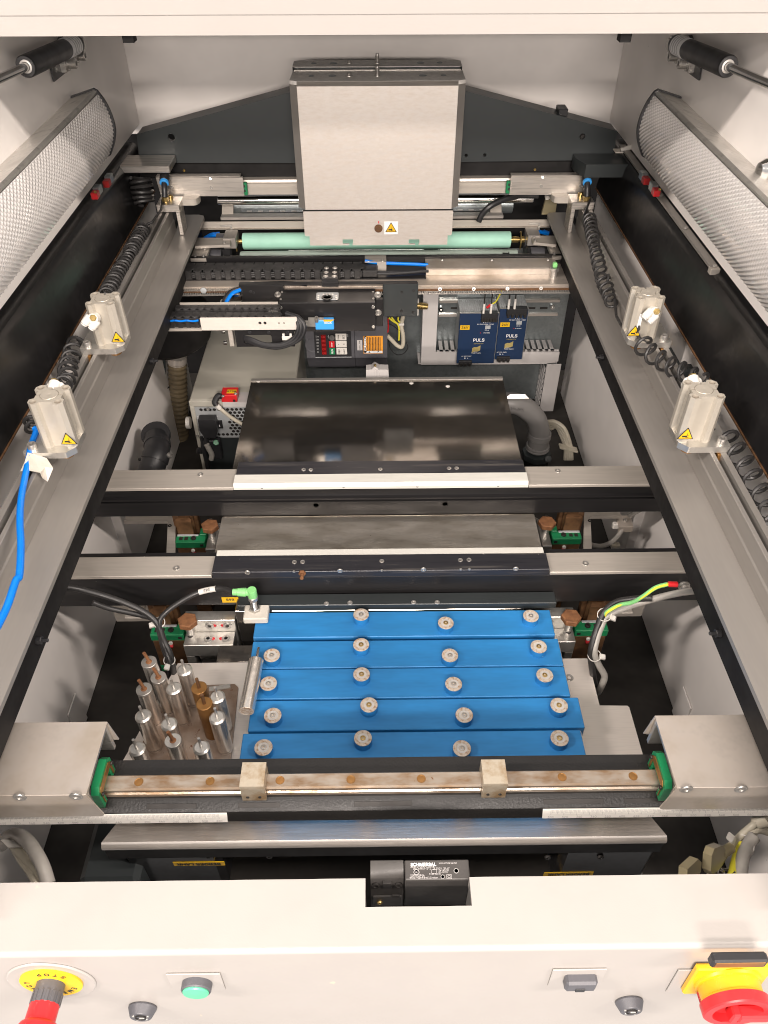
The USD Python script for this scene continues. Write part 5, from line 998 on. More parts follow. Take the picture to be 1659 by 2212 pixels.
t.p('axle', B().cyl((x0-.02, y2, z2), (x1+.035, y2, z2), .0035, n=12), M['zinc'])
for sgn, nm in ((-1, 'left'), (1, 'right')):
    t = T('roller_bearing', f'grey bearing plates and dark block at the {nm} end of the paper rolls', 'bearing block'); pc = l3 if sgn < 0 else r3
    if sgn < 0: q1, q2 = [pc(780, 970), pc(1172, 972), pc(1160, 1046), pc(770, 1062)], [pc(765, 1066), pc(940, 1066), pc(895, 1200), pc(720, 1200)]
    else: q1, q2 = [pc(615, 948), pc(905, 948), pc(900, 1046), pc(650, 1020)], [pc(800, 1044), pc(960, 1044), pc(1000, 1165), pc(860, 1190)]
    w = [Z(p, 1.112) for p in q1]; t.p('upper_plate', B().prism([(v[0], v[1]) for v in w], (0, 0, 1.107), (1, 0, 0), (0, 1, 0), (0, 0, .005)), M['anodised_bar'])
    w = [Z(p, 1.104) for p in q2]; t.p('lower_plate', B().prism([(v[0], v[1]) for v in w], (0, 0, 1.098), (1, 0, 0), (0, 1, 0), (0, 0, .006)), M['anodised_bar'])
    for p, zz in zip([pc(1115, 988), pc(1098, 1027), pc(882, 1097), pc(775, 1173), pc(867, 1173)] if sgn < 0 else [pc(652, 965), pc(665, 1006), pc(855, 1070), pc(877, 1148), pc(965, 1148)], (1.112, 1.112, 1.104, 1.104, 1.104)): t.p('screw', screw(Z(p, zz), (0, 0, 1), .0032, .0016), M['zinc'])
    a = Z(pc(1050, 1110) if sgn < 0 else pc(700, 1100), 1.08); t.p('dark_block', B().box(a-V(.026, .022, .03), a+V(.026, .022, .012), .003), M['black_plastic'])
    t.p('bearing', B().cyl((sgn*.292, y2, z2+.002), (sgn*.318, y2, z2+.002), .013, n=20).cyl((sgn*.285, yr, zr), (sgn*.305, yr, zr), .015, n=20), M['grey_plastic'])
    a = Z(pc(1165, 930) if sgn < 0 else pc(640, 900), 1.115); t.p('post', B().box(a-V(.012, .02, .02), a+V(.012, .02, .0), .001), M['anodised_grey'])
    t.p('foot', B().box(Z(pc(1185, 1155) if sgn < 0 else pc(480, 1135), 1.09)-V(0, .01, .004), Z(pc(1270, 1190) if sgn < 0 else pc(598, 1180), 1.09)+V(0, .004, 0), .001), M['anodised_bar'])
    t = T('blue_air_tube', f'short blue air tubes showing behind the {nm} rail end', 'tube')
    for k in range(2): t.p('tube', B().tube([Z(pc(1050, 925+14*k), 1.09), Z(pc(960, 935+16*k), 1.09), Z(pc(885, 975+12*k), 1.09)] if sgn < 0 else [Z(pc(700+60*k, 900), 1.09), Z(pc(800+40*k, 925+8*k), 1.09), Z(pc(890, 945+28*k), 1.09)], .0036, 8), M['blue_tube'])
t = T('black_hose', 'black hose looping behind the squeegee head on the right', 'hose')
t.p('hose', B().tube([Y(r3(700, 505), 1.44), Y(r3(520, 500), 1.44), Y(r3(330, 545), 1.43), Y(r3(170, 620), 1.42), Y(r3(80, 710), 1.42), Y(r3(40, 790), 1.42)], .0055, 10), M['rubber'])
t = T('clear_fitting', 'translucent pale fittings at the dark rear right corner', 'fitting')
t.p('bag', B().prism([(-.012, -.022), (-.010, .012), (0, .022), (.012, .012), (.014, -.022)], Y(r3(830, 600), 1.45), (1, 0, 0), (0, -.3, 1), (0, .006, .002)), M['clear_plastic']); t.p('cap', B().cyl(Y(r3(800, 500), 1.44), Y(r3(805, 540), 1.44), .005, n=12), M['white_plastic'])

# ================================================================== gantry with racks, cable chains and scanning head
t = T('gantry', 'steel gantry beam with toothed racks crossing under both rails', 'gantry')
GZ = 1.0886; GX = .352
t.p('base_plate', B().box((-GX, 1.2525, GZ-.008), (GX, 1.350, GZ), .0006), M['stained_steel'])
t.p('front_strip', B().box((-GX, 1.2500, GZ-.009), (GX, 1.2524, GZ-.0015), .0004), M['stained_steel'])
xc0 = Y(G_(612, 250), 1.2917)[0]
t.p('cover', B().prism([(1.2917, GZ+.0002), (1.2917, 1.0995), (1.2935, 1.1010), (1.334, 1.1010), (1.334, GZ+.0002)], (xc0, 0, 0), (0, 1, 0), (0, 0, 1), (.325-xc0, 0, 0)), M['stained_steel'], label='bright stepped steel cover')
t.p('back_wall', B().box((-GX, 1.336, GZ+.0002), (GX, 1.345, 1.104), .0006), M['black_anodised'])
t.p('channel_floor', B().box((-GX, 1.276, GZ+.0003), (xc0-.001, 1.3355, GZ+.0020), .0004), M['black_anodised'])
for p in (G_(707, 211), G_(1007, 210), G_(1345, 208)): t.p('screw', csk(Z(p, 1.1012), (0, 0, 1), .0034), M['zinc'])
for p in (G_(693, 384), G_(896, 383), G_(1099, 381), G_(1301, 379)): t.p('cap_screw', screw(Y(p, 1.2500), (0, -1, .3), .0036, .0040), M['zinc'])
def rack(name, xa, xb_, z0, z1, y, pitch, parent_t):
    n = int((xb_-xa)/pitch); teeth = [(xa, z0), (xb_, z0)]; zz = []
    for k in range(n): x = xb_-k*pitch; zz += [(x, z1), (x-pitch*.45, z1), (x-pitch*.5, z1-.0032), (x-pitch*.95, z1-.0032)]
    b = B(); b.box((xa, y, z0), (xb_, y+.0035, z1-.0033), .0002)
    for k in range(n): x = xa+k*pitch; b.box((x, y, z1-.0034), (x+pitch*.5, y+.0035, z1), 0)
    parent_t.p(name, b, M['zinc'], smooth=False, kind='stuff')
rack('rack', -GX, GX, 1.0745, 1.0805, 1.2460, .0030, t)
rack('upper_rack', -GX, -.225, 1.0835, 1.0870, 1.2460, .0030, t)
t.p('groove', B().box((-GX, 1.2470, 1.0803), (GX, 1.2499, 1.0836), .0003), M['rust_dark'])
o = Y(l3(868, 1553), 1.2462); t.p('button', B().lathe(o, (0, -1, 0), [(0, .0055), (.0012, .0052), (.0016, .002), (.0016, 0)], 16), M['grille_grey'])
t.p('end_clamp', B().cyl(V(.3165, 1.283, 1.062), V(.3165, 1.283, 1.1), .0062, n=16).cyl(V(.3165, 1.283, 1.1), V(.3165, 1.283, 1.106), .0085, n=6), M['zinc']); t.p('green_cap', B().box((.3125, 1.279, 1.1062), (.3205, 1.288, 1.115), .002), M['light_green'])

def chain(t, xa, xb_, y0, y1, z0, z1, n, front_open=True):
    """drag chain along x: each link a hollow box with side plates, visible pins and a scalloped top"""
    w = (xb_-xa)/n
    for k in range(n):
        x = xa+k*w; b = B()
        b.box((x+w*.22, y0, z0), (x+w*.80, y0+.0028, z1), .0008).box((x, y0+.0022, z0+.0015), (x+w, y0+.0045, z1-.0030), .0006)
        b.box((x+w*.05, y1-.003, z0), (x+w*.97, y1, z1), .0006).box((x+w*.04, y0+.0029, z1-.0022), (x+w*.88, y1-.003, z1), .0008)
        sc = Point(x+w*.88, (y0+y1)/2).buffer((y1-y0)*.24, quad_segs=4).intersection(sbox(x+w*.8, y0, x+w*1.4, y1)); b.prism(sc, (0, 0, z1-.0015), (1, 0, 0), (0, 1, 0), (0, 0, .0019))
        b.box((x+w*.05, y0+.0046, z0), (x+w*.95, y1-.003, z0+.0015), .0004)
        if front_open:
            for q in (.28, .52, .76): b.cyl((x-w*.16, y0+.0018, z0+(z1-z0)*q), (x+w*.2, y0+.0018, z0+(z1-z0)*q), .0011, n=6)
        t.p('link', b, M['chain_plastic'])
t = T('cable_chain', 'long black drag chain lying on the gantry, running in from the left', 'cable chain')
xe = Y(F_(1430, 300), 1.275)[0]; chain(t, -.342, xe, 1.2755, 1.312, GZ+.0022, 1.1062, 18)
t.p('end_piece', B().box((xe, 1.279, GZ+.0022), (xe+.028, 1.308, 1.1035), .002), M['chain_plastic'])
a = Z(G_(240, 208), 1.1065); c_ = Z(G_(372, 290), 1.1065)
t.p('steel_tab', B().box((a[0], 1.3065, 1.1064), (c_[0], 1.3345, 1.1078), .0004).box((a[0]+.022, 1.3050, 1.090), (c_[0], 1.3064, 1.1078), .0004), M['anodised_bar'])
for p in (G_(262, 214), G_(347, 214)): t.p('screw', csk(Z(p, 1.1079), (0, 0, 1), .0034), M['zinc'])
t = T('blue_air_tube', 'blue air tube and black leads leaving the long drag chain', 'tube')
t.p('tube', B().tube([V(xe+.005, 1.312, 1.1075), V(xe+.020, 1.3115, 1.105), V(c_[0], 1.3105, 1.1035), V(xc0-.03, 1.310, 1.102), V(xc0+.004, 1.310, 1.100)], .0030, 10), M['blue_tube'])
for k in range(2): t.p('lead', B().tube([V(xe-.01, 1.288-.005*k, 1.0985), V(xe+.03, 1.288-.005*k, 1.0965), V(c_[0]+.03, 1.290-.004*k, 1.0960), V(xc0+.004, 1.296-.003*k, 1.0965)], .0030, 8), M['rubber'])

t = T('scanning_head', 'black scanning head with LED-ringed camera on the gantry', 'camera head')
yp = 1.2350; f = lambda p, y=yp: Y(p, y)
a, c_ = f(b4(1310, 135)), f(b4(1595, 385)); t.p('right_plate', B().box((a[0], yp, c_[2]), (c_[0], yp+.0105, 1.0990), .0008), M['graphite_paint'])
for p in (b4(1467, 185), b4(1565, 173), b4(1463, 341), b4(1560, 351)): t.p('hole', csk(f(p, yp-.0001), (0, -1, 0), .0024), M['dark_socket'])
a, c_ = f(b4(115, 140)), f(b4(500, 298)); t.p('left_plate', B().box((a[0], yp, c_[2]), (c_[0], yp+.0105, 1.0990), .0008), M['black_anodised'])
for p in (b4(138, 180), b4(213, 180), b4(238, 190)): t.p('screw', screw(f(p, yp), (0, -1, 0), .0024, .001), M['black_plastic'])
t.p('top_bar', B().box((f(b4(115, 140))[0], yp+.0002, 1.0992), (f(b4(1595, 140))[0], yp+.0103, 1.1008), .0005), M['black_anodised'])
zt_ = 1.092; yb_, yfr = Z(b4(850, 157), zt_)[1], Z(b4(850, 270), zt_)[1]; xl_, xr_ = Z(b4(452, 230), zt_)[0], Z(b4(1247, 230), zt_)[0]; zlo = Y(b4(850, 508), yfr)[2]
zlo2 = Y(b4(450, 340), yfr)[2]
t.p('housing', B().box((xl_, yfr, zlo), (xr_, yp-.0003, zt_), .0008), M['black_anodised'])
t.p('front_cover', B().box((xl_+.0006, yfr-.0012, zlo+.0004), (xr_-.0006, yfr-.0002, zt_-.0006), .0004), M['black_anodised'])
for p in (b4(1230, 308), b4(1231, 470), b4(462, 312)): t.p('screw', screw(Y(p, yfr-.0012), (0, -1, 0), .0030, .0012), M['zinc'])
for p in (b4(1228, 182), b4(1230, 238), b4(472, 185), b4(462, 242)): t.p('screw', screw(Z(p, zt_), (0, 0, 1), .0022, .0008), M['zinc'])
a, c_ = f(b4(1246, 160)), f(b4(1308, 385)); t.p('side_plate', B().box((xr_+.0004, yfr+.012, f(b4(1270, 380))[2]), (a[0]+.0130, yfr+.020, zt_-.001), .0006), M['black_anodised'])
for p in (b4(1268, 205), b4(1270, 352)): t.p('washer_screw', B().lathe(Y(p, yfr+.012), (0, -1, 0), [(0, .0058), (.0012, .0058), (.0013, .0042), (.0045, .0040), (.0045, .0022), (.003, .002), (.003, 0)], 18), M['zinc'])
t.p('washer_screw', B().lathe(Z(b4(438, 207), zt_), (0, -.4, 1), [(0, .0058), (.0012, .0058), (.0013, .0042), (.0045, .0040), (.0045, .0022), (.003, .002), (.003, 0)], 18), M['zinc'])
w = [Z(b4(*q), zt_) for q in ((753, 250), (940, 250), (938, 190), (757, 190))]; x0, x1, y0, y1 = w[0][0], w[1][0], w[0][1], w[2][1]
ring = rpoly(x0, y0, x1, y1, .004); cx, cy = (x0+x1)/2, Z(b4(850, 236), zt_)[1]
t.p('led_plate', B().prism(ring, (0, 0, zt_+.0001), (1, 0, 0), (0, 1, 0), (0, 0, .0012)), M['grille_grey'])
t.p('lens', B().lathe((cx, cy, zt_+.0013), (0, 0, 1), [(0, .0096), (.0016, .0092), (.0016, .0068), (-.0006, .006), (-.0006, 0)], 28), M['black_gloss'])
led = [(775+22*k, 201) for k in range(2)]
for p in [(817, 201), (841, 201), (867, 201), (892, 201), (775, 214), (772, 230), (770, 244), (921, 214), (924, 228), (926, 243)]: t.p('led', B().lathe(Z(b4(*p), zt_+.0014), (0, 0, 1), [(0, .0019), (.0010, .0015), (.0013, 0)], 10), M['white_plastic'])
a, c_ = Z(b4(800, 80), 1.1085), Z(b4(938, 80), 1.1085)
t.p('chain_clip', B().box((a[0], 1.238, 1.1075), (c_[0], 1.285, 1.1095), .0006).box((a[0], 1.2385, 1.094), (c_[0], 1.2405, 1.1074), .0006), M['black_anodised'])
for yy in (1.2795, 1.2625, 1.2470):
    for s_ in (.24, .76): t.p('clip_screw', B().lathe((a[0]+(c_[0]-a[0])*s_, yy, 1.1095), (0, 0, 1), [(0, .0046), (.0007, .0044), (.0012, .003), (.0012, .0016), (.0006, .0014), (.0006, 0)], 16), M['zinc'])
t.p('cable_loop', B().tube([Y(b4(240, 120), 1.246), Y(b4(330, 110), 1.250), Y(b4(480, 106), 1.252), Y(b4(600, 112), 1.25), Y(b4(680, 122), 1.246)], .0030, 8), M['rubber'])
t.p('cable_mount', B().box(Y(b4(205, 122), 1.25), Y(b4(242, 92), 1.255), .001), M['white_plastic'])
t = T('photo_sensor', 'light blue box sensor on a small steel bracket before the scanning head', 'sensor')
ys = yfr-.016; a, c_ = Y(b4(752, 498), ys), Y(b4(902, 430), ys)
t.p('body', B().box((a[0], ys, a[2]), (c_[0], ys+.013, c_[2]+.002), .0012), M['blue_plastic'])
w = [Y(b4(*q), ys+.004) for q in ((640, 418), (688, 418), (692, 392), (818, 392), (818, 468), (640, 462))]
t.p('bracket', B().prism([(v[0], v[2]) for v in w], (0, ys+.002, 0), (1, 0, 0), (0, 0, 1), (0, .002, 0)), M['machined_aluminium'])
t.p('cap_screw', screw(Y(b4(762, 425), ys+.001), (0, -.4, 1), .0036, .010), M['zinc'])
w = [Y(b4(*q), ys-.0008) for q in ((818, 412), (908, 412), (880, 428), (818, 428))]; t.p('yellow_flag', B().prism([(v[0], v[2]) for v in w], (0, ys-.001, 0), (1, 0, 0), (0, 0, 1), (0, .0008, 0)), M['yellow_label'])
t.p('lettering', B().text('SICK', .0038, Y(b4(855, 437), ys-.0001), (1, 0, 0), (0, 0, 1), .0002, True), M['white_print'], smooth=False)

# second chain in front
t = T('cable_chain', 'short black drag chain with blue tube glimpses beneath the scanning head', 'cable chain')
y0, y1, zt2 = 1.130, 1.171, 1.0940; zlo = 1.0722
xa, xm = -.345, Y(b5(480, 270), y0)[0]; xr2 = Y(b5(1395, 270), y0)[0]
chain(t, xa, xm+.012, y0+.004, y0+.024, zlo, zt2, 5, False); chain(t, xm+.012, xr2-.028, y0+.004, y0+.022, zlo, zt2-.0004, 9, False); chain(t, xa+.01, xr2-.03, y0+.0255, y1, zlo+.006, zt2+.003, 14, False)
pr = rpoly(xm, zlo-.0002, xr2, zt2+.0004, .0012)
for px in (1042, 1090): q = Y(b5(px, 267), y0); pr = pr.difference(Point(q[0], q[2]).buffer(.0026))
for px in (1222, 1270): q = Y(b5(px, 267), y0); pr = pr.difference(Point(q[0], q[2]).buffer(.0014))
t.p('steel_side', B().prism(pr, (0, y0, 0), (1, 0, 0), (0, 0, 1), (0, .0018, 0)), M['table_aluminium'])
t.p('back_rail', B().box((Y(b5(285, 108), y1)[0], y1+.0005, zt2+.002), (Y(b5(1215, 108), y1)[0], y1+.003, zt2+.006), .0003), M['anodised_bar']); q = Y(b5(1190, 130), y1); t.p('end_tab', B().box(q-V(.010, .022, .004), q+V(.006, -.002, .004), .0006), M['brushed_aluminium'])
for px in (180, 293, 405): q = Y(b5(px, 245), y0+.003); t.p('blue_glimpse', B().tube([q-V(.0095, 0, -.0006), q-V(0, 0, .0006), q+V(.0095, 0, .0006)], .0016, 8), M['blue_tube'])
for px in (195, 300, 408): q = Y(b5(px, 288), y0+.0035); t.p('window', B().box(q-V(.0055, .0004, .003), q+V(.0055, .001, .003), 0), M['dark_socket'])
a, c_ = Y(b5(170, 325), y0), Y(b5(492, 345), y0); t.p('ledge', B().box((a[0], y0+.0005, c_[2]), (c_[0], y0+.012, a[2]), .0005), M['anodised_bar'])
t = T('chain_bracket', 'black bracket plate with looped cables under the short drag chain', 'bracket')
a, c_ = Y(b5(800, 336), y0+.004), Y(b5(1375, 488), y0+.004)
pg = sbox(a[0], c_[2], c_[0], zlo-.001)
w0, w1 = Y(b5(880, 380), y0+.004), Y(b5(1160, 460), y0+.004); pg = pg.difference(rpoly(w0[0], w1[2], w1[0], w0[2], .004))
t.p('plate', B().prism(pg, (0, y0+.004, 0), (1, 0, 0), (0, 0, 1), (0, .004, 0)), M['black_anodised'])
a, c_ = Y(b5(735, 336), y0+.002), Y(b5(800, 488), y0+.002); t.p('side_plate', B().box((a[0], y0+.002, c_[2]), (c_[0], y0+.016, a[2]), .0006), M['anodised_bar'])
for p in (b5(945, 352), b5(1125, 352), b5(1302, 352)): t.p('screw', screw(Y(p, y0+.004), (0, -1, 0), .0030, .0014), M['black_plastic'])
for p in (b5(712, 345), b5(730, 452)): t.p('side_screw', screw(Y(p, y0+.008), (-1, 0, 0), .0036, .006), M['chrome'])
o = Y(b5(1303, 402), y0+.003); t.p('cable_clip', B().box(o-V(.009, .003, .004), o+V(.009, .0, .003), .001).box(o-V(.008, .003, -.003), o-V(.004, 0, -.008), .0006).box(o+V(.004, -.003, .003), o+V(.008, 0, .008), .0006), M['white_plastic'])
t = T('cable_loop', 'black cables and one blue tube looping down from the short chain end', 'cable')
for dx, m_, r, dz in ((0, 'rubber', .0040, 0), (34, 'rubber', .0036, 6), (-26, 'rubber', .0032, -12), (8, 'blue_tube', .0030, 14)):
    k = dx
    t.p('tube' if m_ == 'blue_tube' else 'cable', B().tube([Y(b5(1290, 175+dz*.5), y0+.014), Y(b5(1390+k*.6, 215), y0+.006), Y(b5(1432+k, 310), y0-.002), Y(b5(1380+k*.8, 420+dz), y0-.004), Y(b5(1240, 478+k*.5), y0-.005), Y(b5(1080, 472+k*.4), y0-.003), Y(b5(960, 430+k*.5), y0+.002), Y(b5(880, 400+k*.3), y0+.010)], r, 10), M[m_])
t = T('motor_plug', 'silver connector and blue tube at the left of the scanning head', 'connector')
o = Y(b4(90, 232), 1.225); t.p('plug', B().box(o-V(.011, .003, .006), o+V(.011, .008, .006), .002), M['chrome'])
t.p('tube', B().tube([Y(b4(125, 165), 1.228), Y(b4(60, 195), 1.215), Y(b4(15, 260), 1.20), Y(b4(-15, 330), 1.19), Y(b4(-30, 400), 1.185)], .0032, 8), M['blue_tube'])
t.p('cable', B().tube([Y(b4(125, 152), 1.232), Y(b4(50, 178), 1.22), Y(b4(0, 240), 1.205), Y(b4(-30, 330), 1.195), Y(b4(-45, 400), 1.19)], .0036, 8), M['rubber'])
# ================================================================== electrical panel, drive, power supplies
YP = 1.470
t = T('mounting_plate', 'galvanised mounting plate at the back carrying drive and power supplies', 'panel')
a = Y(b7(1600, 70), YP); c_ = Y(b7(1525, 560), YP)
t.p('plate', B().box((-.175, YP, .70), (a[0]+.0, YP+.002, 1.06), .0006), M['galvanised'])
for z_ in (Y(b7(350, 130), YP)[2], Y(b7(350, 270), YP)[2]): t.p('rail_fold', B().box((Y(b7(270, 130), YP)[0], YP-.008, z_-.0032), (Y(b7(1500, 130), YP)[0], YP-.0002, z_+.0032), .001), M['polished_steel'])
z_ = Y(b7(350, 205), YP)[2]; t.p('din_rail', B().box((Y(b7(270, 205), YP)[0], YP-.003, z_-.014), (Y(b7(1500, 205), YP)[0], YP-.0002, z_+.014), .0004), M['galvanised'])
for px in (430, 1215, 1340): o = Y(b7(px, 210), YP-.0035); t.p('slot', B().box(o-V(.008, .0003, .0022), o+V(.008, .0, .0022), 0), M['dark_socket'])
for p in (b7(290, 215), b7(1425, 190)): t.p('screw', screw(Y(p, YP-.003), (0, -1, 0), .0052, .006), M['chrome'])
# slotted cable duct
t = T('cable_duct', 'light grey slotted cable duct framing the two power supplies', 'cable duct')
YD = 1.420
fx = lambda p: Y(p, YD)
a, c_ = fx(b7(125, 70)), fx(b7(80, 790)); e = fx(b7(240, 640)); r_ = fx(b7(1520, 660)); rb_ = fx(b7(1500, 780)); low = fx(b7(1420, 1340))
zt_, zb2 = 1.06, c_[2]
b = B().prism([(fx(b7(100, 400))[0], zb2), (fx(b7(100, 400))[0], zt_), (fx(b7(255, 300))[0], zt_), (fx(b7(255, 300))[0], fx(b7(240, 660))[2]), (rb_[0]-.004, fx(b7(1500, 660))[2]), (rb_[0]-.004, zb2+.006), (rb_[0]-.03, zb2)], (0, YD, 0), (1, 0, 0), (0, 0, 1), (0, .002, 0)); t.p('cover', b, M['duct_plastic'])
x0, x1 = fx(b7(255, 640))[0], rb_[0]-.005; ztop = fx(b7(240, 660))[2]
for k in range(int((x1-x0)/.0125)): t.p('tooth', B().box((x0+.0125*k+.0045, YD+.0025, ztop-.0016), (x0+.0125*(k+1), YP-.002, ztop+.0004), .0004), M['duct_plastic'])
t.p('base', B().box((x0-.04, YD+.0025, zb2), (x1, YP-.001, zb2+.0015), .0004).box((x0-.001, YD+.0025, ztop-.002), (x1, YD+.0090, ztop+.0004), .0004).box((fx(b7(100, 400))[0], YD+.0025, zb2), (fx(b7(100, 400))[0]+.0015, YP-.001, zt_), .0004).box((fx(b7(255, 300))[0]-.0015, YD+.0025, ztop+.001), (fx(b7(255, 300))[0], YP-.001, zt_), .0004), M['duct_plastic'])
x0 = fx(b7(1345, 900))[0]; x1 = fx(b7(1525, 760))[0]
t.p('side_cover', B().box((x0+.002, YD, .70), (x1, YD+.002, fx(b7(1450, 760))[2]-.006), .0004), M['duct_plastic'])
for k in range(9): z_ = fx(b7(1400, 830))[2]-.0145*k; t.p('tooth', B().box((x0-.0012, YD+.0025, z_-.0095), (x0+.001, YP-.003, z_), .0004), M['duct_plastic'])
# power supplies
def psu(label, tl, tr, bl, br, txt, name, xlab, yf=1.400):
    t = T('power_supply', label, 'power supply'); P = lambda p: Y(p, yf)
    x0, x1 = (P(tl)[0]+P(bl)[0])/2, (P(tr)[0]+P(br)[0])/2; zt, zb = (P(tl)[2]+P(tr)[2])/2, (P(bl)[2]+P(br)[2])/2; w, h = x1-x0, zt-zb
    t.p('front', B().box((x0, yf, zb), (x1, yf+.004, zt), .0008), M['blue_chassis'])
    t.p('body', B().box((x0+.0006, yf+.0042, zb+.001), (x1-.0006, YP-.004, zt-.003), .0006), M['grille_grey'])
    nx, ny = int(w/.0042), 13; sh = sbox(x0+.0008, yf+.0042, x1-.0008, YP-.004)
    holes = [sbox(x0+.0022+i*.0042, yf+.008+j*.0042, x0+.0052+i*.0042, yf+.0105+j*.0042) for i in range(nx) for j in range(ny)]
    t.p('perforated_top', B().prism(sh.difference(unary_union([q for q in holes if q.within(sh)])), (0, 0, zt-.0022), (1, 0, 0), (0, 1, 0), (0, 0, .0012)), M['grille_grey'], smooth=False)
    t.p('dark_inside', B().box((x0+.001, yf+.005, zt-.0030), (x1-.001, YP-.005, zt-.0026), 0), M['dark_socket'])
    t.p('top_edge', B().box((x0, yf-.0002, zt), (x1, yf+.0042, zt+.0010), .0003), M['brushed_aluminium']); t.p('side_edge', B().box((x1-.0008, yf-.0004, zb+.001), (x1+.0003, yf+.004, zt), .0002), M['machined_aluminium'])
    tx = xlab; n = 6 if w > .065 else 5
    tb = t.p('terminal_block', B().box((x0+w*tx, yf-.006, zt-.012), (x1-.003, yf+.010, zt+.002), .0008), M['black_plastic'])
    for k in range(n): xx = x0+w*tx+(x1-.003-x0-w*tx)*(k+.5)/n; t.p('terminal', B().box((xx-.0026, yf-.0075, zt-.0165), (xx+.0026, yf-.002, zt-.0075), .0006), M['dark_socket'], parent=tb)
    bb = t.p('lower_terminal_block', B().box((x0+.004, yf-.006, zb-.002), (x0+w*(.40 if w > .065 else .54), yf+.004, zb+.0085), .0008), M['black_plastic'])
    for k in range(3): xx = x0+.007+k*.0088; t.p('terminal', B().box((xx, yf-.008, zb-.003), (xx+.005, yf-.0058, zb+.004), .0006), M['dark_socket'], parent=bb)
    q = V(x0+w*(.15 if w > .065 else .23), yf-.0003, zt-h*(.27 if w > .065 else .30)); t.p('yellow_tag', B().box(q-V(.0098, 0, .0052), q+V(.0098, .0002, .0052), 0), M['yellow_label']); t.p('tag_text', B().text(txt, .0052, q-V(0, .0001, 0), (1, 0, 0), (0, 0, 1), .0002, True), M['black_print'], smooth=False)
    cxm = x0+w*.54 if w > .065 else x0+w*.52; cz = zt-h*.52; Q = lambda dx, dz: V(cxm+dx, yf-.0002, cz+dz)
    b = B()
    for s, dx, dz, hh, bo in (('PULS', 0, 0, .0068, True), ('+ + - -', .012*(w/.075), h*.345, .0034, True), ('DC '+txt+' 240W-720W', .010*(w/.075), h*.31, .0024, False), ('DC ok', .014*(w/.075), h*.195, .0022, False), ('Overload', .014*(w/.075), h*.145, .0022, False), ('AC 100-240V', -.022*(w/.075), -h*.33, .0022, False), ('N   L', -.022*(w/.075), -h*.37, .0030, True), ('QS20' if w > .065 else 'QS10', -.008, -h*.235, .0026, False), ('Power Supply', -.003, -h*.265, .0022, False)):
        q = B().text(s, hh, Q(dx, dz), (1, 0, 0), (0, 0, 1), .0002, bo); b.add(q.v[0], q.f[0])
    t.p('lettering', b, M['white_print'], smooth=False, kind='stuff')
    b = B().text('DIMENSION', .0024, Q(0, -.0082), (1, 0, 0), (0, 0, 1), .0002)
    fl = [(-.0085, -.030), (-.0085, -.019), (-.004, -.0165), (.002, -.0165), (.0085, -.0125), (.0085, -.0245), (.003, -.027), (-.003, -.027)]
    b.prism([(p[0]-.004, p[1]) for p in fl], Q(0, 0)-V(0, 0, 0), (1, 0, 0), (0, 0, 1), (0, -.0003, 0)); t.p('gold_print', b, M['gold_print'], smooth=False)
    q = Q(.015*(w/.075), h*.255); t.p('adjuster', B().box(q-V(.0055, .0008, .004), q+V(.0055, 0, .004), .0008), M['grille_grey'])
    q = Q(-w*.0+.006, h*.145) ; t.p('red_led', B().lathe(Q(.002, h*.145), (0, -1, 0), [(0, .0012), (.0006, .001), (.0006, 0)], 8), M['red_plastic'])
    return t, x0, x1, zt
p1, a0, a1, z1_ = psu('wider dark blue power supply tagged 36V', b7(482, 268), b7(886, 262), b7(452, 776), b7(832, 772), '36V', 'A', .54)
p2, c0, c1, z2_ = psu('narrower dark blue power supply tagged 24V', b7(888, 222), b7(1186, 215), b7(845, 738), b7(1122, 730), '24V', 'B', .22, 1.404)
t = T('wire_ferrules', 'white marked wire ends and leads plugged into the wider power supply', 'wire')
for x, m_, top in ((a0+(a1-a0)*.585, 'dark_cable', (-.002, .03)), (a0+(a1-a0)*.77, 'dark_cable', (.004, .03))):
    t.p('sleeve', B().cyl((x, 1.3965, z1_-.001), (x+.001, 1.402, z1_+.020), .0024, n=10), M['white_plastic']); t.p('lead', B().tube([(x+.001, 1.402, z1_+.019), (x+.002, 1.41, z1_+.032), (x+.006, 1.43, z1_+.055)], .0015, 6), M[m_])
x = a0+(a1-a0)*.66; t.p('red_crimp', B().cyl((x, 1.400, z1_+.012), (x+.008, 1.404, z1_+.017), .0026, n=10), M['red_plastic']); t.p('yellow_lead', B().tube([(x+.008, 1.404, z1_+.017), (x+.02, 1.41, z1_+.022), (x+.032, 1.425, z1_+.04)], .0016, 6), M['stripe_yellow'])
t = T('wire_ferrules', 'white marked wire ends plugged into the narrower power supply', 'wire')
for x in (c0+(c1-c0)*.27, c0+(c1-c0)*.48): t.p('sleeve', B().cyl((x, 1.4005, z2_-.001), (x+.001, 1.406, z2_+.021), .0024, n=10), M['white_plastic']); t.p('lead', B().tube([(x+.001, 1.406, z2_+.02), (x+.002, 1.414, z2_+.034), (x+.004, 1.43, z2_+.055)], .0015, 6), M['dark_cable'])

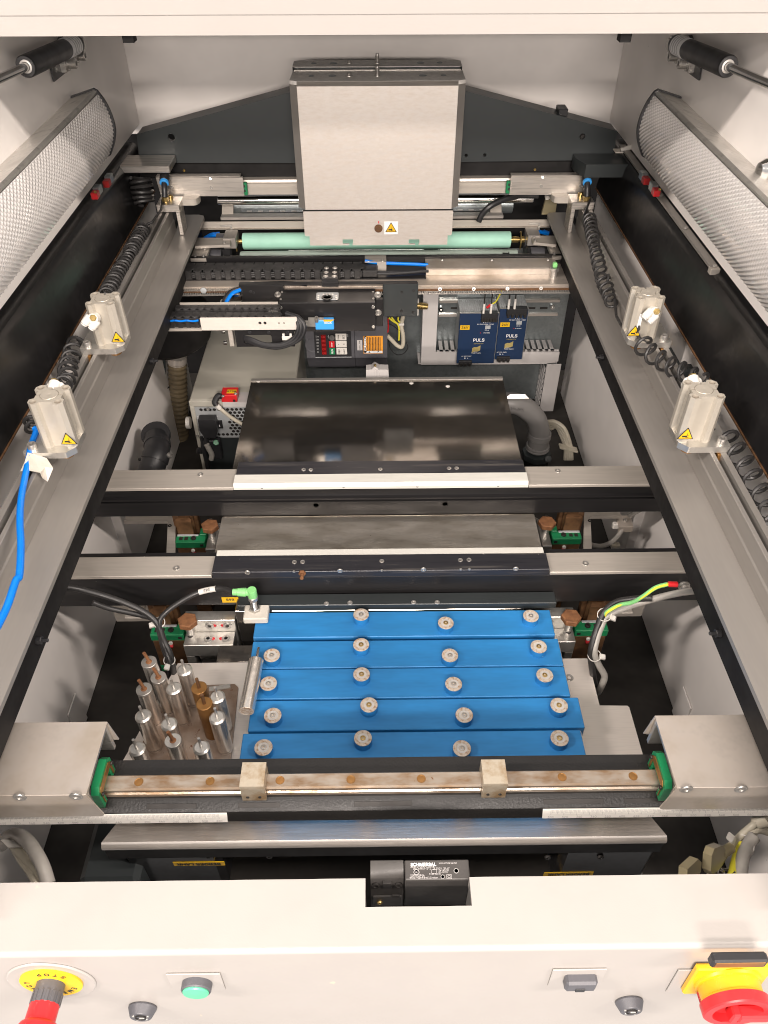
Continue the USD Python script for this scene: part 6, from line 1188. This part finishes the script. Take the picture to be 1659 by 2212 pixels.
# frequency drive, lying on its side
t = T('frequency_drive', 'dark grey frequency drive mounted sideways with red display and keypad', 'inverter')
yv = 1.350; P = lambda p, y=yv: Y(p, y)
x0, xk, x1 = P(b6(205, 500))[0], P(b6(742, 500))[0], P(b6(1101, 480))[0]; zt, zc, zb = 1.005, P(b6(600, 640))[2], P(b6(600, 745), yv+.02)[2]
sec = [(yv, zc), (yv, zt), (YP-.001, zt), (YP-.001, zb-.004), (yv+.022, zb), (yv+.006, zc-.008)]
t.p('body', B().prism(sec, (x0, 0, 0), (0, 1, 0), (0, 0, 1), (xk-x0-.0004, 0, 0)), M['grey_plastic'], smooth=20)
sec2 = [(yv+.0008, zc-.001), (yv+.0008, zt), (YP-.001, zt), (YP-.001, zb-.003), (yv+.022, zb+.0008), (yv+.0068, zc-.0085)]
t.p('terminal_cover', B().prism(sec2, (xk+.0004, 0, 0), (0, 1, 0), (0, 0, 1), (x1-xk, 0, 0)), M['grey_plastic'], smooth=20)
t.p('thumb_dent', B().lathe(P(b6(285, 500)), (0, -1, 0), [(.0001, .0165), (.0006, .016), (-.0002, .012), (-.001, .004), (-.001, 0)], 28), M['grey_plastic'])
a, c_ = P(b6(285, 355)), P(b6(705, 625)); kx0, kx1, kz0, kz1 = P(b6(300, 500))[0], P(b6(705, 500))[0], c_[2], a[2]+.004
t.p('keypad', B().box((kx0, yv-.0016, kz0), (kx1, yv+.001, kz1), .0008), M['black_plastic']); t.p('keypad_edge', B().box((kx0, yv-.0012, kz0-.0016), (kx1, yv+.0008, kz0-.0002), .0003), M['grille_grey'])
q0, q1 = P(b6(368, 380)), P(b6(436, 600)); t.p('display', B().box((q0[0], yv-.0020, q1[2]), (q1[0], yv-.0014, q0[2]), .0002), M['display_red'])
b = B(); zm = (q0[2]+q1[2])/2
for k in range(5): b.text('8', .0070, ((q0[0]+q1[0])/2, yv-.0021, q0[2]-.0045-k*.0092), (0, 0, -1), (1, 0, 0), .0002, True)
t.p('digits', b, M['deep_red'], smooth=False)
t.p('knob', B().cyl(P(b6(490, 420), yv-.0015), P(b6(490, 420), yv-.010), .0064, .0058, n=20), M['dark_socket']); t.p('knob_mark', B().tube([P(b6(455, 388), yv-.0018), P(b6(450, 405), yv-.0018), P(b6(458, 425), yv-.0018)], .0008, 6), M['grille_grey'])
for px, py, s, m_, mt in ((562, 408, 'PRGM', 'white_plastic', 'black_print'), (620, 408, 'SET', 'white_plastic', 'black_print'), (566, 487, '^', 'white_plastic', 'black_print'), (624, 487, 'v', 'white_plastic', 'black_print'), (572, 565, 'REV', 'white_plastic', 'black_print'), (628, 565, 'SHIFT', 'white_plastic', 'black_print'), (490, 490, 'STOP', 'red_plastic', 'white_print'), (495, 566, 'RUN', 'green_plastic', 'white_print')):
    o = P(b6(px, py), yv-.0016); key = t.p('key', B().box(o-V(.0056, .0010, .0072), o+V(.0056, .001, .0072), .0008), M[m_]); t.p('legend', B().text(s, .0036 if len(s) < 4 else .0026, o-V(0, .0011, 0), (0, 0, 1) if s not in '^v' else (1, 0, 0), (-1, 0, 0) if s not in '^v' else (0, 0, 1), .0002, True), M[mt], parent=key, smooth=False)
b = B()
for k in range(6): q = B().text('Hz', .0026, P(b6(318+k*3, 405+k*34), yv-.0017), (0, 0, 1), (-1, 0, 0), .0002); b.add(q.v[0], q.f[0]); o = P(b6(338, 405+k*34), yv-.0016); b.box(o-V(.0012, .0003, .0012), o+V(.0012, 0, .0012), 0)
q = B().text('HY', .0032, P(b6(662, 390), yv-.0017), (0, 0, 1), (-1, 0, 0), .0002, True); b.add(q.v[0], q.f[0]); t.p('lettering', b, M['grey_print'], smooth=False, kind='stuff')
o0, o1 = P(b6(837, 400)), P(b6(1055, 592)); t.p('caution_label', B().box((o0[0], yv+.0004, o1[2]), (o1[0], yv+.001, o0[2]), 0), M['orange_label'])
w0, w1 = P(b6(845, 412)), P(b6(872, 585)); t.p('label_panel', B().box((w0[0], yv+.0001, w1[2]), (w1[0], yv+.0005, w0[2]), 0).box((w0[0], yv+.0001, o1[2]+.001), (o1[0]-.001, yv+.0005, o1[2]+.006), 0), M['white_print'])
b = B().text('CAUTION', .0058, P(b6(858, 490), yv), (0, 0, 1), (-1, 0, 0), .0002, True)
for k in range(9):
    for j_ in range(2): o = P(b6(888+17*k, 452+70*j_+(k*13) % 9), yv+.0003); b.box(o-V(.0007, .0001, .009-(k*7 % 4)*.0008), o+V(.0007, .0001, .009), 0)
b.prism([(-.0022, -.0016), (.0022, -.0016), (0, .0022)], P(b6(905, 575), yv+.0001), (1, 0, 0), (0, 0, 1), (0, -.0002, 0)).prism([(-.0012, -.0016), (.0028, .0004), (.0, .0018)], P(b6(1000, 572), yv+.0001), (1, 0, 0), (0, 0, 1), (0, -.0002, 0)); t.p('label_print', b, M['black_print'], smooth=False)
o = P(b6(798, 500), yv+.0006); t.p('rating_badge', B().box(o-V(.0052, .0003, .0115), o+V(.0052, .001, .0115), .0006), M['duct_plastic']); t.p('badge_text', B().text('220V 1.5KW', .0026, o-V(0, .0004, 0), (0, 0, 1), (-1, 0, 0), .0002), M['black_print'], smooth=False)
t = T('drive_wiring', 'yellow, black and cream wires hanging at the right of the drive', 'wire')
wy = lambda p, y=1.40: Y(b6(*p), y)
t.p('cream_lead', B().tube([wy((1100, 390)), wy((1150, 440)), wy((1210, 500)), wy((1260, 520)), wy((1280, 470)), wy((1275, 370)), wy((1260, 290)), wy((1275, 200)), wy((1300, 120))], .0042, 10), M['cream_cable'])
t.p('yellow_lead', B().tube([wy((1120, 195)), wy((1160, 230)), wy((1220, 262)), wy((1265, 262))], .0017, 8), M['stripe_yellow']); t.p('yellow_lead', B().tube([wy((1150, 190)), wy((1185, 235)), wy((1225, 280)), wy((1235, 350)), wy((1232, 445))], .0017, 8), M['stripe_yellow']); t.p('yellow_lead', B().tube([wy((1225, 190)), wy((1224, 220)), wy((1240, 245))], .0017, 8), M['stripe_yellow'])
t.p('tie', B().box(wy((1250, 270), 1.395)-V(.004, .002, .002), wy((1290, 256), 1.395), .0008), M['white_plastic'])
t.p('black_lead', B().tube([wy((1110, 255)), wy((1170, 285)), wy((1230, 330)), wy((1300, 352))], .0013, 6), M['rubber'])
t.p('black_lead', B().tube([wy((1120, 450)), wy((1140, 540)), wy((1200, 600)), wy((1280, 595)), wy((1330, 530)), wy((1310, 460))], .0010, 6), M['rubber']); t.p('red_lead', B().tube([wy((1112, 200)), wy((1116, 300)), wy((1108, 358))], .0015, 6), M['red_plastic'])
t = T('cable_gland', 'white and brass cable ends tied at the left of the duct', 'fitting')
o = Y(b7(75, 190), 1.405); t.p('bundle', B().cyl(o-V(.012, 0, -.002), o+V(.016, 0, -.001), .008, .006, n=14), M['brass']); t.p('tie', B().box(o-V(.008, .003, .020), o+V(-.002, .003, .016), .001), M['white_plastic'])
t = T('plastic_clamp', 'small grey plastic clamp with a bright screw standing below the drive', 'clamp')
w = [Y(b6(*p), 1.24) for p in ((868, 860), (868, 775), (925, 770), (965, 738), (1015, 768), (1115, 772), (1122, 860))]; t.p('body', B().prism([(v[0], v[2]) for v in w], (0, 1.24, 0), (1, 0, 0), (0, 0, 1), (0, .018, 0)), M['duct_plastic']); t.p('screw', screw(Y(b6(968, 738), 1.245), (0, -.3, 1), .0028, .005), M['brass'])
for px in (975, 1008): o = Y(b6(px, 815), 1.2395); t.p('rib', B().box(o-V(.0012, .002, .014), o+V(.0012, .001, .010), .0003), M['duct_plastic'])

# industrial computer with grille, red sensor, hoses, pipe
t = T('industrial_computer', 'beige box computer with hexagon grille at its front, left of the drive', 'computer')
ZC = .88; a = Z(b8(218, 1032), ZC); yfc = a[1]; xr_ = Z(F_(975, 905), ZC)[0]; xr2 = -.160
zlo = Y(b8(640, 1625), yfc)[2]; zl2 = .70
t.p('case', B().box((a[0], yfc+.0042, .70), (xr2, 1.62, ZC), .002), M['beige_case'])
t.p('top_lip', B().box((a[0], yfc, Y(b8(600, 1110), yfc)[2]), (-.10, yfc+.004, ZC), .0008), M['beige_case']); t.p('side_lip', B().box((a[0], yfc, .70), (Y(b8(305, 1120), yfc)[0], yfc+.004, Y(b8(600, 1112), yfc)[2]), .0008), M['beige_case'])
gx0, gx1 = Y(b8(306, 1120), yfc+.004)[0], -.09; gz1, gz0 = Y(b8(600, 1112), yfc+.004)[2], zlo
gr = sbox(gx0, gz0, gx1, gz1); panel = [Y(b8(*p), yfc+.004) for p in ((345, 1195), (815, 1195), (860, 1490), (590, 1490), (400, 1490))]
solid = Polygon([(v[0], v[2]) for v in panel]).buffer(.001); hx = []
pt = .0085
for j_ in range(int((gz1-gz0)/(pt*.87))+1):
    for i_ in range(int((gx1-gx0)/pt)+1):
        c = Point(gx0+.004+i_*pt+(j_ % 2)*pt/2, gz1-.0065-j_*pt*.87); h_ = Polygon([(c.x+.0038*math.sin(k*math.pi/3), c.y+.0038*math.cos(k*math.pi/3)) for k in range(6)])
        if h_.within(gr.buffer(-.001)) and not h_.intersects(solid) and not (c.x < gx0+.03 and c.y < gz1-.02): hx.append(h_)
t.p('grille', B().prism(gr.difference(unary_union(hx)), (0, yfc+.0042, 0), (1, 0, 0), (0, 0, 1), (0, -.0012, 0)), M['grille_grey'], smooth=False)
t.p('dark_behind', B().box((gx0, yfc+.0038, gz0), (gx1, yfc+.0041, gz1), 0), M['dark_socket'])
t.p('lower_panel', B().box((gx0, yfc+.0022, .70), (gx1, yfc+.004, gz0-.0004), .0004), M['graphite_paint'])
o0, o1 = Y(b8(398, 1258), yfc+.0025), Y(b8(612, 1305), yfc+.0025); t.p('voltage_label', B().box((o0[0], yfc+.0022, o1[2]), (o1[0], yfc+.003, o0[2]), 0), M['black_print']); t.p('label_text', B().text('100-240VAC', .0050, (o0+o1)/2-V(0, .0005, 0), (1, 0, 0), (0, 0, 1), .0002, True), M['white_print'], smooth=False)
o0, o1 = Y(b8(655, 1340), yfc), Y(b8(775, 1468), yfc); t.p('mains_switch', B().box((o0[0], yfc, o1[2]), (o1[0], yfc+.003, o0[2]), .001), M['black_plastic']); t.p('switch_mark', B().box((o0+o1)/2-V(.0006, .0003, .005), (o0+o1)/2+V(.0006, .0003, -.0), 0), M['white_print'])
o0, o1 = Y(b8(405, 1335), yfc), Y(b8(648, 1470), yfc); t.p('mains_inlet', B().box((o0[0], yfc-.002, o1[2]), (o1[0], yfc+.003, o0[2]), .001), M['black_plastic'])
for p in (b8(530, 1148), b8(362, 1580)): t.p('screw', screw(Y(p, yfc-.0002), (0, -1, 0), .0034, .0018), M['zinc'])
t.p('side_knob', B().cyl(Y(b8(250, 1370), yfc+.02), Y(b8(250, 1370), yfc+.02)-V(.008, 0, 0), .012, n=18), M['white_plastic'])
t = T('mains_plug', 'black mains plug with cable hanging on the computer', 'plug')
t.p('plug', B().prism([(-.016, .020), (.016, .020), (.018, -.006), (.012, -.022), (-.010, -.022), (-.017, -.004)], Y(b8(530, 1470), yfc-.02), (1, 0, 0), (0, 0, 1), (0, .018, 0)), M['black_plastic'])
t.p('cable', B().tube([Y(b8(510, 1580), yfc-.012), Y(b8(495, 1680), yfc-.014), Y(b8(470, 1800), yfc-.012), Y(b8(500, 1950), yfc-.01), Y(b8(530, 2100), yfc-.01)], .0048, 10), M['rubber']); t.p('cable', B().tube([Y(b8(420, 1600), yfc-.010), Y(b8(440, 1720), yfc-.012), Y(b8(420, 1850), yfc-.01), Y(b8(380, 1790), yfc-.01), Y(b8(370, 1850), yfc-.01)], .0035, 8), M['rubber'])
t = T('data_plug', 'grey data cable with green-lit connector below the computer grille', 'plug')
t.p('cable', B().tube([Y(b8(510, 1720), yfc-.02), Y(b8(550, 1800), yfc-.02), Y(b8(590, 1880), yfc-.018), Y(b8(585, 1960), yfc-.018)], .0052, 10), M['grey_cable']); o = Y(b8(665, 1760), yfc-.004); t.p('connector', B().box(o-V(.011, .012, .022), o+V(.011, .004, .024), .002), M['black_plastic']); t.p('green_screw', B().cyl(Y(b8(660, 1690), yfc-.016), Y(b8(660, 1690), yfc-.0175), .0055, n=14), M['green_plastic'])
t = T('laser_sensor', 'small red sensor with yellow label on the edge of the computer', 'sensor')
o = Z(b8(880, 1000), ZC+.012); w0, w1 = Y(b8(755, 1045), yfc-.002), Y(b8(1010, 1045), yfc-.002)
t.p('body', B().box((w0[0], yfc-.004, ZC+.0006), (w1[0], yfc+.024, ZC+.0160), .001), M['red_plastic'])
w0, w1 = Z(b8(810, 975), ZC+.0162), Z(b8(972, 930), ZC+.0162); t.p('yellow_label', B().box((w0[0], yfc+.0035, ZC+.0160), (w1[0], yfc+.0145, ZC+.0164), 0), M['yellow_label']); t.p('label_text', B().text('S70B', .0050, ((w0[0]+w1[0])/2, yfc+.009, ZC+.0164), (1, 0, 0), (0, 1, 0), .0002, True), M['black_print'], smooth=False)
for p in (b8(772, 948), b8(975, 908)): t.p('screw', screw(Z(p, ZC+.0162), (0, 0, 1), .0030, .0016), M['zinc'])
t.p('lens', B().box(Y(b8(935, 1028), yfc-.0045)-V(.0, 0, .001), Y(b8(968, 1000), yfc-.0045)+V(0, .002, .0), 0), M['dark_socket'])
w0, w1 = Y(b8(765, 1052), yfc-.0055), Y(b8(1180, 1120), yfc-.0055); t.p('mount', B().box((w0[0], yfc-.0056, w1[2]), (w1[0], yfc-.0044, ZC+.0004), .0004).box((w0[0], yfc-.0044, ZC+.0001), (w1[0], yfc+.03, ZC+.0005), .0001), M['duct_plastic'])
t = T('sensor_lead', 'black angled plug and grey lead running from the red sensor', 'cable')
t.p('angled_plug', B().tube([Y(b8(745, 945), yfc), Y(b8(690, 945), yfc-.003), Y(b8(640, 1035), yfc-.010), Y(b8(665, 1085), yfc-.012)], .0056, 10), M['black_plastic'])
t.p('sleeve', B().cyl(Y(b8(672, 1092), yfc-.012), Y(b8(725, 1145), yfc-.012), .0046, n=12), M['white_plastic']); t.p('cable', B().tube([Y(b8(720, 1140), yfc-.012), Y(b8(850, 1245), yfc-.012), Y(b8(980, 1335), yfc-.012), Y(b8(1110, 1410), yfc-.012)], .0036, 10), M['cream_cable'])
t = T('suction_hose', 'translucent ribbed suction hose hanging in the dark left corner', 'hose')
yh = 1.34; h0, h1 = Y(F_(312, 790), yh), Y(F_(345, 1560), yh); L = np.linalg.norm(h1-h0); R_ = (Y(F_(372, 1200), yh)-Y(F_(268, 1200), yh))[0]/2
n = 62; t.p('hose', B().lathe(h0, h1-h0, [(L*k/n/1.0, R_*(1+.045*math.sin(k*math.pi/1.0+math.pi/2))) for k in range(n+1)], 26), M['hose_clear'])
t.p('band_clamp', B().lathe(h0, h1-h0, [(-.008, R_*1.08), (.012, R_*1.08), (.0125, R_), (.016, R_)], 26), M['polished_steel']); t.p('spout', B().cyl(h0-(h1-h0)/L*.03, h0, R_*1.1, n=26), M['zinc'])
t = T('suction_unit', 'round black suction bowl above the ribbed hose', 'suction unit')
q = Y(F_(300, 660), 1.34); rr_ = .085; t.p('bowl', B().lathe((q[0]-.012, 1.34, q[2]-.022), (0, 0, 1), [(0, rr_*.55), (.004, rr_*.78), (.016, rr_*.95), (.030, rr_), (.075, rr_), (.075, 0)], 40), M['black_matt'])
o = Y(F_(180, 792), 1.33); t.p('bracket', B().prism([(-.02, .012), (.022, .012), (.012, -.05), (.0, -.05)], o, (1, 0, 0), (0, 0, 1), (0, .003, 0)), M['graphite_paint']); t.p('bolt', screw(Y(F_(180, 792), 1.329), (0, -1, 0), .006, .008), M['zinc'])
t = T('black_elbow_hose', 'black rubber elbow hose with clamp low in the left corner', 'hose')
ye = 1.02; pts = [Y(F_(190, 1290), ye+.05), Y(F_(195, 1330), ye+.03), Y(F_(185, 1400), ye), Y(F_(150, 1500), ye-.02), Y(F_(110, 1600), ye-.03)]
t.p('hose', B().tube(pts, .0215, 20), M['rubber']); sp = spline(pts, 8)
for k in (6, 15): t.p('clamp', B().tube(sp[k:k+4], .0228, 20, 0), M['black_plastic'])
t.p('flange', B().cyl(pts[0]+V(0, .004, .002), pts[0]+V(0, .0, .012), .025, n=24), M['black_plastic']); t.p('bolt', screw(Y(F_(262, 1388), ye), (1, -.5, 0), .005, .006), M['zinc']); t.p('tie_end', B().box(Y(F_(80, 1425), ye), Y(F_(135, 1412), ye)+V(0, .004, .0), .0006), M['black_plastic'])
t = T('thin_lead', 'thin dark lead crossing the pale lower left wall', 'wire')
t.p('lead', B().tube([Y(F_(265, 978), 1.33), Y(F_(220, 1010), 1.30), Y(F_(185, 1070), 1.28), Y(F_(150, 1190), 1.25), Y(F_(120, 1300), 1.22)], .0016, 6), M['rubber'])
t = T('pipe_elbow', 'grey plastic pipe elbow bending down beside the steel plate', 'pipe')
yq = 1.22; pts = [Y(b7(880, 1185), yq), Y(b7(960, 1180), yq), Y(b7(1070, 1190), yq), Y(b7(1170, 1245), yq), Y(b7(1250, 1330), yq), Y(b7(1290, 1440), yq), Y(b7(1295, 1520), yq)]
rp = (Y(b7(1395, 1440), yq)-Y(b7(1175, 1440), yq))[0]/2*.96
t.p('pipe', B().tube(pts, rp, 28, 8), M['pipe_grey']); t.p('foil_tag', B().prism([(-.022, -.004), (-.012, .004), (.016, .004), (.024, -.004)], Y(b7(1060, 1112), yq-rp*.8), (1, 0, 0), unit((0, .6, 1)), V(0, -.0006, .0004)), M['machined_aluminium'])
t.p('moulded_mark', B().text('PVC', .009, Y(b7(1070, 1245), yq-rp*1.0), (1, 0, -.15), unit((.15, -.35, 1)), .0012, True), M['pipe_grey'], smooth=False)
e_ = pts[-1]; t.p('socket', B().lathe(e_+V(0, 0, .010), (0, 0, -1), [(0, rp), (.001, rp*1.10), (.012, rp*1.12), (.014, rp*1.04), (.03, rp*1.0)]+[(.03+.0028*k, rp*(1.16 if k % 2 else 1.10)) for k in range(5)]+[(.05, 0)], 30), M['pipe_grey'])
t = T('valve_body', 'dark cast valve body under the grey pipe elbow', 'valve')
o = V(e_[0], e_[1], e_[2]-.036); t.p('flange', B().lathe(o, (0, 0, -1), [(0, rp*1.0), (.002, rp*1.42), (.014, rp*1.46), (.016, rp*1.3)], 8, .3), M['graphite_paint'], smooth=20); t.p('body', B().lathe(o, (0, 0, -1), [(.016, rp*1.3), (.05, rp*1.25), (.09, rp*1.4), (.11, rp*1.4), (.11, 0)], 10), M['black_matt'], smooth=20)
t.p('boss', B().cyl(o+V(rp*.9, -rp*1.1, -.004), o+V(rp*.9, -rp*1.35, .000), .007, n=14), M['graphite_paint'])
t = T('cream_cable', 'bundle of cream cables bending down behind the grey elbow', 'cable')
for k in range(4): t.p('cable', B().tube([Y(b7(1385+10*k, 1372+22*k), 1.27), Y(b7(1450+8*k, 1372+16*k), 1.26), Y(b7(1530-4*k, 1420+28*k), 1.25), Y(b7(1580-10*k, 1510+24*k), 1.24), Y(b7(1615-16*k, 1640), 1.23), Y(b7(1622-20*k, 1760), 1.22)], .0046, 8), M['cream_cable'])
t.p('tie', B().obox(Y(b7(1590, 1640), 1.225), (1, 0, -.3), (0, 1, 0), (.3, 0, 1), (.020, .008, .0018), .0006), M['cream_cable'])
# right side: pale lower guard panels, guide strip on the black box, limit switches
g_ = C(2072, 500, 1000)
t = T('guide_strip', 'grey steel strip with screws along the top of the right side box', 'bar')
a, c_ = Z(g_(800, 365), 1.2625), Z(g_(1230, 960), 1.2625)
xs = (a[0]+c_[0])/2
t.p('strip', B().box((.4330, c_[1], 1.2625), (.4445, 1.43, 1.2662), .0005), M['anodised_grey'])
for p in (g_(880, 470), g_(1040, 686), g_(1222, 938)): o = Z(p, 1.2665); o[0] = .4385; t.p('screw', screw(o, (0, 0, 1), .0030, .0016), M['zinc'])
t.p('end_foot', B().box((.4325, c_[1]-.006, 1.2575), (.4445, c_[1]+.004, 1.2660), .0005), M['anodised_bar'])
for sgn, nm in ((-1, 'left'), (1, 'right')):
    t = T('limit_switch', f'red and grey limit switches at the rear end of the {nm} side box', 'limit switch')
    ps = [A_(575, 1175), A_(645, 1105)] if sgn < 0 else [g_(915, 445), g_(848, 368)]
    for k, p in enumerate(ps):
        o = X(p, sgn*.424); t.p('red_block', B().box(o+V(-.005, -.007, -.005), o+V(.005, .007, .005), .001), M['red_plastic'] if k == 0 else M['deep_red']); t.p('grey_block', B().box(o+V(-.005, .0075, -.004), o+V(.005, .024, .008), .001), M['galvanised'])
    t.p('screw', screw(X(A_(575, 1160) if sgn < 0 else g_(940, 430), sgn*.416), (0, -1, 1), .002, .0015), M['brass'])
    t = T('outer_carriage', f'green-ended guide carriages outside the {nm} rail', 'carriage')
    ps = [l3(235, 760), l3(90, 970), l3(20, 1120)] if sgn < 0 else [r3(1465, 720), r3(1605, 940), r3(1650, 1100)]
    for p in ps: o = Z(p, 1.13); t.p('green_end', B().box(o-V(.008, .006, .008), o+V(.008, .006, .008), .001), M['green_plastic']); t.p('block', B().box(o+V(-.007, .0065, -.007), o+V(.007, .04, .007), .001), M['rust_dark'])
t = T('dome_nut', 'bright domed nut on the right wall at the picture edge', 'nut')
o = X(D_(1655, 1030), .4448); t.p('nut', B().lathe(o, (-1, 0, 0), [(0, .013), (.004, .013), (.010, .009), (.012, .004), (.012, 0)], 20), M['chrome'])
t = T('yellow_label', 'yellow maker label below the rear right cylinder', 'label')
o = Z(H(1110, 558), 1.125); t.p('sheet', B().box(o-V(.024, .0055, .0004), o+V(.024, .0055, 0), 0), M['yellow_label']); t.p('text', B().text('BERGER LAHR', .0058, o+V(.003, 0, 0), (1, 0, 0), (0, 1, 0), .0002, True), M['black_print'], smooth=False)
t = T('service_motor', 'dark motor body showing outside the rear part of the right rail', 'motor')
t.p('body', B().box(o-V(.030, .075, .06), o+V(.034, .012, -.0006), .003), M['graphite_paint']); t.p('screw', screw(Z(H(938, 238), 1.13), (0, 0, 1), .0045, .003), M['zinc'])
GROUPS = {'support_bar': 'blue magnet-footed support bars on the lift table', 'clamping_cylinder': 'pneumatic clamping cylinders on the two rails', 'clamping_rail': 'clamping rails along both sides',
          'coiled_air_line': 'coiled black air lines of the cylinders', 'cable_tie': 'white cable ties', 'stop_block': 'stop blocks on the front guide rail', 'power_supply': 'dark blue power supplies', 'gas_strut': 'gas struts of the hood',
          'strip_lamp': 'strip lamps along the side walls', 'key_lock': 'round key locks of the front panel', 'carriage_cover': 'steel covers at the ends of the guide rail', 'guide_carriage': 'carriages at the ends of the guide rail', 'ruler': 'rulers on the front beam',
          'lift_guide': 'vertical guide rails of the lift', 'lift_carriage': 'green-ended carriages of the lift', 'lift_bracket': 'bracket blocks of the lift', 'cross_beam': 'black cross beams under the rails', 'rail_bracket': 'end brackets of the rails',
          'carriage_plate': 'silver carriage plates at the rear', 'paper_roller': 'cleaning paper rolls', 'cable_chain': 'black drag chains of the gantry', 'limit_switch': 'limit switches on the side boxes', 'side_box': 'black box sections along the walls', 'mounting_angle': 'angle irons between the cross beams'}
for _t in THINGS:
    if not _t.group: _t.group = GROUPS.get(_t.name.rstrip('0123456789').rstrip('_'))
    _t.finish()
for _s, _l, _o in late: copy_of(_s, _l, _o)
